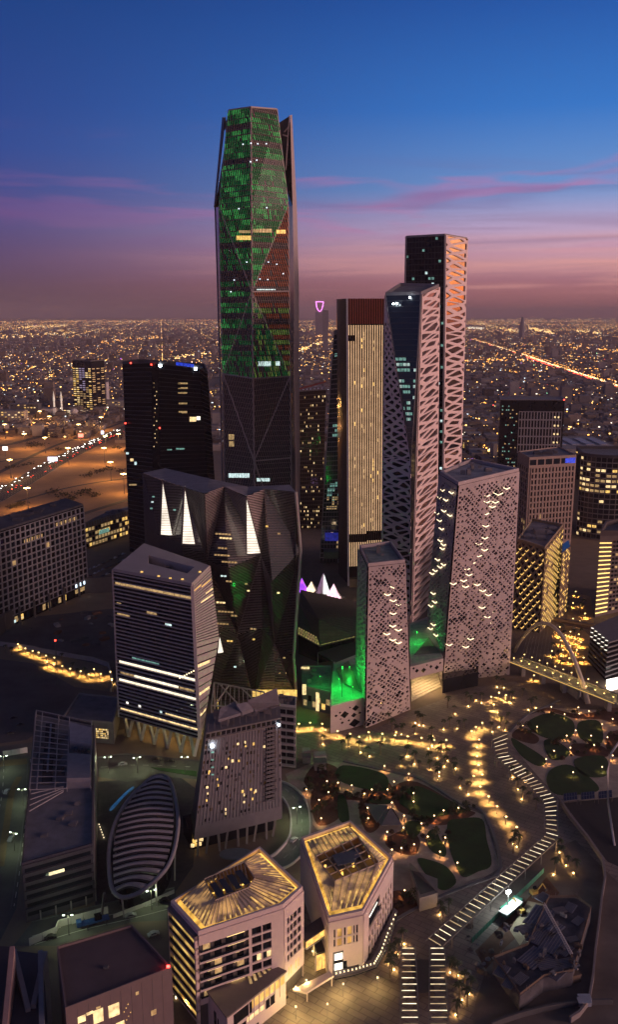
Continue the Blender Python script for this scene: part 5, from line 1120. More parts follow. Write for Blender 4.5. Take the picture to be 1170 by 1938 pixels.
def twin_b():
    rng = random.Random(83)
    t = thing('glazed_roof_building', 'smaller of two white buildings with amber-lit glazed roofs, open plant well on top', 'office building', at(660, 1825))
    z = 21.0; P = [at(622, 1745, z), at(687, 1731, z), at(743, 1629, z), at(663, 1559, z), at(570, 1591, z)]; G = [drop(p, .2) for p in P]; c = centre(P); cc = drop(c, 0)
    b = MB(); b.prism([cc + (g - cc) * .985 for g in G], [p + Vector((0, 0, -.02)) for p in [c + (p - c) * .985 for p in P]]); b.build('body', MATS['twin_inner'], t)
    Qf, Qr, Qb, Qbl, Ql = (quad(G[k], G[(k + 1) % 5], P[(k + 1) % 5], P[k]) for k in range(5))
    # front
    clad(t, Qf, 0, 1, .85, 1); clad(t, Qf, 0, .12, 0, .85); clad(t, Qf, .9, 1, 0, .85); clad(t, Qf, .12, .9, .42, .52); clad(t, Qf, .55, .9, .08, .42); clad(t, Qf, .12, .9, .66, .69)
    for j, v in enumerate((.52, .69)):
        for u, w in ((.14, .05), (.24, .14), (.44, .05), (.54, .13), (.72, .04), (.80, .05)):
            piece('window', MATS.get('balcony_amber') if w > .1 else GLD, t, Qf, u, u + w, v, v + .15, -.2, .1)
        for u, w in ((.12, .02), (.19, .05), (.38, .06), (.49, .05), (.67, .05), (.76, .04), (.85, .05)): clad(t, Qf, u, u + w, v, v + .16)
    for v in (.05, .24): piece('shop_window', E_WHITE, t, Qf, .18, .42, v, v + .12, -.1, .15)
    piece('shop_window', GLD, t, Qf, .18, .42, .18, .23, -.1, .15); piece('shop_window', GLD, t, Qf, .44, .54, .05, .2, -.1, .15); clad(t, Qf, .44, .54, .21, .42)
    # right: long wall with a cut loggia
    clad(t, Qr, 0, 1, .84, 1); clad(t, Qr, 0, .05, 0, .84); clad(t, Qr, .52, 1, .70, .84); clad(t, Qr, .05, .16, .0, .84); clad(t, Qr, .16, .52, .40, .5)
    piece('loggia_glow', MATS['balcony_amber'], t, Qr, .17, .48, .52, .62, -.4, -.1); piece('loggia_glass', GLB, t, Qr, .17, .52, .52, .80, .05, .1); piece('loggia_light', E_WHITE, t, Qr, .20, .46, .72, .74, .1, .3)
    for j in range(3):
        v = .06 + j * .21
        for k in range(9):
            u = .17 + k * .092
            if v > .4 and u < .5: continue
            piece('window', rng.choice((GLD, GLD2, GLB)), t, Qr, u, u + .045, v, v + .14, -.2, .1); clad(t, Qr, u + .045, u + .092, v - .06, v + .16)
        clad(t, Qr, .16 if v < .4 else .5, 1, v + .14, v + .15 + .06)
    # left, washed by the lights in the lane
    clad(t, Ql, 0, 1, 0, 1, .4); clad(t, Qb, 0, 1, 0, 1, .3); clad(t, Qbl, 0, 1, 0, 1, .3)
    inner = [at(634, 1667, z + 3), at(712, 1636, z + 3), at(717, 1632, z + 3), at(678, 1584, z + 3), at(597, 1621, z + 3)]
    glazed_roof(t, P, z, inner, 3, rng, (0, 1, 2, 3, 4))
    wf = MB(); wf.face([drop(p, z + .25) for p in inner]); wf.build('well_floor', MATS['well_floor_gold'], t)
    for k in range(6): a, q = inner[4].lerp(inner[3], k / 5), inner[0].lerp(inner[1], k / 5); sp = MB(); sp.bar(a, q, .35, .4); sp.build('well_beam', RIBT, t)
    for k in range(5): a, q = inner[4].lerp(inner[0], k / 4), inner[3].lerp(inner[1], k / 4); sp = MB(); sp.bar(a, q, .35, .4); sp.build('well_beam', RIBT, t)
    for x, y, s in ((652, 1628, (8, 5, 3.2)), (672, 1618, (4, 4, 2.6)), (640, 1640, (3, 3, 2))): bb = MB(); bb.box(at(x, y, z + s[2] / 2 + .2), s, .35); bb.box(at(x, y, z + s[2] + .4), (s[0] * .9, s[1] * .9, .3), .35); bb.build('roof_unit', mat('unit_blue', (0.10, 0.11, 0.15), .5), t)
    for x, y in ((616, 1640), (625, 1660), (669, 1638), (648, 1653), (690, 1600), (700, 1622)): p = at(x, y, z + 2.0); bb = MB(); bb.box(p, (.8, 1.6, .5)); bb.build('well_lamp', GLOW, t); light('well_light', p + Vector((0, 0, .8)), 45, (1, .6, .16), t, .3)
    # lane between: footbridge, lit court
    t2 = thing('link_bridge', 'glazed footbridge glowing yellow between the two amber-roofed buildings', 'footbridge', at(595, 1800))
    a, q = at(570, 1790, 12), at(618, 1757, 12); b = MB(); b.bar(a + Vector((0, 0, 3.2)), q + Vector((0, 0, 3.2)), 5.2, .5); b.build('roof', mat('bridge_roof', (0.07, 0.06, 0.06), .6), t2)
    b = MB(); b.bar(a, q, 5.2, .5); b.build('deck', CONC, t2)
    n = (q - a).normalized().cross(Vector((0, 0, 1)))
    for k in range(10): b = MB(); p0, p1 = a.lerp(q, (k + .06) / 10) + n * 2.4, a.lerp(q, (k + .94) / 10) + n * 2.4; b.bar(p0 + Vector((0, 0, 1.6)), p1 + Vector((0, 0, 1.6)), .12, 2.5); b.build('pane', E_GOLD, t2)
    t3 = thing('entrance_pavilion', 'glass entrance pavilion shining yellow between the two amber-roofed buildings', 'pavilion', at(600, 1850))
    Pv = [at(598, 1838), at(632, 1826), at(628, 1800), at(594, 1808)]; b = MB(); b.prism([drop(p, 6.2) for p in Pv], [drop(p, 7.0) for p in Pv]); b.build('roof', MATS['bridge_roof'], t3)
    for k in range(2):
        for i in range(3): a, q = Pv[k].lerp(Pv[k + 1], (i + .05) / 3), Pv[k].lerp(Pv[k + 1], (i + .95) / 3); b = MB(); b.bar(drop(a, 3.1), drop(q, 3.1), .2, 6.0); b.build('pane', E_GOLD, t3)
    for p in Pv: b = MB(); b.bar(drop(p, .1), drop(p, 6.2), .5); b.build('post', WALLT, t3)
    for x, y, pw in ((560, 1868, 1300), (580, 1855, 1300), (592, 1800, 1500), (590, 1720, 1200), (584, 1690, 900), (650, 1862, 2600), (560, 1905, 2600), (620, 1900, 1800), (715, 1850, 1500)): p = at(x, y, 5); bb = MB(); bb.box(p, (.6, .6, .3)); bb.build('court_lamp', E_LED, t3); bb = MB(); bb.bar(p, drop(p, .1), .15); bb.build('lamp_post', DARKC, t3); light('court_light', p - Vector((0, 0, .6)), pw, (1, .72, .25), t3, .4)  # last lamps added to warm the court like building spill
    b = MB(); fl = [at(588, 1668), at(592, 1700), at(598, 1698), at(593, 1664)]; b.prism([drop(p, .1) for p in fl], [drop(p, 10) for p in fl]); b.build('bright_screen', emit('screen_white', (1, .9, .6), 3.0), t3)
    # pale canopy in front and the light-dotted terrace
    t4 = thing('entrance_canopy', 'pale pointed canopy slab in front of the shining entrance pavilion', 'canopy', at(575, 1880))
    W = [at(554, 1872, 4), at(580, 1860, 4), at(624, 1838, 4), at(632, 1846, 4), at(580, 1878, 4)]; W = [W[0], W[4], W[3], W[2], W[1]]; b = MB(); b.prism([drop(p, 3.2) for p in W], W); b.build('slab', WALLT, t4)
    for k in (1, 2, 4): b = MB(); b.bar(drop(W[k], .1).lerp(drop(centre(W), .1), .1), drop(W[k], 3.2).lerp(drop(centre(W), 3.2), .1), .4); b.build('post', WALLT, t4)
    t5 = thing('lit_terrace', 'terrace edged by a string of small white lights below the smaller amber-roofed building', 'terrace', at(700, 1840))
    ed = [(630, 1841), (668, 1832), (702, 1822), (715, 1800), (728, 1765), (746, 1722)]; out = [(634, 1854), (672, 1846), (712, 1832), (730, 1800), (742, 1765), (753, 1728)]
    b = MB()
    for k in range(5): q4 = [at(*ed[k]), at(*out[k]), at(*out[k + 1]), at(*ed[k + 1])]; b.hexa([drop(p, .02) for p in q4], [drop(p, 1.0) for p in q4])
    b.build('slab', mat('terrace_stone', (0.22, 0.19, 0.18), .7), t5)
    pts = [at(*p, 1.0) for p in ed]
    for k in range(5):
        for i in range(5): p = pts[k].lerp(pts[k + 1], i / 5) + Vector((1.2, -.6, .25)); bb = MB(); bb.box(p, (.32, .32, .5)); bb.build('lamp', E_LED, t5)
    bb = MB(); bb.tube([at(x, y, 1.6) for x, y in out], .25, 4); bb.build('glass_rail', GLB, t5)
twin_b()

# ================================================================== bottom-left buildings
def bottom_left():
    rng = random.Random(89)
    t = thing('unfinished_block', 'long dark block whose open roof is covered by steel framework', 'building', at(110, 1745))
    z = 24.0; A, B, C, D = at(41, 1640, z), at(174, 1603, z), at(177, 1374, z), at(66, 1350, z); G = [drop(p, .2) for p in (A, B, C, D)]
    DB = mat('block_slate', (0.065, 0.06, 0.082), .7, var=.15)
    b = MB(); b.prism(G, [A, B, C, D]); b.build('body', DB, t); Q, Qr = quad(G[0], G[1], B, A), quad(G[1], G[2], C, B)
    for k in range(6): piece('band_window', GLB, t, Q, .03, .97, .10 + k * .155, .17 + k * .155, .0, .08); piece('band', DB, t, Q, 0, 1, .18 + k * .155, .245 + k * .155, .0, .5)
    piece('lit_window', emit('window_pale', (1, .85, .5), 1.1, .4), t, Q, .36, .58, .715, .765, .02, .3)
    piece('side_rail', GREYM, t, Qr, 0, 1, .0, 1, .0, .6)
    for k in range(4): p = Q(.2 + k * .22, .0, .6); bb = MB(); bb.bar(drop(p, .1), drop(p, 4), .5); bb.build('column', CONC, t)
    FR = mat('steel_frame', (0.36, 0.33, 0.34), .6)
    def S(u, v, zz): return A.lerp(B, u).lerp(D.lerp(C, u), v) + Vector((0, 0, zz))
    for k in range(5): bb = MB(); u = (.03, .14, .42, .60, .97)[k]; bb.bar(S(u, .38, 3.2), S(u, .98, 3.2), .45); bb.build('frame_beam', FR, t)
    for k in range(15): v = .38 + k * .043; bb = MB(); u1 = .97 if k > 11 else .60; bb.bar(S(.03, v, 3.0), S(u1, v, 3.0), .35); bb.build('frame_beam', FR, t)
    for k in range(4): bb = MB(); bb.bar(S(.05, .36 - k * .035, 2.6), S(.55, .40 - k * .012, 2.6), .35); bb.build('frame_beam', FR, t)
    for u in (.03, .42, .60, .97):
        for v in (.40, .55, .70, .85, .97): bb = MB(); bb.bar(S(u, v, 0), S(u, v, 3), .3); bb.build('frame_post', FR, t)
    bb = MB(); q4 = [S(.60, .42, .1), S(.97, .42, .1), S(.97, .62, .1), S(.60, .62, .1)]; bb.prism(q4, [p + Vector((0, 0, 5)) for p in q4]); bb.build('roof_box', mat('box_mauve', (0.30, 0.27, 0.30), .7), t)
    bb = MB(); q4 = [S(.62, .74, .1), S(.98, .74, .1), S(.98, .86, .1), S(.62, .88, .1)]; bb.prism(q4, [p + Vector((0, 0, 4 if k < 2 else 6)) for k, p in enumerate(q4)]); bb.build('roof_box', mat('box_pale', (0.36, 0.33, 0.37), .6), t)
    for k in range(6): bb = MB(); p = S(.72 + .1 * (k % 3), .66 + .05 * (k // 3), 1.4); bb.box(p, (1.6, 2.4, 2.6), .1 * k); bb.box(p + Vector((0, 0, 1.5)), (1.0, 1.0, .5)); bb.build('roof_unit', mat('unit_blue', (0.10, 0.11, 0.15), .5), t)
    bb = MB(); bb.bar(S(.28, .45, 1.0), S(.28, .92, 1.0), 4.5, .6); bb.build('roof_trench', mat('trench_dark', (0.03, 0.03, 0.035), .8), t); bb = MB(); bb.bar(S(.28, .52, 1.8), S(.29, .9, 1.8), .8, .8); bb.build('duct', mat('duct_blue', (0.20, 0.23, 0.32), .5), t)
    parapet(t, [A, B, C, D], 1.4, .7, DB); roof_units(t, [S(.1, .08, 0), S(.9, .08, 0), S(.95, .35, 0), S(.1, .35, 0)], z, 6, rng, GREYM, 1.5, 4, 1.5); roof_units(t, [S(.1, .45, 0), S(.55, .45, 0), S(.55, .9, 0), S(.1, .9, 0)], z, 18, rng, DARKC, 2, 5, 2)
    # oval shell
    t = thing('oval_shell_hall', 'leaf-shaped hall with a ribbed plank roof inside a pale curved rim', 'hall', at(268, 1640))
    rim = [(298, 1468, 20), (317, 1472, 19.8), (328, 1496, 19), (335, 1530, 18), (337, 1560, 17), (331, 1603, 15.5), (318, 1638, 14), (295, 1665, 12.5), (262, 1690, 11), (230, 1698, 10), (212, 1682, 10.5), (206, 1645, 11.5), (206, 1606, 13), (214, 1567, 14.5), (228, 1535, 16), (250, 1505, 17.5), (278, 1479, 19)]
    pts = [at(*p) for p in rim]; c = centre(pts)
    rb = MB(); fine = []
    for k in range(len(pts)):
        p0, p1, p2, p3 = pts[k - 1], pts[k], pts[(k + 1) % len(pts)], pts[(k + 2) % len(pts)]
        for s in range(4): u = s / 4; fine.append(.5 * ((2 * p1) + (p2 - p0) * u + (2 * p0 - 5 * p1 + 4 * p2 - p3) * u * u + (3 * p1 - p0 - 3 * p2 + p3) * u ** 3))
    rb.tube([*fine, fine[0]], .85, 8); rb.build('rim', mat('rim_pale', (0.40, 0.36, 0.38), .5), t, smooth=True)
    # ribs: planks across the shell, front to back
    ax0, ax1 = at(226, 1688, 11), at(309, 1480, 20.5); nb = 19; dirx = Vector((1, 0, 0)); axd = (ax1 - ax0)
    PL = mat('plank_mauve', (0.50, 0.44, 0.45), .55, var=.1)
    def edge(y):      # where the rim crosses this depth
        xs = []
        for k in range(len(fine)):
            a, b_ = fine[k], fine[(k + 1) % len(fine)]
            if (a.y - y) * (b_.y - y) <= 0 and abs(a.y - b_.y) > 1e-6: u = (y - a.y) / (b_.y - a.y); xs.append(a.lerp(b_, u))
        return (min(xs, key=lambda p: p.x), max(xs, key=lambda p: p.x)) if len(xs) >= 2 else None
    ys = [min(p.y for p in fine), max(p.y for p in fine)]
    for k in range(nb):
        f0, f1 = .035 + k * .95 / nb, .035 + (k + 1) * .95 / nb; e0, e1 = edge(ys[0] + (ys[1] - ys[0]) * f0), edge(ys[0] + (ys[1] - ys[0]) * (f1 - .013))
        if not e0 or not e1: continue
        L0, R0, L1, R1 = e0[0].lerp(e0[1], .07), e0[0].lerp(e0[1], .93), e1[0].lerp(e1[1], .07), e1[0].lerp(e1[1], .93); n = 8; b = MB()
        for i in range(n):
            def arc(a, b_, u, dz): return a.lerp(b_, u) + Vector((0, 0, 1.7 * math.sin(math.pi * u) + dz))
            u0, u1 = i / n, (i + 1) / n
            b.hexa([arc(L0, R0, u0, -.2), arc(L0, R0, u1, -.2), arc(L1, R1, u1, -.4), arc(L1, R1, u0, -.4)], [arc(L0, R0, u0, 1.5), arc(L0, R0, u1, 1.5), arc(L1, R1, u1, .0), arc(L1, R1, u0, .0)])
        po = b.build('roof_plank', PL, t); fs = MB()
        for i in range(n): u0, u1 = i / n, (i + 1) / n; fs.hexa([arc(L0, R0, u0, -.1) + Vector((0, -.05, 0)), arc(L0, R0, u1, -.1) + Vector((0, -.05, 0)), arc(L0, R0, u1, .6) + Vector((0, -.05, 0)), arc(L0, R0, u0, .6) + Vector((0, -.05, 0))], [arc(L0, R0, u0, -.1) + Vector((0, -.3, 0)), arc(L0, R0, u1, -.1) + Vector((0, -.3, 0)), arc(L0, R0, u1, .6) + Vector((0, -.3, 0)), arc(L0, R0, u0, .6) + Vector((0, -.3, 0))])
        fs.build('plank_shade_strip', mat('shade_strip_dark', (0.05, 0.045, 0.05), .8), po)  # dark strip on the plank's front edge, painted as its shade
    w = MB(); base = [drop(c, 0) + (drop(p, 0) - drop(c, 0)) * .82 for p in fine[::2]]; w.prism([p + Vector((0, 0, .1)) for p in base][::-1], [p + Vector((0, 0, 9.5)) for p in base][::-1]); w.build('wall', GLD, t)
    for k in (8, 20, 28, 36, 44, 52): b = MB(); b.bar(fine[k], drop(c, 0) + (drop(fine[k], 0) - drop(c, 0)) * .95, .6); b.build('strut', MATS['rim_pale'], t)
    # big plain box with the red lamp
    t = thing('plain_box_block', 'plain brown box building with a red-lit roof corner', 'building', at(215, 1960))
    z = 30.0; P = [at(123.5, 1912, z), at(325, 1834, z), at(250, 1753, z), at(107, 1795, z)]; G = [drop(p, .2) for p in P]; BR = mat('box_brown', (0.19, 0.135, 0.135), .75, var=.06)
    b = MB(); b.prism(G, P); b.build('body', BR, t); Q = quad(G[0], G[1], P[1], P[0]); parapet(t, P, .8, .6, BR, deck=False)
    dk = MB(); cc = centre(P); dk.face([cc.lerp(p, .95) + Vector((0, 0, .05)) for p in P]); dk.build('roof_deck', mat('deck_brown', (0.12, 0.085, 0.09), .85, var=.15, scale=.12), t)
    bb = MB(); bb.box(at(200, 1830, z + .4), (1.4, 1.2, .7)); bb.build('roof_unit', DARKC, t)
    for k in range(9): piece('panel_seam', DARKC, t, Q, .1 + k * .1, .1025 + k * .1, .0, .98, .0, .05)
    for u, v, w, h in ((.10, .80, .07, .07), (.18, .85, .06, .03), (.24, .72, .09, .15), (.10, .66, .07, .10), (.20, .58, .07, .10), (.38, .72, .10, .14), (.27, .88, .04, .02), (.64, .86, .03, .035), (.78, .55, .05, .06), (.44, .55, .08, .08)): piece('window', E_WARM if w > .05 else E_DIM, t, Q, u, u + w, v, v + h, .0, .12)
    for k in range(7): piece('window', E_GOLD, t, Q, .52 + .02 * (k % 4), .527 + .02 * (k % 4), .58 + .035 * k, .59 + .035 * k, .0, .1)
    p = at(318, 1829, z + 1.1); bb = MB(); bb.box(p, (.9, .6, .5)); bb.build('red_lamp', emit('lamp_red', (1, .04, .03), 14.0), t); light('red_light', p + Vector((-.8, .3, .35)), 100, (1, .03, .02), t, .2)
    # blade-walled corner building
    t = thing('blade_wall_block', 'dark corner building with two tall blade walls forming a V', 'building', at(30, 1960))
    z = 26.0
    def blade(a, b_, w, h0, h1, m):
        n = (b_ - a).normalized().cross(Vector((0, 0, 1))) * w; bb = MB(); bb.hexa([drop(a, .2), drop(b_, .2), drop(b_ + n, .2), drop(a + n, .2)], [drop(a, h0), drop(b_, h1), drop(b_ + n, h1), drop(a + n, h0)]); bb.build('blade_wall', m, t)
    RW = mat('blade_rose', (0.34, 0.22, 0.22), .7); GW = mat('blade_grey', (0.24, 0.24, 0.28), .7)
    blade(at(27, 1790, z + 6), at(12, 1950, z), 1.5, z + 6, z, RW); blade(at(30, 1795, z), at(56, 1890, z), 1.5, z, z - 3, GW); blade(at(56, 1885, z), at(80, 1800, z), 1.5, z - 3, z, GW); blade(at(80, 1797, z), at(84, 1960, z), 1.5, z, z, GW)
    b = MB(); P = [at(0, 1940, z - 4), at(90, 1945, z - 4), at(80, 1805, z - 6), at(30, 1800, z - 6)]; b.prism([drop(p, .2) for p in P], P); b.build('body', mat('block_navy', (0.05, 0.055, 0.08), .7), t)
    b = MB(); P = [at(-20, 1930, z), at(12, 1930, z), at(24, 1792, z), at(-14, 1790, z)]; b.prism([drop(p, .2) for p in P], P); b.build('side_wing', mat('wing_dark', (0.06, 0.05, 0.06), .8), t)
    bb = MB(); bb.box(at(27, 1932, 20), (.5, 1, 3)); bb.build('window', E_DIM, t)
bottom_left()

# ================================================================== paving, park and streets
def spline(pts, n=5, closed=True):
    out = []; m = len(pts); pts = [Vector(p) for p in pts]
    for k in range(m if closed else m - 1):
        p0 = pts[(k - 1) % m] if closed or k else pts[0]; p1 = pts[k]; p2 = pts[(k + 1) % m]; p3 = pts[(k + 2) % m] if closed or k + 2 < m else pts[-1]
        for s in range(n): u = s / n; out.append(.5 * ((2 * p1) + (p2 - p0) * u + (2 * p0 - 5 * p1 + 4 * p2 - p3) * u * u + (3 * p1 - p0 - 3 * p2 + p3) * u ** 3))
    if not closed: out.append(pts[-1])
    return out
import mathutils.geometry as mg
def sheet(name, px, m, z, smooth=True, kind='structure', h=0.0, label=None):
    """flat area; outline in survey pixels; h > 0 gives it a real edge"""
    pts = [at(x, y) for x, y in px]
    if smooth: pts = spline(pts)
    tris = mg.tessellate_polygon([pts]); b = MB(); b.v = [(p.x, p.y, z + h) for p in pts]; b.f = []
    for a, c, d in tris:
        n = (pts[c] - pts[a]).cross(pts[d] - pts[a]); b.f.append((a, c, d) if n.z > 0 else (a, d, c))
    if h:
        nn = len(pts); b.v += [(p.x, p.y, z) for p in pts]; b.f += [(k, (k + 1) % nn, nn + (k + 1) % nn, nn + k) for k in range(nn)]
    b.m = [0] * len(b.f); o = b.build(name, m, None, kind=kind)
    if label: o['label'] = label
    return o
def ribbon(name, px, w, m, z, zs=None, parent=None, closed=False, n=5, kind='structure', h=0.0):
    pts = spline([at(*p) for p in px], n, closed); b = MB(); L = []
    for k, p in enumerate(pts):
        d = (pts[min(k + 1, len(pts) - 1)] - pts[max(k - 1, 0)]).normalized(); s = Vector((d.y, -d.x, 0)) * (w / 2); L.append((p - s, p + s))
    for k in range(len(L) - 1):
        q = [L[k][0], L[k][1], L[k + 1][1], L[k + 1][0]]
        if h: b.hexa([drop(p, z) for p in q], [drop(p, z + h) for p in q])
        else: b.face([drop(p, z) for p in q])
    return b.build(name, m, parent, **({'kind': kind} if parent is None else {}))
PAVE = mat('paving_stone', (0.25, 0.20, 0.17), .8, var=.3, scale=.06, detail=10)
def joints(m, w, h, rot, dark=.55):
    """paving joints: a fine recessed line grid multiplied into the stone colour"""
    t = m.node_tree; b = t.nodes['Principled BSDF']; src = b.inputs['Base Color'].links[0].from_socket; g = t.nodes.new('ShaderNodeNewGeometry'); mp = t.nodes.new('ShaderNodeMapping'); mp.inputs['Rotation'].default_value = (0, 0, rot); br = t.nodes.new('ShaderNodeTexBrick')
    br.inputs['Scale'].default_value = 1.0; br.inputs['Brick Width'].default_value = w; br.inputs['Row Height'].default_value = h; br.inputs['Mortar Size'].default_value = .16; br.inputs['Color1'].default_value = (1, 1, 1, 1); br.inputs['Color2'].default_value = (.80, .80, .82, 1); br.inputs['Mortar'].default_value = (dark, dark, dark, 1)
    mx = t.nodes.new('ShaderNodeMix'); mx.data_type = 'RGBA'; mx.blend_type = 'MULTIPLY'; mx.inputs[0].default_value = 1.0; t.links.new(g.outputs['Position'], mp.inputs[0]); t.links.new(mp.outputs[0], br.inputs['Vector']); t.links.new(src, mx.inputs[6]); t.links.new(br.outputs['Color'], mx.inputs[7]); t.links.new(mx.outputs[2], b.inputs['Base Color'])
joints(PAVE, 7.0, 2.6, .6); PATH = mat('path_stone', (0.42, 0.34, 0.27), .8, var=.2, scale=.2); SOIL = mat('planting_soil', (0.115, 0.052, 0.03), .9, var=.45, scale=.15, detail=8)
LAWN = mat('lawn_grass', (0.022, 0.055, 0.012), .95, var=.4, scale=.12, bump=.4, detail=10); ASPH = mat('asphalt', (0.05, 0.048, 0.047), .8, var=.25, scale=.08, detail=8); DIRT = mat('site_dirt', (0.16, 0.125, 0.105), .9, var=.4, scale=.05, detail=9); GREY_PAVE = mat('street_paving', (0.13, 0.125, 0.11), .8, var=.25, scale=.1, detail=8)
sheet('plaza_pavement', [(555, 1362), (640, 1378), (700, 1385), (780, 1345), (905, 1300), (975, 1290), (1060, 1335), (1180, 1370), (1300, 1500), (1300, 2050), (300, 2050), (360, 1900), (540, 1870), (575, 1700), (560, 1500)], PAVE, .02, False)
sheet('park_ground', [(540, 1465), (600, 1440), (650, 1443), (738, 1462), (800, 1480), (872, 1525), (916, 1542), (948, 1642), (905, 1668), (842, 1692), (770, 1728), (742, 1745), (735, 1640), (690, 1580), (600, 1570), (560, 1520)], PATH, .03, False)
for k, px in enumerate([
    [(600, 1445), (640, 1455), (640, 1500), (610, 1500), (575, 1480)], [(590, 1500), (640, 1500), (690, 1510), (700, 1490), (735, 1480), (748, 1510), (720, 1520), (650, 1515), (640, 1550), (600, 1560)],
    [(680, 1530), (710, 1510), (720, 1560), (695, 1575)], [(745, 1490), (790, 1480), (875, 1528), (900, 1540), (850, 1560), (815, 1560), (780, 1545), (750, 1530)], [(730, 1590), (770, 1570), (795, 1590), (785, 1618), (745, 1610)], [(740, 1690), (775, 1690), (790, 1720), (745, 1740)]]): sheet('planting_bed', px, SOIL, .04)
sheet('park_ground', [(960, 1385), (990, 1358), (1040, 1340), (1180, 1345), (1180, 1520), (1060, 1512), (1020, 1470), (968, 1410)], PATH, .03, False)
for px in ([(1000, 1348), (1040, 1340), (1100, 1352), (1170, 1340), (1180, 1375), (1140, 1362), (1090, 1360), (1040, 1346)], [(1150, 1390), (1180, 1385), (1180, 1430), (1152, 1425)], [(1085, 1408), (1140, 1412), (1150, 1432), (1090, 1430)], [(985, 1378), (1020, 1395), (1010, 1408), (970, 1395)]): sheet('planting_bed', px, SOIL, .04)
LAWNS = [[(649, 1449), (728, 1466), (724, 1498), (643, 1478)], [(757, 1514), (789, 1488), (868, 1525), (880, 1536), (832, 1545), (805, 1550), (770, 1530)], [(848, 1558), (872, 1550), (913, 1551), (922, 1590), (931, 1636), (905, 1650), (878, 1660), (864, 1640), (850, 1600)], [(812, 1574), (826, 1572), (834, 1590), (845, 1606), (842, 1621), (818, 1611), (808, 1592)], [(791, 1626), (820, 1630), (848, 1643), (864, 1670), (837, 1685), (810, 1660)], [(769, 1557), (796, 1556), (796, 1575), (782, 1585), (770, 1575)], [(640, 1507), (655, 1512), (661, 1556), (642, 1550)], [(702, 1512), (738, 1515), (735, 1522), (705, 1520)],
    [(1000, 1367), (1041, 1350), (1084, 1364), (1084, 1393), (1050, 1400), (1015, 1388)], [(1096, 1368), (1135, 1366), (1140, 1406), (1100, 1398)], [(1030, 1404), (1050, 1401), (1078, 1421), (1068, 1436), (1042, 1436)], [(1088, 1438), (1144, 1432), (1150, 1467), (1106, 1468)], [(1045, 1456), (1082, 1449), (1130, 1484), (1125, 1500), (1056, 1504), (1036, 1480)], [(968, 1398), (990, 1408), (1033, 1437), (1020, 1450), (985, 1428)]]
for px in LAWNS: sheet('lawn', px, LAWN, .045, True, h=.18)
# kerbed plaza edge walls round the park
for px in ([(650, 1441), (738, 1460), (800, 1476), (874, 1522), (918, 1540), (949, 1642), (905, 1670), (842, 1694), (770, 1730), (735, 1752)], [(965, 1385), (1000, 1352), (1040, 1335), (1060, 1325)]): ribbon('kerb', px, 1.4, GREYM if False else mat('kerb_stone', (0.17, 0.16, 0.165), .8), .0, n=3, h=.5)
# streets, left
sheet('street', [(-60, 1420), (60, 1405), (70, 1445), (52, 1550), (40, 1640), (30, 1720), (-60, 1900)], GREY_PAVE, .02, False)
sheet('street', [(25, 1790), (60, 1745), (180, 1715), (330, 1680), (345, 1740), (250, 1745), (105, 1790)], GREY_PAVE, .02, False)
sheet('street', [(170, 1435), (240, 1425), (385, 1440), (380, 1475), (300, 1470), (240, 1480), (185, 1470)], GREY_PAVE, .02, False)
sheet('lawn', [(285, 1452), (372, 1460), (372, 1470), (300, 1458)], mat('verge_grass', (0.03, 0.09, 0.02), .95), .03, False, h=.15)
sheet('planting_bed', [(-10, 1440), (50, 1435), (52, 1446), (-10, 1452)], mat('bed_tan', (0.22, 0.15, 0.08), .9), .03, False); ribbon('planting_bed', [(36, 1470), (22, 1500), (12, 1560), (0, 1640)], 3.0, MATS['bed_tan'], .03)
sheet('site_ground', [(-60, 1180), (230, 1150), (235, 1310), (150, 1330), (110, 1360), (50, 1400), (-60, 1415)], mat('site_grey', (0.10, 0.09, 0.095), .9, var=.35, scale=.05, detail=9), .012, False)
sheet('site_ground', [(900, 1900), (980, 1640), (1010, 1620), (1090, 1590), (1180, 1680), (1300, 1900), (1200, 2050), (880, 2050)], DIRT, .03, False)
sheet('court_pavement', [(170, 1480), (340, 1470), (380, 1500), (365, 1640), (330, 1690), (180, 1720), (178, 1600)], mat('court_dark', (0.07, 0.065, 0.07), .85, var=.3), .015, False)
sheet('plaza_pavement', [(325, 1880), (385, 1870), (395, 2000), (310, 2000)], mat('court_tan', (0.36, 0.25, 0.14), .8), .03, False)
# curved ramp road round the hotel slab
RAMP = mat('ramp_concrete', (0.27, 0.28, 0.23), .75, var=.15)
ribbon('road', [(520, 1484), (545, 1497), (566, 1525), (572, 1562), (562, 1598), (540, 1622), (515, 1636)], 9.5, RAMP, .05, n=8)
t = thing('ramp_parapet', 'pale curved parapet along the inner edge of the ramp road', 'parapet', at(552, 1580))
p = ribbon('inner_wall', [(535, 1512), (548, 1535), (551, 1562), (546, 1590), (525, 1615), (512, 1624)], .7, WHITEC, .05, parent=t, n=8, h=1.3)
t = thing('ramp_parapet', 'thin parapet along the outer edge of the ramp road', 'parapet', at(586, 1560)); ribbon('outer_wall', [(520, 1477), (552, 1489), (578, 1515), (587, 1558), (580, 1605), (556, 1635), (530, 1648)], .5, WHITEC, .05, parent=t, n=8, h=1.1)
def dashes(px, w, on, off, z, lateral=0.0, m=None):
    pts = spline([at(*p) for p in px], 10, False); b = MB(); acc = 0.0
    for k in range(len(pts) - 1):
        a, c = pts[k], pts[k + 1]; L = (c - a).length; d = (c - a).normalized(); s = Vector((d.y, -d.x, 0)); x = 0.0
        while x < L:
            if (acc + x) % (on + off) < on: p = a + d * x + s * lateral; q = p + d * min(1.0, L - x); b.face([drop(p - s * w / 2, z), drop(p + s * w / 2, z), drop(q + s * w / 2, z), drop(q - s * w / 2, z)])
            x += 1.0
        acc += L
    return b.build('road_markings', m or mat('road_paint', (0.62, 0.60, 0.55), .7), None, kind='structure')
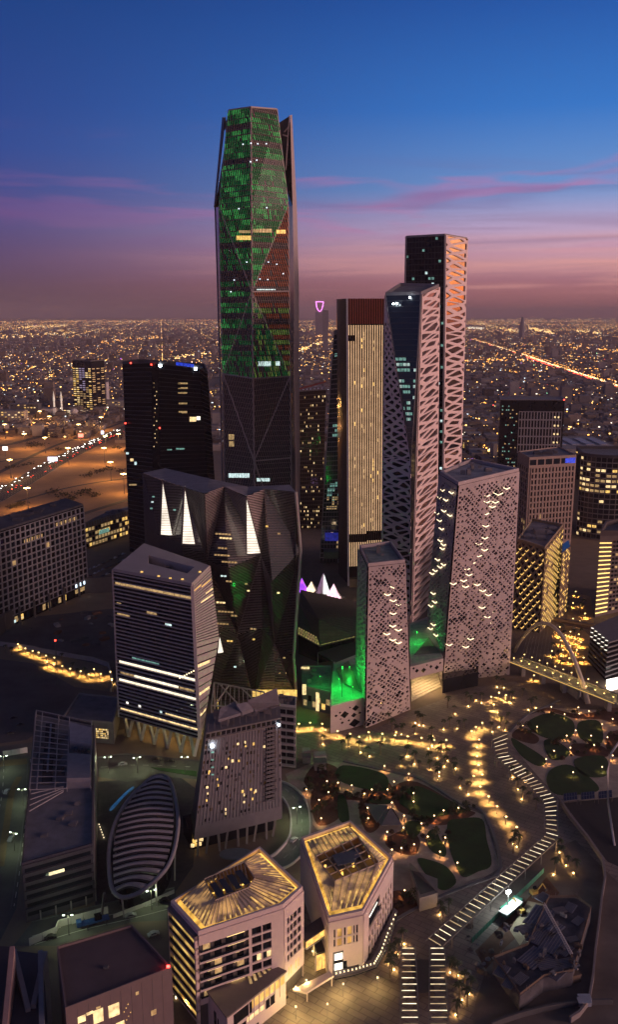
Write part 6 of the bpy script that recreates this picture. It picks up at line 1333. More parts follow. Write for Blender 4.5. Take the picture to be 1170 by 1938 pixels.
dashes([(520, 1484), (545, 1497), (566, 1525), (572, 1562), (562, 1598), (540, 1622), (515, 1636)], .25, 3, 4, .07); dashes([(30, 1440), (28, 1500), (15, 1570), (5, 1640), (-10, 1720)], .3, 3, 4, .05, 6); dashes([(30, 1440), (28, 1500), (15, 1570), (5, 1640), (-10, 1720)], .3, 3, 4, .05, -7); dashes([(60, 1772), (150, 1745), (250, 1722), (335, 1700)], .3, 3, 4, .05); dashes([(60, 1772), (150, 1745), (250, 1722), (335, 1700)], .3, 60, .1, .05, 5); dashes([(190, 1452), (260, 1448), (372, 1452)], .3, 3, 4, .05)
for l in (-16.5, -12.8, -9.2, -5.6, -2, 2, 5.6, 9.2, 12.8, 16.5): dashes([(-40, 955), (0, 937), (110, 872), (180, 838), (235, 812), (330, 765)], .4, 60 if abs(l) in (16.5, 2) else 5, .1 if abs(l) in (16.5, 2) else 7, .1, l)
for px in ([(52, 1445), (44, 1550), (32, 1640), (20, 1720)], [(170, 1437), (240, 1427), (385, 1442)], [(60, 1745), (180, 1715), (330, 1680)]): ribbon('kerb', px, .5, mat('kerb_stone', (0.17, 0.16, 0.165), .8), .0, n=3, h=.25)
# white site hoarding along the lower-left street
def hoarding(px, label, h=3.0, m=None):
    t = thing('site_hoarding', label, 'hoarding', at(*px[0]))
    for k in range(len(px) - 1):
        a, b_ = at(*px[k]), at(*px[k + 1]); n = max(1, int((b_ - a).length / 4))
        for i in range(n): bb = MB(); bb.bar(a.lerp(b_, i / n) + Vector((0, 0, h / 2 + .05)), a.lerp(b_, (i + .97) / n) + Vector((0, 0, h / 2 + .05)), .25, h); bb.build('panel', m or WHITEC, t)
    return t
hoarding([(55, 1790), (105, 1768), (110, 1755), (205, 1728)], 'white hoarding panels stepping along the street below the framework block'); hoarding([(214, 1738), (275, 1715), (330, 1690)], 'low white barrier below the leaf-shaped hall', 1.6); hoarding([(5, 1432), (52, 1424)], 'short white hoarding beside the lit street at the left edge', 3.0)

# ================================================================== lamps and palms
POLE = mat('lamp_pole', (0.10, 0.09, 0.085), .5)
LAMPE = emit('lamp_head_warm', (1.0, 0.66, 0.24), 5.0, sampled=False)
def make_lamp(name, h, power, colr, r=.55, head=None):
    t = thing(name, 'proto', 'lamp post', (0, 0, 0)); b = MB(); b.tube([(0, 0, 0), (0, 0, h)], [.14, .09], 6); b.tube([(0, 0, 0), (0, 0, .4)], [.3, .2], 8); b.build('pole', POLE, t)
    b = MB(); b.tube([(0, 0, h), (0, 0, h + .25), (0, 0, h + .5)], [r * .6, r, r * .5], 8); b.build('lamp_head', head or LAMPE, t)
    spot('lamp_light', (0, 0, h - .1), power, colr, t, .25, 128); return t
PROTO = {}
def place(key, maker, loc, label, group, rz=0.0, s=1.0):
    if key not in PROTO: PROTO[key] = maker(); o = PROTO[key]
    else: o = copy_tree(PROTO[key])
    o.location = loc; o.rotation_euler.z = rz; o.scale = (s, s, s); o['label'] = label; o['group'] = group; return o
AMB_ = (1.0, 0.58, 0.16)
def big_lamp(): return make_lamp('plaza_lamp', 3.6, 8000, AMB_)
def small_lamp(): return make_lamp('park_lamp', 2.8, 1000, (1.0, 0.46, 0.15), .34, emit('lamp_head_park', (1.0, 0.62, 0.32), 6.0, sampled=False))
def lampset(key, maker, pts, what, group):
    for k, (x, y) in enumerate(pts): place(key, maker, at(x, y, .02), what.replace('#', ORD[k]), group)
lampset('plaza', big_lamp, [(566, 1382), (587, 1380), (610, 1382), (616, 1394), (639, 1396), (663, 1401), (680, 1407), (698, 1398), (724, 1401), (748, 1404), (772, 1406), (798, 1409), (822, 1413), (845, 1413)], 'amber lamp, # from the left in the row below the perforated towers', 'lamps in the row below the perforated towers')
lampset('plaza', big_lamp, [(1011, 1289), (945, 1322), (930, 1330), (958, 1327), (935, 1345), (942, 1360), (913, 1380), (901, 1388), (893, 1396), (907, 1412), (903, 1427), (903, 1444), (906, 1461), (913, 1479), (897, 1482), (909, 1502), (925, 1521), (941, 1540), (958, 1560), (978, 1580)], 'amber lamp, # from the top of the row descending to the slatted walkway', 'lamps in the row leading down the plaza')
PK = [(619, 1489), (580, 1505), (604, 1525), (622, 1510), (640, 1492), (666, 1497), (690, 1513), (704, 1505), (734, 1505), (746, 1490), (728, 1460), (774, 1475), (783, 1512), (783, 1528), (840, 1545), (868, 1540), (822, 1555), (798, 1570), (765, 1555), (764, 1578), (742, 1530), (696, 1540), (733, 1586), (810, 1595), (843, 1597), (833, 1624), (866, 1645), (784, 1610), (760, 1617), (766, 1698), (608, 1560), (697, 1560), (742, 1620)]
for k, (x, y) in enumerate(PK): place('park', small_lamp, at(x, y, .05), 'small orange path lamp among the lawns beside the twin amber-roofed buildings', 'path lamps in the near park')
PK2 = [(1017, 1385), (1073, 1402), (1049, 1431), (1080, 1425), (1034, 1447), (1119, 1402), (1044, 1347), (1069, 1361), (1097, 1360), (1115, 1355), (1140, 1462), (1085, 1472), (1090, 1392), (1150, 1405), (1140, 1380), (1160, 1370), (1160, 1440), (1125, 1420), (990, 1383), (1095, 1348)]
for k, (x, y) in enumerate(PK2): place('park', small_lamp, at(x, y, .05), 'small orange path lamp among the lawns at the right edge', 'path lamps in the far park')
lampset('plaza', big_lamp, [(34, 1229), (48, 1237), (62, 1242), (73, 1245), (87, 1251), (89, 1263), (103, 1255), (102, 1268), (118, 1271), (133, 1276), (153, 1281), (168, 1287), (178, 1277), (191, 1286), (209, 1282), (212, 1296)], 'amber lamp, # from the left along the promenade at the left edge', 'lamps along the left promenade')
lampset('plaza', big_lamp, [(1060, 1196), (1071, 1212), (1073, 1225), (1066, 1240), (1062, 1252), (1085, 1180), (1100, 1150), (1098, 1185), (1045, 1242), (1090, 1128), (1056, 1205), (1080, 1205), (1096, 1210), (1080, 1232), (1092, 1240), (1078, 1256), (1100, 1225), (1088, 1218), (1108, 1170), (1085, 1150), (1105, 1255), (1062, 1222)], 'amber lamp on the golden square beyond the arched footbridge', 'lamps on the golden square')  # later positions added to brighten the square

def make_palm():
    rng = random.Random(3); t = thing('palm_tree', 'proto', 'palm tree', (0, 0, 0)); b = MB(); b.tube([(0, 0, 0), (.1, 0, 2.2), (.05, .08, 4.4), (0, .05, 6.2)], [.26, .2, .17, .2], 7); b.build('trunk', mat('palm_trunk', (0.14, 0.10, 0.07), .9), t)
    c = MB()
    for k in range(17):
        a = 2 * math.pi * k / 17 * 2.6 + rng.random(); el = rng.uniform(.1, 1.1); L = rng.uniform(1.9, 2.6); prev = None; d = Vector((math.cos(a), math.sin(a), 0)); s = Vector((-math.sin(a), math.cos(a), 0))
        for i in range(5):
            u = i / 4; p = Vector((0, .05, 6.2)) + d * (L * u * math.cos(el * .6)) + Vector((0, 0, L * (math.sin(el) * u - .95 * u * u))); w = .34 * math.sin(math.pi * min(1, .15 + .85 * u)) + .03
            q = (p - s * w - Vector((0, 0, w * .5)), p, p + s * w - Vector((0, 0, w * .5)))
            if prev: c.face([prev[0], prev[1], q[1], q[0]]); c.face([prev[1], prev[2], q[2], q[1]])
            prev = q
    c.build('crown', mat('palm_fronds', (0.045, 0.060, 0.025), .8), t); return t
def make_lit_palm():
    t = make_palm(); b = MB(); b.box((.7, -.5, .2), (.4, .4, .3)); b.build('uplight', emit('uplight_head', (1.0, .70, .30), 8.0, sampled=False), t); light('uplight_glow', (.7, -.5, .7), 330, (1.0, .58, .18), t, .15); return t
rp = random.Random(15)
PALM = [(735, 1371), (748, 1386), (742, 1383), (753, 1392), (785, 1390), (793, 1372), (800, 1375), (818, 1395), (815, 1412), (790, 1369), (762, 1392), (848, 1340), (860, 1352), (883, 1330), (890, 1338), (900, 1326), (912, 1330), (868, 1380), (880, 1378), (840, 1380), (852, 1376), (940, 1300), (952, 1302), (967, 1330), (972, 1322), (990, 1318), (1004, 1345), (1012, 1340), (948, 1378), (958, 1382), (930, 1385), (962, 1366), (772, 1432), (785, 1445), (793, 1456), (761, 1452), (771, 1432), (813, 1447), (814, 1458), (830, 1435), (845, 1441), (828, 1470), (830, 1478), (829, 1462), (845, 1452), (861, 1467), (872, 1490), (887, 1502), (815, 1418), (836, 1424), (860, 1455), (680, 1425), (660, 1415), (648, 1420), (697, 1432), (720, 1428), (612, 1408), (979, 1496), (990, 1512), (1002, 1518), (1015, 1533), (970, 1470), (996, 1480), (982, 1605), (975, 1600), (972, 1615), (1062, 1630), (1052, 1655), (1075, 1640), (1090, 1655), (1060, 1612), (834, 1730), (850, 1728), (838, 1745), (762, 1790), (740, 1820), (752, 1810), (742, 1838), (738, 1850), (866, 1850), (880, 1870), (870, 1895), (885, 1905), (866, 1925), (892, 1880), (855, 1845)]
for k, (x, y) in enumerate(PALM):
    lit = rp.random() < .82; where = 'on the plaza below the perforated towers' if y < 1420 else 'in the palm grove beside the lamp row' if x < 900 and y < 1520 else 'beside the slatted walkway' if y < 1700 else 'near the lower end of the slatted walkway'
    place('lit_palm' if lit else 'palm', make_lit_palm if lit else make_palm, at(x, y, .02), ('small palm lit from below ' if lit else 'dark unlit palm ') + where, 'palms ' + where, rp.uniform(0, 6.3), rp.uniform(.75, 1.15))
for x, y in ((1063, 1200), (1068, 1210), (1087, 1208), (1100, 1205), (1088, 1248), (1086, 1262), (1046, 1232), (1046, 1258), (1058, 1248), (1065, 1270), (1096, 1140), (1100, 1160), (1104, 1150)): place('palm', make_palm, at(x, y, .02), 'dark palm on the golden square beyond the arched footbridge', 'palms on the golden square', rp.uniform(0, 6), rp.uniform(.9, 1.3))
for x, y in ((10, 1236), (22, 1240), (117, 1252), (138, 1270), (146, 1282), (160, 1280)): place('palm', make_palm, at(x, y, .02), 'dark palm along the left promenade', 'palms on the left promenade', rp.uniform(0, 6), .9)
sheet('plaza_pavement', [(1046, 1205), (1062, 1190), (1105, 1192), (1122, 1208), (1108, 1280), (1080, 1270), (1050, 1262)], mat('square_ochre', (0.34, 0.22, 0.10), .8, var=.15), .03, False); sheet('plaza_pavement', [(1070, 1190), (1082, 1120), (1120, 1130), (1126, 1190)], MATS['square_ochre'], .035, False)
sheet('pavement', [(-20, 1222), (60, 1228), (205, 1262), (215, 1310), (140, 1300), (60, 1255), (-20, 1245)], mat('promenade_tan', (0.24, 0.18, 0.12), .8), .03, False)
t = thing('promenade_wall', 'pale garden wall running behind the lamps of the left promenade', 'wall', at(120, 1240)); ribbon('wall_run', [(0, 1222), (60, 1230), (75, 1234), (140, 1246), (205, 1262), (210, 1310)], .8, CONC, .05, parent=t, n=2, h=3.0)

# shrubs and small trees in the planting beds
def make_shrub(seed, colr, h, rr, trunk):
    rng = random.Random(seed); t = thing('park_tree' if trunk else 'park_shrub', 'x', 'tree' if trunk else 'shrub'); c = MB(); z0 = h * .55 if trunk else rr * .5
    for k in range(110):
        a, e, q = rng.uniform(0, 6.28), rng.uniform(-.6, 1.4), rr * rng.random() ** .45; p = Vector((math.cos(a) * math.cos(e) * q, math.sin(a) * math.cos(e) * q, z0 + math.sin(e) * q * .8 + .2)); s = rng.uniform(.18, .42); u = Vector((rng.gauss(0, 1), rng.gauss(0, 1), rng.gauss(0, 1))).normalized(); v = u.orthogonal().normalized()
        c.face([p - u * s, p - v * s * .6, p + u * s, p + v * s * .6])
    c.build('crown', colr, t)
    if trunk: b = MB(); b.tube([(0, 0, 0), (.05, 0, h * .3), (0, .05, h * .6)], [.14, .1, .07], 6); b.build('trunk', MATS['palm_trunk'], t)
    return t
SH1, SH2 = mat('shrub_leaf', (0.05, 0.055, 0.02), .9, var=.4, scale=1.5), mat('rust_leaf', (0.085, 0.045, 0.022), .9, var=.4, scale=1.5)
BEDS = [(600, 1448, 640, 1478), (590, 1502, 640, 1545), (690, 1500, 745, 1515), (745, 1492, 785, 1515), (850, 1528, 900, 1545), (735, 1575, 785, 1612), (745, 1690, 785, 1725), (680, 1520, 700, 1560), (610, 1485, 640, 1500), (575, 1475, 600, 1500), (1000, 1345, 1170, 1358), (1090, 1410, 1145, 1428), (1150, 1390, 1175, 1425), (985, 1382, 1012, 1402), (780, 1548, 815, 1556), (1040, 1402, 1090, 1450), (640, 1500, 690, 1512), (800, 1555, 850, 1600)]
for k in range(190):
    x0, y0, x1, y1 = BEDS[k % len(BEDS)]; kind = rp.choice((0, 0, 1, 1, 2)); near = x0 < 950; place(('sh1', 'sh2', 'tr1')[kind], (lambda: make_shrub(1, SH1, 1.2, 1.1, False), lambda: make_shrub(2, SH2, 1.0, 1.0, False), lambda: make_shrub(3, SH1, 4.2, 1.5, True))[kind], at(rp.uniform(x0, x1), rp.uniform(y0, y1), .045), ('green shrub', 'rust-coloured shrub', 'small green tree')[kind] + (' in the planting beds of the near park' if near else ' in the planting beds of the far park'), 'planting of the near park' if near else 'planting of the far park', rp.uniform(0, 6), rp.uniform(.7, 1.5))
# ================================================================== slatted light walkway
def walkway():
    t = thing('slatted_walkway', 'zigzag covered walkway of glowing white slats across the plaza', 'walkway', at(1000, 1600)); BM_ = mat('walkway_frame', (0.22, 0.19, 0.17), .6); LS = [emit('walkway_light', (1.0, .80, .48), 1.3, .4, .4), emit('walkway_light_dim', (1.0, .74, .40), .7, .4, .4), emit('walkway_light_bright', (1.0, .84, .56), 1.9, .4, .4)]; rng = random.Random(4)
    zc = 4.6
    L = [(931, 1398), (939, 1432), (975, 1468), (1006, 1492), (1030, 1518), (1033, 1580), (806, 1780)]; Rr = [(962, 1385), (966, 1428), (1000, 1456), (1030, 1486), (1056, 1512), (1058, 1588), (832, 1796)]
    def run(L, Rr, counts):
        for s in range(len(L) - 1):
            a0, a1, b0, b1 = at(*L[s], zc), at(*L[s + 1], zc), at(*Rr[s], zc), at(*Rr[s + 1], zc); n = counts[s]
            for p, q in ((a0, a1), (b0, b1)): m = MB(); m.bar(p, q, .35, .4); m.build('edge_beam', BM_, t)
            for k in range(n):
                p, q = a0.lerp(a1, (k + .5) / n), b0.lerp(b1, (k + .5) / n); e = rng.uniform(0, .12); m = MB(); m.bar(p, q, .5, .3); so = m.build('slat', BM_, t); m = MB(); m.bar(p.lerp(q, .04 + e) + Vector((0, 0, .2)), p.lerp(q, .96 - rng.uniform(0, .12)) + Vector((0, 0, .2)), .2, .1); m.build('light_strip', rng.choice(LS), so)
                if k % 4 == 0:
                    for w in (p, q): m = MB(); m.bar(drop(w, .05), w, .3); m.build('post', BM_, t)
    run(L, Rr, [5, 6, 5, 4, 8, 27])
    for (x0, x1, nm) in ((760, 791, 'left'), (814, 847, 'right')):
        t = thing('slatted_walkway', f'short row of glowing slats at the foot of the picture, {nm} of the pair', 'walkway', at((x0 + x1) / 2, 1900)); run([(x0, 1790), (x0 - 2, 1960)], [(x1 - 4, 1790), (x1 + 4, 1960)], [14])
walkway()
b = MB(); b.box(at(800, 1850, 1.5), (6, 14, 3), 0.0); b.box(at(800, 1850, 3.1), (6.6, 14.6, .3)); tag(b.build('stair_kiosk', mat('kiosk_dark', (0.10, 0.08, 0.07), .7)), 'dark stair kiosk between the two short rows of glowing slats', 'kiosk')

# ================================================================== arched footbridge
def arch_bridge():
    t = thing('arch_footbridge', 'footbridge hung from a slender pale arch, lit gold along its deck', 'footbridge', at(1060, 1300)); z = 8.0
    a, b_ = at(976, 1249, z), at(1180, 1329, z); d = (b_ - a); n = d.normalized().cross(Vector((0, 0, 1)))
    m = MB(); m.bar(a, b_, 11, .9); m.build('deck', mat('deck_grey_green', (0.20, 0.21, 0.17), .7), t)
    for s in (-1, 1):
        m = MB(); m.bar(a + n * 5.6 * s + Vector((0, 0, .6)), b_ + n * 5.6 * s + Vector((0, 0, .6)), .4, 1.1); m.build('parapet', CONC, t)
        m = MB(); m.bar(a + n * 5.9 * s + Vector((0, 0, .2)), a.lerp(b_, .98) + n * 5.9 * s + Vector((0, 0, .2)), .2, .35); m.build('light_strip', emit('bridge_strip', (1.0, .62, .18), .8), t)
        for k in range(13): p = a.lerp(b_, (k + .5) / 13) + n * 5.0 * s + Vector((0, 0, 1.2)); q = MB(); q.tube([p, p + Vector((0, 0, 2.2))], .10, 5); q.build('lamp_post', POLE, t); q = MB(); q.box(p + Vector((0, 0, 2.3)), (.6, .5, .3)); q.build('bridge_lamp', LAMPE, t); light('bridge_light', p + Vector((0, 0, 1.4)), 500, AMB_, t, .2)
    for k in range(5): p = a.lerp(b_, .08 + k * .2); m = MB(); m.bar(drop(p, .1), p, 2.4, 6); m.build('pier', CONC, t)
    f0, f1 = at(974, 1232, 6), at(1114, 1332, .2); ap = atY(1026, 1206, (f0.y + f1.y) / 2 + 12); pts = []
    for k in range(25):
        u = k / 24; p = f0.lerp(f1, u); pts.append(Vector((p.x, p.y, p.z * 1.0 + 33 * math.sin(math.pi * u) ** .85)))
    m = MB(); m.tube(pts, [1.5 - .4 * math.sin(math.pi * k / 24) for k in range(25)], 8); m.build('arch', mat('arch_pale', (0.62, 0.54, 0.42), .45), t, smooth=True)
    for k in range(5, 20): c_ = MB(); c_.tube([pts[k], a.lerp(b_, .05 + (k - 5) * .036)], .045, 4); c_.build('hanger', mat('cable_steel', (0.35, 0.33, 0.3), .4), t)
    m = MB(); w = [at(1063, 1302), at(1094, 1325), at(1100, 1318), at(1070, 1296)]; m.prism([drop(p, .1) for p in w], [drop(p, 5) for p in w]); m.build('abutment', CONC, t)
arch_bridge()
def sq_bridge():
    t = thing('rope_footbridge', 'low lit footbridge across the far side of the golden square', 'footbridge', at(1085, 1185)); a, b_ = at(1048, 1172, 5), at(1128, 1186, 5); m = MB(); m.bar(a, b_, 5, .8); m.build('deck', MATS['square_ochre'], t); m = MB(); m.bar(a + Vector((0, -2.6, -1)), b_ + Vector((0, -2.6, -1)), .3, 2.2); m.build('fascia', BROWNM, t)
    for k in range(3): p = a.lerp(b_, .1 + k * .4); m = MB(); m.bar(drop(p, .1), p, 1.2); m.build('pier', CONC, t)
    m = MB(); m.bar(a + Vector((0, 2.4, 1)), b_ + Vector((0, 2.4, 1)), .2, .9); m.build('rail', CONC, t)
sq_bridge()

# ================================================================== conference hall, tents and green annex
def hall():
    rng = random.Random(6)
    t = thing('faceted_hall', 'low dark faceted hall between the folded building and the small perforated tower', 'hall', at(620, 1235))
    RF = mat('hall_roof', (0.085, 0.078, 0.07), .6, var=.2); z = 20.0
    a, b_, c_, d, e = at(569, 1116, z), at(676, 1140, z), at(676, 1166, z + 2), at(604, 1172, z + 7), at(566, 1142, z)
    f, g, h = at(564, 1200, 14), at(605, 1222, 12), at(672, 1206, 14)
    for p in ([a, e, d], [a, d, b_], [b_, d, c_], [e, f, g], [e, g, d], [d, g, h], [d, h, c_]):
        n = (p[1] - p[0]).cross(p[2] - p[0]); p = p if n.z > 0 else p[::-1]; m = MB(); m.prism([q - Vector((0, 0, .6)) for q in p], p); m.build('roof_facet', RF, t)
        s = MB()
        for u, v, nn in clip_lines(p, Vector((1, .15, 0)), 2.2): s.bar(u + Vector((0, 0, .12)), v + Vector((0, 0, .12)), .2, .2)
        s.build('roof_seam', mat('seam_olive', (0.13, 0.12, 0.09), .6), t)
    ring = [f, g, h, b_, a]; w = MB()
    for k in range(5): w.face([drop(ring[k], .1), drop(ring[(k + 1) % 5], .1), ring[(k + 1) % 5] - Vector((0, 0, .7)), ring[k] - Vector((0, 0, .7))])
    w.build('wall', GLD2, t)
    # latticed glass roof glowing olive-gold
    for (p, q, zz) in ((f, g, 0), (g, h, 0)):
        n = 9
        for k in range(n):
            u0, u1 = (k + .1) / n, (k + .9) / n; up = Vector((0, 12, 4.2)); m = MB(); x = [p.lerp(q, u0), p.lerp(q, u1), p.lerp(q, u1) + up * .55, p.lerp(q, u0) + up * .55]; m.hexa([v + Vector((0, 0, .25)) for v in x], [v + Vector((0, 0, .35)) for v in x]); m.build('skylight', rng.choice((E_DIM, emit('olive_glow', (0.72, .62, .18), .45, .6), MATS.get('olive_glow') or E_DIM)), t)
            m = MB(); m.bar(p.lerp(q, k / n) + Vector((0, 0, .5)), p.lerp(q, (k + 1) / n) + up * .55 + Vector((0, 0, .5)), .3); m.build('lattice_bar', RF, t); m = MB(); m.bar(p.lerp(q, (k + 1) / n) + Vector((0, 0, .5)), p.lerp(q, k / n) + up * .55 + Vector((0, 0, .5)), .3); m.build('lattice_bar', RF, t)
    t = thing('dark_canopy', 'dark swept canopy roof in front of the faceted hall', 'canopy', at(640, 1250)); p = [at(602, 1234, 10), at(640, 1258, 9), at(676, 1240, 10), at(676, 1212, 11)]; m = MB(); m.prism([q - Vector((0, 0, .8)) for q in p], p); m.build('roof', mat('canopy_black', (0.045, 0.042, 0.045), .6), t)
    for q in p: m = MB(); m.bar(drop(q, .1), q - Vector((0, 0, .5)), .6); m.build('post', CONC, t)
    # lit tents
    TW = mat('tent_fabric', (0.75, 0.68, 0.66), .8)
    def tent(px, py, ang, label, em, w=9.0, h=13.0):
        o = at(px, py); t = thing('event_tent', label, 'tent', o); ca, sa = math.cos(ang), math.sin(ang)
        def P(x, y, zz): return o + Vector((x * ca - y * sa, x * sa + y * ca, zz))
        n = 10
        for s in (-1, 1):
            m = MB(); prev = None
            for k in range(n + 1):
                u = k / n; x = -w + 2 * w * u; hh = h * (1 - abs(2 * u - 1) ** .9); q = (P(x, s * 6, .1), P(x * .8, s * .6, hh + .2))
                if prev: m.face([prev[0], q[0], q[1], prev[1]] if s < 0 else [q[0], prev[0], prev[1], q[1]])
                prev = q
            m.build('fabric_side', TW if s > 0 else em, t)
        r = MB(); r.tube([P((-w + 2 * w * k / n) * .8, 0, h * (1 - abs(2 * k / n - 1) ** .9) + .4) for k in range(n + 1)], .4, 6); r.build('ridge', TW, t); return t
    PUR = emit('tent_purple', (0.45, .08, 1.0), 1.5, .5, .2); PNK = emit('tent_pink', (1.0, .62, .75), 1.6, .5, .2); CRM = emit('tent_cream', (1.0, .8, .5), 1.8, .5, .2)
    tent(571, 1116, .5, 'purple-lit tent by the base of the tallest tower, partly hidden', PUR, 6, 10); tent(590, 1116, -.5, 'cream-lit tent between the purple tent and the pink dome tent', CRM, 5, 7); tent(632, 1132, -.35, 'pink dome-shaped event tent glowing beside the golden finned tower', PNK, 8, 12); tent(612, 1122, 1.3, 'narrow spire-like lit tent with green tips between the tents', emit('tent_white', (.9, .95, .9), 1.2, .6, .3), 4, 16)
    t = thing('glowing_forecourt', 'glowing string of lights in front of the event tents', 'lights', at(640, 1140))
    for k in range(14): b = MB(); b.box(at(584 + k * 7, 1124 + k * 2.2, 1.2), (1.0, 1.0, 2.2), .3); b.build('lamp', E_LED, t)
    light('forecourt_light', at(650, 1132, 7), 3500, (1, .7, .4), t, 1); light('forecourt_light', at(600, 1118, 7), 2200, (.8, .4, 1), t, 1)
    # green-lit annex
    t = thing('green_annex', 'low annex bathed in green light left of the wedge podium', 'annex', at(598, 1345)); z = 13.0
    p = [at(572, 1300, z), at(626, 1312, z), at(628, 1262, z), at(572, 1262, z)]; m = MB(); m.prism([drop(q, .1) for q in p], p); m.build('body', mat('annex_grey', (0.20, 0.21, 0.20), .75), t); parapet(t, p, 1.0, .8, CONC)
    for k in range(4): m = MB(); x = 614 + (k % 2) * 2; m.tube([at(x, 1272 + k * 9, z + .5), at(x + 9, 1272 + k * 9, z + .5), at(x + 9, 1277 + k * 9, z + .5), at(x, 1277 + k * 9, z + .5)], .25, 5); m.build('pipe_loop', GREYM, t)
    roof_units(t, p, z, 8, rng, GREYM, 1.5, 4, 2.5)
    l = at(606, 1280, z + 8); f = MB(); f.box(l, (.5, .5, .3)); f.build('floodlight', MATS['flood_green'], t); f = MB(); f.bar(l, drop(l, z), .12); f.build('flood_post', DARKC, t); light('flood_lamp', l - Vector((0, 0, .6)), 1500, (.04, 1, .14), t, .5)
    Q = quad(drop(p[0], .1), drop(p[1], .1), p[1], p[0])
    for k in range(6): piece('window', rng.choice((GLD, GLD2, E_GOLD, E_DIM)), t, Q, .05 + k * .16, .17 + k * .16, .15 + .25 * (k % 2), .42 + .25 * (k % 2), 0, .12)
    piece('lit_stair', E_WARM, t, Q, .5, .6, .02, .9, .1, .4); m = MB(); m.box(at(576, 1305, z + 2), (2.2, 1, 6)); m.build('lit_screen', E_WARM, t); m = MB(); m.box(at(578, 1264, z + 1), (5, 1, 1)); m.build('roof_lamp', E_WARM, t)
    t = thing('plaza_kiosk', 'pale box kiosk of the pair below the amber lamp row, nearer one', 'kiosk', at(606, 1452)); m = MB(); m.box(at(606, 1440, 4), (6, 5, 8), .1); m.build('body', CONC, t); m = MB(); m.box(at(606, 1440, 8.2), (6.5, 5.5, .5), .1); m.build('roof', DARKC, t); m = MB(); m.box(at(602, 1442, 8.2) + Vector((0, -2.7, -3)), (1, .3, 3)); m.build('door', GLD, t)
    t = thing('plaza_kiosk', 'smaller grey box kiosk of the pair below the amber lamp row', 'kiosk', at(580, 1438)); m = MB(); m.box(at(580, 1430, 3.5), (4, 4, 7), .1); m.build('body', CONC, t); m = MB(); m.box(at(580, 1430, 7.2), (4.4, 4.4, .4), .1); m.build('roof', DARKC, t)
    # stair heads and pavilion roofs in the park
    t = thing('park_pavilion', 'low grey pavilion of tilted triangular roofs amid the near park', 'pavilion', at(728, 1560))
    for q in ([(690, 1520, 2.6), (735, 1525, 4.5), (714, 1556, 2.6)], [(740, 1528, 4.5), (760, 1560, 2.6), (722, 1562, 2.6)], [(738, 1526, 4.5), (722, 1562, 2.6), (714, 1550, 2.4)]): x = [at(*v) for v in q]; n = (x[1] - x[0]).cross(x[2] - x[0]); x = x if n.z > 0 else x[::-1]; m = MB(); m.prism([v - Vector((0, 0, .4)) for v in x], x); m.build('roof', mat('pavilion_grey', (0.17, 0.155, 0.16), .7), t)
    m = MB(); x = [at(712, 1552), at(756, 1558), at(745, 1540), at(716, 1538)]; m.prism([drop(v, .1) for v in x], [drop(v, 2.3) for v in x]); m.build('wall', GLD, t)
    t = thing('stair_house', 'concrete stair house wedge at the corner of the near park', 'stair house', at(810, 1700)); x = [at(795, 1700, 6), at(829, 1690, 6), at(829, 1663, 6), at(795, 1650, 5), at(776, 1632, 1.5), at(776, 1645, 1.5)]; m = MB(); m.prism([drop(v, .1) for v in (x[0], x[1], x[2], x[3], x[4], x[5])], x); m.build('body', mat('stair_concrete', (0.27, 0.235, 0.22), .75), t); m = MB(); m.face([centre(x).lerp(v, .82) + Vector((0, 0, .05)) for v in x]); m.build('roof_well', DARKC, t)
    for k in range(5): m = MB(); a = at(800 + k * 6, 1708 - k * 2, 3); m.box(a, (.4, .3, 3.5)); m.build('wall_slot', GLD, t)
hall()

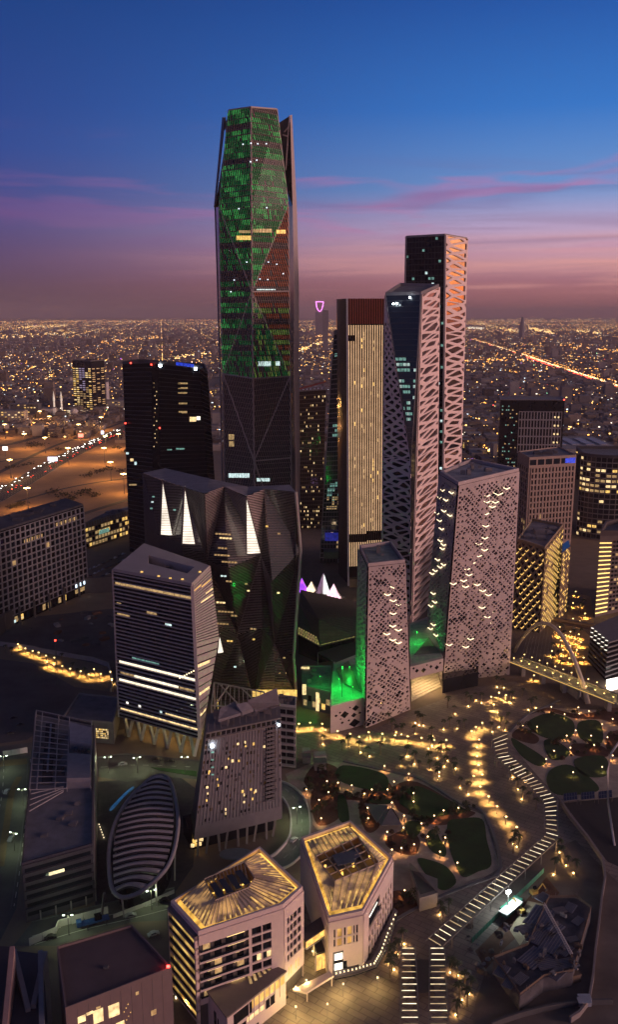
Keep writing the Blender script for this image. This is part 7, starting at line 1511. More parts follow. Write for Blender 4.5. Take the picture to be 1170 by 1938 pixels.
# ================================================================== building site, lower right
def site():
    rng = random.Random(12); FW = mat('formwork_blue', (0.11, 0.125, 0.18), .55, var=.3, scale=.8); FB = mat('formwork_brown', (0.16, 0.11, 0.08), .8)
    t = thing('formwork_structure', 'raised concrete frame under construction covered with blue-grey formwork decks', 'construction', at(1030, 1850)); z = 6.0
    o = [(935, 1815), (1000, 1790), (1040, 1700), (1092, 1700), (1120, 1720), (1085, 1840), (1030, 1850), (985, 1885)]; pts = [at(x, y, z) for x, y in o][::-1]; m = MB(); m.prism([drop(p, .1) for p in pts], pts); m.build('deck', mat('deck_night', (0.085, 0.08, 0.095), .8, var=.35, scale=.3), t)
    bays = [(1000, 1760, 1.0), (1022, 1738, 1.8), (1048, 1788, 1.6), (1070, 1800, .9), (1038, 1825, 1.2), (985, 1855, .8), (950, 1840, .9), (1060, 1725, .7), (1080, 1720, .8), (1085, 1780, .6), (1010, 1815, 1.5), (1045, 1760, 1.3), (1095, 1745, .7), (1075, 1825, 1.0), (965, 1862, .8), (1028, 1700, .8), (1015, 1775, 1.1), (1055, 1845, .9)]
    for x, y, s in bays:
        p = at(x, y, z); rz = .75 + rng.choice((0, 0, .2, -.5)); b = MB(); b.box(p + Vector((0, 0, .5)), (7 * s, 4.5 * s, .3), rz); fo = b.build('formwork_panel', FW, t)
        ca, sa = math.cos(rz), math.sin(rz)
        for k in range(7): q = MB(); yy = (-.45 + k * .15) * 4.5 * s; q.box(p + Vector((-yy * sa, yy * ca, .72)), (7 * s, .18, .15), rz); q.build('formwork_rib', GREYM, fo)
    for k in range(26): p = at(rng.uniform(945, 1100), rng.uniform(1730, 1850), z); b = MB(); b.box(p + Vector((0, 0, .9)), (rng.uniform(.6, 3), rng.uniform(.4, 1.2), rng.uniform(.5, 1.6)), rng.uniform(0, 3)); b.box(p + Vector((0, 0, 1.9)), (.5, .4, .4), rng.uniform(0, 3)); b.build('material_stack', rng.choice((FB, GREYM, FW, CONC)), t)
    for k in range(40): p = pts[k % 8].lerp(pts[(k + 1) % 8], rng.random()); b = MB(); b.bar(p, p + Vector((0, 0, rng.uniform(1, 2.4))), .14); b.build('rebar', BROWNM, t)
    for k in range(8): a, q = pts[k], pts[(k + 1) % 8]; b = MB(); b.bar(a + Vector((0, 0, .8)), q + Vector((0, 0, .8)), .15, .9); b.build('edge_rail', FB, t)
    # crane boom lying over it
    t = thing('crane_boom', 'pale lattice crane boom slanting over the blue-grey formwork', 'crane', at(1084, 1860)); a, b_ = at(1031, 1712, 16), at(1083, 1806, 8); n = (b_ - a).normalized(); s = n.cross(Vector((0, 0, 1))).normalized() * .5; u = Vector((0, 0, .8)); CR = mat('boom_white', (0.55, 0.52, 0.5), .5)
    for off in (s, -s, u): m = MB(); m.bar(a + off, b_ + off, .22); m.build('chord', CR, t)
    for k in range(22):
        p, q = a.lerp(b_, k / 22), a.lerp(b_, (k + 1) / 22); m = MB(); m.bar(p + s, q - s, .14); m.bar(p - s, q + u, .14); m.bar(p + u, q + s, .14); m.build('lacing', CR, t)
    m = MB(); m.bar(b_, at(1082, 1840, 0.1) + Vector((0, 0, 1)), .8); m.build('mast', FB, t); m = MB(); m.box(at(1082, 1842, 1.5), (4, 6, 3), .3); m.build('base', FB, t)
    # floodlight mast and green fence
    t = thing('site_floodlight', 'blinding white floodlight mast beside the slatted walkway', 'floodlight', at(964, 1690)); top = at(963, 1688, 9); m = MB(); m.tube([drop(top, .1), top], .18, 6); m.build('mast', POLE, t); m = MB(); m.box(top, (1.6, .8, 1.0), .5); m.build('lamp_head', emit('flood_head', (.85, .97, 1.0), 60.0, sampled=False), t); light('flood_light', top + Vector((.9, -1.0, -.9)), 4200, (.82, .98, .95), t, .4)
    GF = mat('fence_green', (0.05, 0.26, 0.17), .6); t = thing('site_fence', 'green mesh fence between the walkway plaza and the building site', 'fence', at(960, 1720)); a, b_ = at(893, 1786), at(1030, 1652)
    for k in range(26):
        p, q = a.lerp(b_, k / 26), a.lerp(b_, (k + .96) / 26); m = MB(); m.bar(p + Vector((0, 0, 1.2)), q + Vector((0, 0, 1.2)), .1, 2.2); m.build('panel', GF, t); m = MB(); m.bar(p, p + Vector((0, 0, 2.5)), .14); m.build('post', POLE, t)
    t = thing('site_cabin', 'white site cabin roof glaring under the floodlight', 'cabin', at(966, 1718)); m = MB(); m.box(at(968, 1716, 1.6), (11, 3.4, 3), .80); m.build('body', GF, t); m = MB(); m.box(at(968, 1716, 3.25), (11.4, 3.8, .25), .80); m.build('roof', mat('cabin_white', (0.75, 0.76, 0.74), .6), t); m = MB(); m.box(at(975, 1716, 1.4), (.9, .2, 2), .8); m.build('door', POLE, t)
    sheet('site_ground', [(965, 1760), (1000, 1705), (1032, 1712), (1010, 1750), (985, 1790)], mat('sand_tan', (0.34, 0.28, 0.19), .9, var=.2), .04, False)
    # digger and heaps
    def digger(px, py, rz, label):
        o = at(px, py); t = thing('excavator', label, 'excavator', o); ca, sa = math.cos(rz), math.sin(rz)
        def P(x, y, zz): return o + Vector((x * ca - y * sa, x * sa + y * ca, zz))
        for s in (-1, 1): m = MB(); m.box(P(0, s * 1.1, .5), (3.6, .6, .9), rz); m.build('track', POLE, t)
        m = MB(); m.box(P(-.3, 0, 1.6), (2.8, 2.2, 1.2), rz); m.build('body', mat('digger_ochre', (0.42, 0.26, 0.06), .5), t); m = MB(); m.box(P(.6, .6, 2.6), (1.2, 1.0, 1.3), rz); m.build('cab', GLD, t)
        m = MB(); m.bar(P(1, -.3, 1.9), P(3.6, -.3, 4.4), .4); m.bar(P(3.6, -.3, 4.4), P(5.2, -.3, 1.8), .35); m.build('boom', MATS['digger_ochre'], t); m = MB(); m.box(P(5.2, -.3, 1.3), (.9, 1, .8), rz); m.build('bucket', POLE, t)
    digger(1012, 1694, .4, 'excavator standing in the floodlit corner of the building site'); digger(985, 1728, 2.2, 'excavator by the sand strip under the floodlight')
    for k in range(34):
        p = at(rng.uniform(880, 965), rng.uniform(1745, 1850)); b = MB(); s = rng.uniform(.5, 1.8); n = 7; ring = [p + Vector((math.cos(a) * s * rng.uniform(.7, 1.3), math.sin(a) * s * rng.uniform(.7, 1.3), .05)) for a in [2 * math.pi * j / n for j in range(n)]]; tp = [p + (q - p) * .4 + Vector((0, 0, s * rng.uniform(.3, .8))) for q in ring]; b.prism(ring, tp); tag(b.build('rubble_heap', rng.choice((DIRT, FB, CONC))), 'rubble or material heap on the red earth of the building site', 'heap', 'heaps on the building site')
    sheet('site_ground', [(900, 1800), (965, 1735), (1000, 1700), (1035, 1660), (1060, 1690), (1010, 1745), (950, 1800), (920, 1835)], SOIL, .036, False)
    # boundary walls
    t = thing('site_wall', 'long low concrete wall running down the right side past the building site', 'wall', at(1100, 1600)); ribbon('wall_run', [(1062, 1520), (1080, 1550), (1142, 1632), (1140, 1700), (1128, 1800), (1115, 1900), (1080, 1935)], .8, mat('wall_mauve', (0.26, 0.22, 0.22), .8), .03, parent=t, n=2, h=2.2)
    t = thing('site_wall', 'dark low wall across the bottom right corner', 'wall', at(1000, 1925)); ribbon('wall_run', [(930, 1945), (985, 1925), (1075, 1905), (1160, 1900)], .8, DARKC, .03, parent=t, n=2, h=2.0)
    m = MB(); m.box(at(1107, 1893, 1.6), (4.2, 2.4, 3)); m.box(at(1107, 1893, 3.2), (4.4, 2.6, .2)); tag(m.build('site_cabin', mat('cabin_grey', (0.4, 0.42, 0.48), .6)), 'small pale cabin near the bottom right walls', 'cabin')
    # dark sunken yard and solar canopies on the right edge
    sheet('sunken_yard', [(1068, 1520), (1180, 1508), (1300, 1560), (1300, 1700), (1150, 1630)], mat('yard_dark', (0.035, 0.033, 0.036), .9), .035, False)
    for k in range(3):
        t = thing('solar_canopy', f'{ORD[k]} blue solar canopy from the left by the far park edge', 'solar canopy', at(1082 + k * 36, 1515)); p = [at(1068 + k * 33, 1516 - k * 2, 2.5), at(1094 + k * 33, 1513 - k * 2, 2.5), at(1093 + k * 33, 1499 - k * 2, 3.5), at(1068 + k * 33, 1502 - k * 2, 3.5)]; m = MB(); m.prism([q - Vector((0, 0, .25)) for q in p], p); m.build('frame', GREYM, t)
        for i in range(5):
            for j in range(2): x = [p[0].lerp(p[1], (i + .06) / 5).lerp(p[3].lerp(p[2], (i + .06) / 5), (j + .05) / 2), p[0].lerp(p[1], (i + .94) / 5).lerp(p[3].lerp(p[2], (i + .94) / 5), (j + .05) / 2), p[0].lerp(p[1], (i + .94) / 5).lerp(p[3].lerp(p[2], (i + .94) / 5), (j + .95) / 2), p[0].lerp(p[1], (i + .06) / 5).lerp(p[3].lerp(p[2], (i + .06) / 5), (j + .95) / 2)]; m = MB(); m.hexa([q + Vector((0, 0, .03)) for q in x], [q + Vector((0, 0, .08)) for q in x]); m.build('solar_panel', mat('solar_navy', (0.03, 0.04, 0.085), .25), t)
        for q in p: m = MB(); m.bar(drop(q, .05), q - Vector((0, 0, .3)), .2); m.build('post', POLE, t)
    t = thing('curved_mast', 'tall curved pale mast at the right edge of the far park', 'mast', at(1160, 1560)); m = MB(); m.tube([at(1164, 1600, .1), atY(1152, 1520, 375), atY(1151, 1460, 376), atY(1158, 1425, 378), atY(1172, 1405, 380)], .5, 8); m.build('mast_tube', WHITEC, t, smooth=True)
site()

# ================================================================== vehicles and street lamps, left
def make_car(body, name='parked_car'):
    t = thing(name, 'proto', 'car', (0, 0, 0)); b = MB()
    prof = [(-2.2, .35), (-2.2, .95), (-1.5, 1.0), (-.9, 1.5), (.6, 1.5), (1.3, 1.0), (2.2, .85), (2.2, .35)]
    b.prism([Vector((x, -.9, z)) for x, z in prof], [Vector((x, .9, z)) for x, z in prof]); b.build('body', body, t)
    for s in (-1, 1):
        g = MB(); g.face([Vector((-1.3, s * .91, 1.02)), Vector((-.85, s * .91, 1.42)), Vector((.55, s * .91, 1.42)), Vector((1.1, s * .91, 1.02))][::s]); g.build('side_window', GLD, t)
    for x in (-1.35, 1.35):
        for s in (-1, 1): w = MB(); w.tube([(x, s * .78, .34), (x, s * .95, .34)], .34, 10); wo = w.build('wheel', POLE, t); w = MB(); w.tube([(x, s * .9, .34), (x, s * .97, .34)], .2, 8); w.build('rim', GREYM, wo)
    return t
CARB = mat('car_dark', (0.03, 0.03, 0.035), .3); CARW = mat('car_white', (0.55, 0.55, 0.55), .3); CARR = mat('car_silver', (0.3, 0.3, 0.32), .3)
cars = [(296, 1440, .1, 0, 'dark car parked below the V columns, left of the pair'), (323, 1442, .05, 0, 'dark car parked below the V columns, right of the pair'), (247, 1735, .35, 2, 'silver car driving past the low white barrier below the leaf-shaped hall'), (290, 1770, .5, 1, 'pale car parked behind the plain brown box building'), (20, 1388, .2, 0, 'dark car among vehicles parked at the upper left site'), (38, 1372, .4, 0, 'dark van-like car parked beside the framework block'), (24, 1360, .6, 0, 'dark car furthest back on the upper left site'), (12, 1500, 1.5, 1, 'white car on the green-lit road, further of the two'), (20, 1590, 1.5, 2, 'silver car on the green-lit road, nearer of the two'), (232, 1448, .1, 2, 'silver car passing left of the V columns'), (95, 1776, .35, 0, 'dark car at the left end of the street below the framework block'), (556, 1592, 1.0, 1, 'white car on the curved ramp road'), (312, 1706, .4, 0, 'dark car at the right end of the street, by the amber-roofed building')]
for x, y, rz, k, lab in cars:
    key = ('cd', 'cw', 'cs')[k]; place('car' + key, lambda k=k: make_car((CARB, CARW, CARR)[k]), at(x, y, .03), lab, 'cars near the V-column tower and lower street', rz)
for k in range(26):
    i = rp.randrange(3); r_ = k // 9; place('car' + ('cd', 'cw', 'cs')[i], lambda i=i: make_car((CARB, CARW, CARR)[i]), at(172 + (k % 9) * 7.6 + rp.uniform(-1, 1), 1078 - (k % 9) * 3.6 + r_ * 12, .03), ('dark', 'white', 'silver')[i] + ' car in the parking rows behind the grid hotel', 'cars in the parking rows', 1.2 + rp.uniform(-.1, .1))
def crane_truck():
    o = at(178, 1748); t = thing('crane_truck', 'blue mobile crane truck parked by the white hoarding', 'crane truck', o); rz = .42; ca, sa = math.cos(rz), math.sin(rz); BL = mat('truck_blue', (0.04, 0.12, 0.38), .45)
    def P(x, y, z): return o + Vector((x * ca - y * sa, x * sa + y * ca, z))
    m = MB(); m.box(P(0, 0, 1.3), (11, 2.5, .8), rz); m.build('chassis', BL, t); m = MB(); m.box(P(-5.6, 0, 1.9), (1.8, 2.5, 2.0), rz); m.build('cab', BL, t); m = MB(); m.box(P(1.5, 0, 2.6), (2.6, 2.2, 1.7), rz); m.build('crane_cab', GLD, t)
    for x in (-4.5, -2.8, 1.5, 3.0, 4.5):
        for s in (-1, 1): w = MB(); w.tube([P(x, s * 1.0, .55), P(x, s * 1.3, .55)], .55, 10); w.build('wheel', POLE, t)
    m = MB(); m.bar(P(3.0, 0, 3.2), at(197, 1690, 16), .8); m.build('boom', GREYM, t); m = MB(); m.bar(P(-3, -3.5, .5), P(-3, 3.5, .5), .3); m.build('outrigger', POLE, t); m = MB(); m.bar(P(4, -3.5, .5), P(4, 3.5, .5), .3); m.build('outrigger', POLE, t)
crane_truck()
GW_ = (0.80, 1.0, 0.55)
def street_lamp():
    t = thing('street_lamp', 'proto', 'street lamp', (0, 0, 0)); b = MB(); b.tube([(0, 0, 0), (0, 0, 8.5)], [.16, .1], 6); b.bar((-1.4, 0, 8.5), (1.4, 0, 8.5), .12); b.build('pole', POLE, t)
    for s in (-1, 1): h = MB(); h.box((s * 1.5, 0, 8.45), (.8, .3, .2)); h.build('lamp_head', emit('street_head', (.85, 1.0, .75), 9.0, sampled=False), t)
    light('street_light', (0, 0, 7.9), 1500, GW_, t, .4); return t
for k, (x, y, lab) in enumerate([(43, 1525, 'double-armed street lamp on the green-lit road, further of the two'), (27, 1610, 'double-armed street lamp on the green-lit road, nearer of the two'), (8, 1460, 'double-armed street lamp at the top of the green-lit road'), (130, 1770, 'street lamp by the white hoarding below the framework block'), (260, 1463, 'street lamp between the V-column tower and the leaf-shaped hall'), (287, 1722, 'street lamp just below the leaf-shaped hall'), (562, 1560, 'street lamp inside the curve of the ramp road'), (350, 1462, 'street lamp on the verge right of the V columns'), (205, 1462, 'street lamp on the verge left of the V columns')]): place('street', street_lamp, at(x, y, .03), lab, 'street lamps with green-white light', rp.uniform(-.4, .4))
# little blue pool strip and bollard lights beside the oval hall
pool = sheet('pool_water', [(207, 1531), (222, 1514), (236, 1500), (250, 1489), (253, 1492), (238, 1505), (226, 1518), (211, 1534)], emit('pool_glow', (.05, .36, .9), .13, .98, .7), .05)
for k in range(6): b = MB(); b.tube([at(187 + k * 1.8, 1560 + k * 5, .05), at(187 + k * 1.8, 1560 + k * 5, .9)], .22, 6); o = b.build('bollard_light', E_LED); tag(o, f'small bollard light beside the framework block, {ORD[k]} from the top', 'bollard', 'bollard lights beside the framework block')
for k in range(8): b = MB(); p = at(333 + k * 6, 1890 - (k % 2) * 2, .05); b.tube([p, p + Vector((0, 0, 1.0))], .28, 6); tag(b.build('bollard_light', E_LED), f'warm bollard under the left side of the larger amber-roofed building, {ORD[k]} from the left', 'bollard', 'bollards under the larger amber-roofed building')
l = at(352, 1892, 5); b = MB(); b.box(l, (.5, .5, .3)); o = tag(b.build('court_lamp', E_LED), 'court lamp lighting the paving left of the larger amber-roofed building', 'lamp'); light('court_light', l - Vector((0, 0, .5)), 1500, (1, .62, .2), o)
# aerial mast on the left
t = thing('radio_mast', 'thin red-tipped lattice mast rising beside the left promenade', 'mast', at(107, 1300)); b0 = at(107, 1300); top = atY(104, 1212, b0.y)
for dx, dy in ((-.8, 0), (.8, 0), (0, 1.2)): m = MB(); m.bar(b0 + Vector((dx, dy, .1)), top + Vector((dx * .3, dy * .3, 0)), .18); m.build('leg', POLE, t)
for k in range(14): p = b0.lerp(top, k / 14); m = MB(); s = 1 - .7 * k / 14; m.bar(p + Vector((-.8 * s, 0, 0)), p + Vector((.8 * s, 0, 1.5)), .1); m.build('brace', POLE, t)
m = MB(); m.box(top, (.8, .8, .8)); m.build('beacon', E_RED, t)
# retaining wall and elevated road in front of the grid hotel
t = thing('retaining_wall', 'tall curved retaining wall below the grid hotel', 'wall', at(100, 1205)); ribbon('wall_run', [(-20, 1215), (30, 1178), (80, 1145), (140, 1125), (215, 1120)], 3.0, mat('retaining', (0.12, 0.105, 0.10), .85), .02, parent=t, n=4, h=13)
for k in range(7): p = at(10 + k * 28, 1195 - k * 13, 0); m = MB(); m.bar(drop(p, .1), drop(p, 14), 1.4); m.build('buttress', mat('retaining_rib', (0.16, 0.14, 0.13), .85), t)
rs = random.Random(77)
for k in range(26):
    x, y = rs.uniform(0, 215), rs.uniform(1160, 1225)
    if y < 1210 - x * .35: continue
    p = at(x, y); b = MB(); s = rs.uniform(1, 3.5); b.box(p + Vector((0, 0, s * .25)), (s * 2, s, s * .5), rs.uniform(0, 3)); b.box(p + Vector((0, 0, s * .55)), (s * 1.2, s * .7, s * .12), rs.uniform(0, 3)); tag(b.build('material_stack', rs.choice((DARKC, CONC, mat('rust_brown', (0.16, 0.07, 0.04), .8)))), 'stack of building material on the dark yard left of the louvred tower', 'stack', 'material stacks on the dark yard')

# ================================================================== the city to the horizon
def city():
    rng = random.Random(99)
    WALLS = [mat('house_%s' % n, c, .85, var=.2, scale=.02) for n, c in (('cream', (0.27, 0.21, 0.18)), ('sand', (0.22, 0.165, 0.13)), ('grey', (0.18, 0.155, 0.155)), ('white', (0.34, 0.30, 0.28)), ('brown', (0.13, 0.095, 0.075)))]
    LM = [emit('city_amber', (1.0, .40, .07), 5.2, sampled=False), emit('city_gold', (1.0, .56, .16), 5.6, sampled=False), emit('city_white', (1.0, .86, .66), 3.2, sampled=False), emit('city_cool', (.75, .9, 1.0), 2.2, sampled=False), emit('city_red', (1.0, .08, .05), 5.0, sampled=False), emit('city_violet', (.65, .15, 1.0), 4.0, sampled=False), emit('city_green', (.3, 1.0, .5), 4.0, sampled=False)]
    HWL = [at(0, 935), at(110, 872), at(235, 805), at(420, 715)]; HWR = [at(1300, 790), at(1170, 732), at(1040, 690), at(985, 670), at(890, 641)]
    def seg_d(p, L):
        best = 1e9
        for k in range(len(L) - 1):
            a, b = L[k], L[k + 1]; ab = b - a; u = max(0, min(1, (p - a).dot(ab) / ab.dot(ab))); best = min(best, (p - (a + ab * u)).length)
        return best
    def free(p):      # keep clear of the district, the interchange and the highways
        if p.y < 1080 and abs(p.x) < 420: return False
        X = p.x / max(1, p.y)
        if X < -.10 and p.y < 2100 and p.y < 1500 - (X + .1) * 900: return False
        if X > .2 and p.y < 1330: return False
        if seg_d(p, HWR) < 45 or seg_d(p, HWL) < 45: return False
        return True
    # nearest houses one by one
    spots = []; tries = 0
    while len(spots) < 300 and tries < 6000:
        tries += 1; d = 1150 + 2100 * rng.random() ** 1.5; X = rng.uniform(-.36, .36); p = Vector((X * d, d, 0))
        if not free(p) or (-.10 < X < .17 and d < 1500): continue
        g = 34; p.x = round(p.x / g) * g + rng.uniform(-4, 4); p.y = round(p.y / g) * g + rng.uniform(-4, 4)
        if any((p - q).length < 27 for q in spots): continue
        spots.append(p)
    protos = {}
    for p in spots:
        k = (rng.randrange(5), rng.randrange(4))
        if k not in protos:
            w, d, h = rng.uniform(15, 24), rng.uniform(14, 22), (7.5, 10.5, 10.5, 14)[k[1]]; t = thing('house', 'x', 'house'); m = MB(); m.box((0, 0, h / 2), (w, d, h)); wo = m.build('wall', WALLS[k[0]], t)
            m = MB(); m.box((0, 0, h + .25), (w - 1.2, d - 1.2, .3)); ro = m.build('roof', WALLS[(k[0] + 2) % 5], t); m = MB(); m.box((w * .2, d * .15, h + 1.7), (4.5, 4.5, 2.6)); m.build('stair_head', WALLS[k[0]], ro)
            for i in range(3):
                for j in range(int(h // 3.5)): m = MB(); m.box((-w * .33 + i * w * .33, -d / 2 - .04, 1.9 + j * 3.4), (2.2, .12, 1.7)); m.build('window', rng.choice((GLD, GLD2, GLD, MATS['lit_gold'], MATS['lit_dim'])), wo)
            protos[k] = t; o = t
        else: o = copy_tree(protos[k])
        o.location = p; o.rotation_euler.z = rng.choice((0, .06, -.05, 1.571))
        nm = ('cream', 'sand-coloured', 'grey', 'white', 'brown')[k[0]]; side = 'on the left' if p.x < -.1 * p.y else 'on the right' if p.x > .17 * p.y else 'between the towers'
        o['label'] = f'{nm} flat-roofed house of {("two", "three", "three", "four")[k[1]]} storeys in the low city {side}'; o['group'] = f'{nm} houses in the low city {side}'
    # the rest of the low city
    hb = [MB() for _ in WALLS]; lb = MB(); occ = {(round(p.x / 30), round(p.y / 30)) for p in spots}; n = 0
    tries = 0
    while n < 24000 and tries < 90000:
        tries += 1; u = rng.random(); d = 1 / (1 / 1150 + u * (1 / 26000 - 1 / 1150)) if rng.random() < .62 else 2200 + 9000 * rng.random(); X = rng.uniform(-.37, .37); p = Vector((X * d, d, 0))
        if not free(p) or (-.10 < X < .17 and d < 1500): continue
        key = (round(p.x / 30), round(p.y / 30))
        if key in occ: continue
        occ.add(key); p.x = key[0] * 30 + rng.uniform(-4, 4); p.y = key[1] * 30 + rng.uniform(-4, 4)
        f = 1 + min(1.0, d / 14000); w, dd, h = rng.uniform(14, 25) * f, rng.uniform(14, 24) * f, rng.choice((6, 7, 7.5, 10, 10, 13)) * (1 if rng.random() > .03 else rng.uniform(2, 4)); i = rng.randrange(5); b = hb[i]; b.box((p.x, p.y, h / 2), (w, dd, h), rng.choice((0, .06, -.05)))
        if d < 6000 and rng.random() < .7: b.box((p.x + w * .2, p.y + dd * .1, h + 1.3), (w * .25, dd * .25, 2.6))
        if rng.random() < .35 and d < 7000: lb.box((p.x + rng.uniform(-w, w) * .4, p.y - dd / 2 - .2, rng.uniform(2, h - 1)), (rng.uniform(1.5, 4), .3, rng.uniform(1, 2)), mi=rng.choice((0, 1, 1, 2, 2, 3)))
        n += 1
    for b, m, nm in zip(hb, WALLS, ('cream', 'sand', 'grey', 'white', 'brown')): b.build('far_houses', m, None, kind='stuff', label=f'{nm} houses of the far low city')
    lb.build('far_windows', LM, None, kind='stuff', label='lit windows of the far low city')
    # street lights: along a skewed street grid, plus bright avenues
    sb = MB()
    def lamp(p, s, mi): sb.box((p.x, p.y, 7 + s), (s, s, s * .8), mi=mi)
    th = .16; ca, sa = math.cos(th), math.sin(th)
    for k in range(44000):
        u = rng.random(); d = 1 / (1 / 1300 + u * (1 / 30000 - 1 / 1300)) if rng.random() < .45 else 2500 + 24000 * rng.random() ** 1.4; X = rng.uniform(-.37, .37); q = Vector((X * d, d, 0))
        if rng.random() < .75:      # snap to a street line
            a = q.x * ca + q.y * sa; b = -q.x * sa + q.y * ca; g = 130 if d < 6000 else 420
            if rng.random() < .5: a = round(a / g) * g
            else: b = round(b / g) * g
            q = Vector((a * ca - b * sa, a * sa + b * ca, 0))
        if not free(q) or (-.10 < q.x / q.y < .17 and d < 1500): continue
        dark = math.sin(q.x * .0011 + 1.3) * math.sin(q.y * .0007 + .4)
        if dark > .3 and rng.random() < .85: continue
        lamp(q, .6 + d * .00016 + 2.2 * rng.random() ** 5, rng.choice((0, 0, 0, 0, 0, 1, 1, 1, 1, 2, 3)) if rng.random() > .02 else rng.choice((4, 5, 6)))
    # bright avenues and lit compounds
    for (x0, y0, x1, y1, nn, mi) in ((560, 668, 640, 640, 260, 1), (600, 640, 660, 628, 120, 0), (330, 682, 390, 672, 160, 1), (0, 640, 140, 632, 160, 1), (900, 612, 985, 630, 120, 1), (1000, 622, 1050, 632, 160, 1), (1090, 628, 1140, 632, 100, 1), (886, 622, 915, 623, 90, 2), (880, 686, 1000, 683, 150, 0), (560, 628, 660, 622, 100, 1), (0, 612, 420, 606, 260, 0), (890, 606, 1170, 604, 180, 1), (190, 650, 300, 640, 120, 0), (30, 622, 130, 616, 120, 1), (1060, 655, 1170, 668, 90, 0), (640, 610, 780, 606, 80, 0)):
        for k in range(nn):
            u = rng.random(); p = at(x0 + (x1 - x0) * u + rng.gauss(0, 1.5), y0 + (y1 - y0) * u + rng.gauss(0, 1.6)); lamp(p, 1.6 + p.y * .00030, mi if rng.random() < .8 else 2)
    for k in range(2500):      # glitter at the horizon
        p = at(rng.uniform(-20, 1190), 596.5 + abs(rng.gauss(0, 9)) ** 1.15)
        if p.y < 33000: lamp(p, 1.0 + p.y * .00024, rng.choice((0, 0, 1, 1, 1, 2)))
    # traffic on the far right highway
    for k in range(1500):
        i = rng.choice((0, 1, 1, 2, 2, 3, 3)); u = rng.random(); p = HWR[i].lerp(HWR[i + 1], u); d = (HWR[i + 1] - HWR[i]).normalized(); s = Vector((d.y, -d.x, 0)); side = rng.choice((-1, 1)); p = p + s * side * rng.uniform(4, 16); sb.box((p.x, p.y, 1.5), (2.2, 2.2, 1.0), mi=4 if side < 0 else rng.choice((1, 2)))
    for k in range(420):
        i = k % 4; p = HWR[i].lerp(HWR[i + 1], rng.random()); d = (HWR[i + 1] - HWR[i]).normalized(); s = Vector((d.y, -d.x, 0)); lamp(p + s * rng.choice((-22, 0, 22)), 1.9, 0)
    sb.build('city_lights', LM, None, kind='stuff', label='thousands of amber and white lights across the far city')
    # trees between the houses
    tb = MB()
    for k in range(5200):
        d = 1150 + 3500 * rng.random() ** 1.6; X = rng.uniform(-.36, .36); p = Vector((X * d, d, 0))
        if not free(p) or (-.10 < X < .17 and d < 1500): continue
        r = rng.uniform(2.2, 4.5); nn = 5; zc = r * 1.1
        ring = [p + Vector((math.cos(2 * math.pi * j / nn + k) * r * rng.uniform(.7, 1.2), math.sin(2 * math.pi * j / nn + k) * r * rng.uniform(.7, 1.2), zc + rng.uniform(-.6, .6))) for j in range(nn)]; top = p + Vector((rng.uniform(-1, 1), 0, zc + r * .9)); bot = p + Vector((0, 0, .3))
        for j in range(nn): tb.face([ring[j], ring[(j + 1) % nn], top]); tb.face([ring[(j + 1) % nn], ring[j], bot])
    tb.build('far_trees', mat('far_foliage', (0.035, 0.045, 0.022), .95), None, kind='stuff', label='dark trees between the houses of the low city')
    # highway surfaces
    def road(L, w, m, z, name):
        b = MB(); S = []
        for k, p in enumerate(L): d = (L[min(k + 1, len(L) - 1)] - L[max(k - 1, 0)]).normalized(); s = Vector((d.y, -d.x, 0)) * (w / 2); S.append((p - s, p + s))
        for k in range(len(S) - 1): b.face([drop(S[k][0], z), drop(S[k][1], z), drop(S[k + 1][1], z), drop(S[k + 1][0], z)])
        return b.build(name, m, None, kind='structure')
    road(spline(HWR, 6, False), 60, ASPH, .05, 'road')
    return HWL
HWL = city()

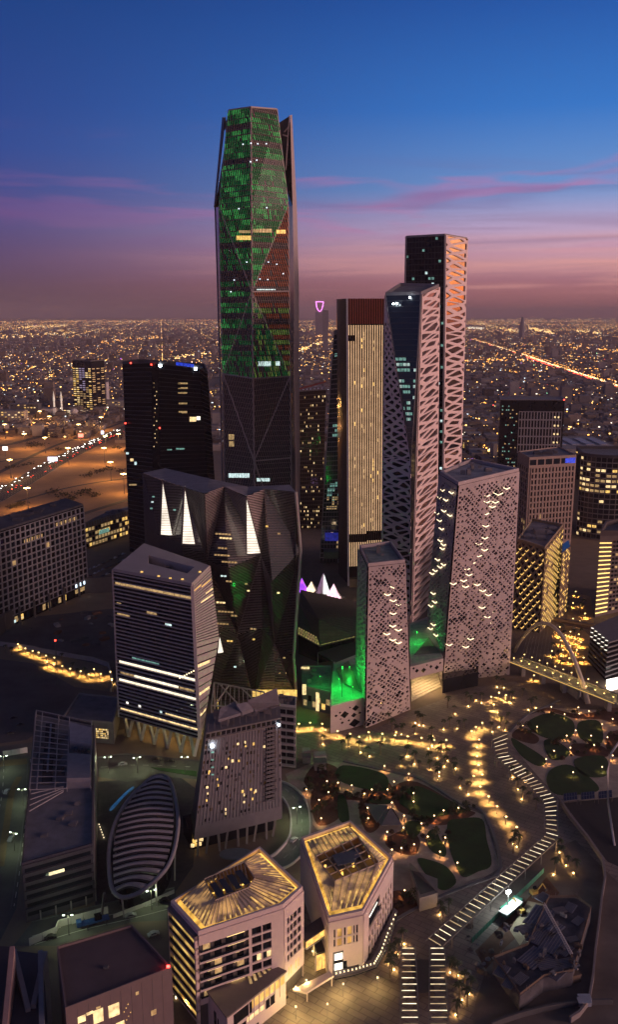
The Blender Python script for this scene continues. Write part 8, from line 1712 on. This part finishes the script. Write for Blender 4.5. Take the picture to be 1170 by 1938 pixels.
# ================================================================== landmark towers far away
def far_landmarks():
    t = thing('keyhole_tower', 'far tower whose open arched top is outlined in magenta light', 'skyscraper', drop(atY(605, 620, 9300))); Y = 9300
    MG = emit('magenta_outline', (1.0, .28, .95), 2.6, sampled=False); L, Rr = atY(598, 571, Y), atY(612.5, 571, Y); bot = [atY(599.5, 580, Y), atY(601.5, 586, Y), atY(605.3, 590, Y), atY(609, 586, Y), atY(611, 580, Y)]
    m = MB(); m.tube([L, *bot, Rr], 5.5, 6); m.build('arch_light', MG, t); m = MB(); m.tube([L, Rr], 5.5, 6); m.build('top_beam_light', MG, t)
    DK = mat('far_tower', (0.20, 0.18, 0.2), .6); m = MB(); p = [Vector((L.x - 5, Y + 8, .2)), Vector((Rr.x + 5, Y + 8, .2)), Vector((Rr.x + 5, Y + 60, .2)), Vector((L.x - 5, Y + 60, .2))]; m.prism(p, [drop(q, bot[2].z - 4) for q in p]); m.build('shaft', DK, t)
    for s, q in ((1, L), (-1, Rr)): m = MB(); m.bar(drop(q, bot[2].z - 4) + Vector((s * 2, 20, 0)), q + Vector((s * 2, 20, 0)), 10); m.build('horn', DK, t)
    t = thing('far_slab_tower', 'plain dark slab tower in front of the keyhole tower', 'skyscraper', drop(atY(616.5, 640, 5200))); Y = 5200; a, b_ = atY(611, 589, Y), atY(622, 589, Y); m = MB(); p = [drop(a, .2), drop(b_, .2), drop(b_ + Vector((0, 40, 0)), .2), drop(a + Vector((0, 40, 0)), .2)]; m.prism(p, [drop(q, a.z) for q in p]); m.build('body', DK, t); m = MB(); m.prism([drop(q, a.z) for q in p], [drop(centre(p).lerp(q, .8), a.z + 5) for q in p]); m.build('roof_plant', DARKC, t)
    for x, y0, w, lab, mt in ((638.5, 582, 3, 'thin pointed far tower with an orange glow', emit('far_orange', (1, .35, .1), .5, sampled=False)), (652.5, 597, 8, 'far round-topped tower glowing violet', emit('far_violet', (.75, .12, 1.0), 1.0, .5, .02, sampled=False))):
        t = thing('far_lit_tower', lab, 'skyscraper', drop(atY(x, 620, 7800))); Y = 7800; c0 = atY(x, y0, Y); r = w / 2 * Y / 1700; m = MB(); m.tube([drop(c0, .2), drop(c0, c0.z * .5), drop(c0, c0.z * .8), c0], [r, r, r * .75, r * .12], 10); m.build('lit_shaft', mt, t)
    t = thing('far_pointed_tower', 'faint dark pointed tower rising from the hazy city at right', 'skyscraper', drop(atY(988, 622, 8200))); Y = 8200; c0 = atY(990, 600, Y); m = MB(); m.tube([drop(c0, .2), drop(c0, c0.z * .6), c0], [26, 24, 8], 8); m.build('shaft', DK, t)
    # mosque with two minarets
    t = thing('mosque', 'lit mosque with two white minarets behind the interchange', 'mosque', at(125, 785)); PL_ = emit('mosque_glow', (1.0, .78, .5), .8, .5, .08)
    m = MB(); m.box(at(138, 782, 5), (60, 30, 10)); m.build('hall', PL_, t); m = MB(); c0 = at(140, 782, 10); m.tube([c0, c0 + Vector((0, 0, 5)), c0 + Vector((0, 0, 9)), c0 + Vector((0, 0, 11))], [9, 9, 6, .5], 12); m.build('dome', WHITEC, t)
    for x in (103, 117): p = at(x, 784); m = MB(); m.tube([p, p + Vector((0, 0, 30)), p + Vector((0, 0, 31)), p + Vector((0, 0, 44)), p + Vector((0, 0, 52))], [2.2, 1.8, 2.6, 1.5, .2], 8); m.build('minaret', emit('minaret_glow', (1.0, .82, .66), .55, .4, .1), t)
    # blocks on the near edge of the low city
    rng = random.Random(8)
    for x, y, w, h, lab, cat, mm in ((18, 800, 70, 26, 'grey block with lit storeys at the left edge beyond the interchange', 'office block', CONC), (50, 790, 60, 30, 'dark block of flats left of the mosque', 'apartment block', DARKC), (80, 788, 55, 18, 'pale rounded block just left of the minarets', 'building', WHITEC), (195, 770, 26, 60, 'slim white-lit block right of the lone yellow-windowed tower', 'office block', WHITEC), (215, 775, 60, 22, 'low sand-coloured block with orange lamps beside the dark tower', 'building', CONC)):
        p = at(x, y); t = thing('city_block', lab, cat, p); m = MB(); m.box(p + Vector((0, 0, h / 2 + .1)), (w, 28, h)); m.build('body', mm, t); m = MB(); m.box(p + Vector((0, 0, h + .6)), (w * .9, 24, .8)); m.build('roof', ROOFG, t)
        for i in range(int(w / 7)):
            for j in range(int(h / 5)):
                if rng.random() < .5: b = MB(); b.box(p + Vector((-w / 2 + 4 + i * 7, -14.1, 3 + j * 5)), (4, .3, 2.2)); b.build('window', rng.choice((E_GOLD, E_DIM, E_WARM, GLD)), t)
    for x, y, w, d_, h, lab in ((1120, 872, 95, 150, 18, 'large low mall roof with a row of skylights, right of the black box block'), (1060, 905, 50, 60, 22, 'low roof tucked behind the tan grid building')):
        p = at(x, y); t = thing('low_mall', lab, 'mall', p); m = MB(); m.box(p + Vector((0, d_ / 2, h / 2 + .1)), (w, d_, h)); m.build('body', CONC, t)
        for k in range(4): b = MB(); b.box(p + Vector((-w * .36 + k * w * .24, d_ * .55, h + .8)), (w * .14, d_ * .5, 1.4)); b.build('skylight', mat('skylight_pale', (0.42, 0.40, 0.44), .5), t)
        for k in range(6): b = MB(); b.box(p + Vector((-w * .4 + k * w * .16, -.1, 5)), (w * .1, .3, 3)); b.build('window', rng.choice((E_GOLD, E_DIM, GLD)), t)
far_landmarks()

# ================================================================== interchange on the left: roads, tall lamps, cars, billboards
def interchange():
    rng = random.Random(21); SAND = mat('desert_sand', (0.36, 0.22, 0.12), .95, var=.3, scale=.015, detail=9)
    sheet('sand_ground', [(-60, 1000), (-60, 800), (60, 775), (250, 775), (250, 960), (120, 975)], SAND, .02, False)
    SCR = mat('scrub', (0.055, 0.042, 0.02), .95)
    def rd(px, w, z=.06): return ribbon('road', px, w, ASPH, z, n=6)
    rd([(-40, 955), (0, 937), (110, 872), (180, 838), (235, 812), (330, 765)], 34); rd([(-40, 915), (0, 893), (100, 845), (180, 818), (235, 798)], 9, .065); rd([(-40, 850), (30, 838), (90, 822), (160, 808), (250, 795)], 16, .07); rd([(-40, 880), (40, 868), (110, 862), (150, 850)], 8, .075); rd([(-30, 800), (40, 795), (120, 800), (250, 785)], 10, .08); rd([(120, 985), (180, 965), (245, 945)], 9, .085); rd([(30, 950), (120, 925), (190, 912), (245, 905)], 6, .09)
    def hi_lamp():
        t = thing('highway_lamp', 'x', 'lamp post'); b = MB(); b.tube([(0, 0, 0), (0, 0, 26)], [.5, .25], 6); b.build('pole', POLE, t)
        for k in range(4): h = MB(); h.box((math.cos(k * 1.57) * 2.2, math.sin(k * 1.57) * 2.2, 26), (2.6, 1.6, .7), k * 1.57); h.build('lamp_head', emit('sodium_head', (1.0, .66, .22), 14.0, sampled=False), t)
        light('lamp_light', (0, 0, 24.5), 52000, (1.0, .46, .12), t, 1.5); return t
    for k, (x, y) in enumerate(((53, 965), (47, 850), (76, 802), (86, 858), (94, 813), (192, 815), (198, 880), (210, 910), (200, 855), (20, 905), (130, 880), (235, 935), (150, 830), (10, 830), (225, 850))): place('hiway', hi_lamp, at(x, y, .02), f'tall sodium lamp on the orange sand beside the interchange, {ORD[k]} of the scattered masts', 'tall sodium lamps round the interchange')
    # bushes
    for k, (x, y, s) in enumerate(((170, 900, 9), (185, 893, 9), (205, 888, 8), (150, 935, 10), (165, 930, 9), (120, 938, 8), (100, 932, 9), (40, 955, 8), (25, 960, 7), (50, 880, 10), (60, 845, 9), (110, 852, 9), (20, 885, 8), (230, 892, 7), (220, 848, 8), (240, 855, 8), (150, 790, 8), (90, 795, 8), (135, 945, 8), (178, 938, 8), (60, 840, 8), (75, 842, 8))):
        p = at(x, y); b = MB()
        for i in range(46):
            c_ = p + Vector((rng.gauss(0, s * .55), rng.gauss(0, s * .9), abs(rng.gauss(1.4, .9)))); r = rng.uniform(.6, 1.7); a = rng.uniform(0, 6); q = [c_ + Vector((math.cos(a + j * 1.26) * r, math.sin(a + j * 1.26) * r, rng.uniform(-.5, .5))) for j in range(5)]; top = c_ + Vector((0, 0, r))
            for j in range(5): b.face([q[j], q[(j + 1) % 5], top])
        tag(b.build('desert_shrub', SCR), 'dark clump of desert scrub on the orange sand', 'shrub', 'desert scrub by the interchange')
    # traffic
    HL = emit('head_lights', (1.0, .95, .85), 18.0, sampled=False); TL_ = emit('tail_lights', (1.0, .06, .03), 9.0, sampled=False)
    def mk(front):
        t = thing('car', 'x', 'car'); b = MB(); prof = [(-2.2, .35), (-2.2, .95), (-1.5, 1.0), (-.9, 1.5), (.6, 1.5), (1.3, 1.0), (2.2, .85), (2.2, .35)]; b.prism([Vector((x, -.9, z)) for x, z in prof], [Vector((x, .9, z)) for x, z in prof]); bo = b.build('body', CARB, t)
        for s in (-1, 1): h = MB(); h.box((2.25 if front else -2.25, s * .6, .75), (.22, .5, .36)); h.build('headlight' if front else 'taillight', HL if front else TL_, bo)
        return t
    line = spline([at(-20, 946), at(110, 872), at(180, 838), at(235, 812)], 30, False); L = len(line) - 1
    for k in range(110):
        front = k % 3 != 0; u = rng.random() * L * .98; i = int(u); p = line[i].lerp(line[i + 1], u - i); d = (line[i + 1] - line[i]).normalized(); s = Vector((d.y, -d.x, 0)); p = p + s * (-rng.choice((3.5, 7, 10.5, 14)) if front else rng.choice((3.5, 7, 10.5))); ang = math.atan2(d.y, d.x) + (math.pi if front else 0)
        place('car_f' if front else 'car_b', (lambda: mk(True)) if front else (lambda: mk(False)), Vector((p.x, p.y, .07)), 'car with white headlights queuing on the left highway' if front else 'car with red tail lights on the left highway', 'oncoming cars on the highway' if front else 'departing cars on the highway', ang)
    for x, y, w, c_, lab in ((153, 832, 9, (1.0, .22, .15), 'bright red billboard beside the highway'), (10, 858, 8, (1, .95, .85), 'white billboard at the left edge by the interchange'), (100, 879, 14, (.85, .8, 1.0), 'white billboard standing over the highway traffic'), (194, 826, 5, (.7, .75, 1.0), 'small round bluish sign beside the highway')):
        p = at(x, y + 6); t = thing('billboard', lab, 'billboard', p); m = MB(); m.tube([p, p + Vector((0, 0, 10))], .5, 6); m.build('post', POLE, t); m = MB(); m.box(p + Vector((0, 0, 13)), (w, .8, 6)); m.build('panel', emit('board_%d' % x, c_, 3.0), t); m = MB(); m.box(p + Vector((0, .6, 13)), (w + .6, .5, 6.5)); m.build('frame', POLE, t)
interchange()

# ================================================================== the dusk haze
def haze():
    b = MB(); b.box((0, 21000, 198), (64000, 44000, 402)); o = b.build('haze', mat('haze_dummy', (1, 1, 1)), None)
    m = bpy.data.materials.new('dusk_haze'); m.use_nodes = True; t = m.node_tree; t.nodes.clear()
    v = t.nodes.new('ShaderNodeVolumePrincipled'); v.inputs['Color'].default_value = (0.80, 0.66, 0.72, 1); v.inputs['Density'].default_value = HAZE; v.inputs['Anisotropy'].default_value = 0.0
    out = t.nodes.new('ShaderNodeOutputMaterial'); t.links.new(v.outputs[0], out.inputs['Volume'])
    o.data.materials.clear(); o.data.materials.append(m); o['kind'] = 'stuff'; o['label'] = 'mauve dusk haze over the far city'; o['category'] = 'haze'
HAZE = 5.4e-5
haze()
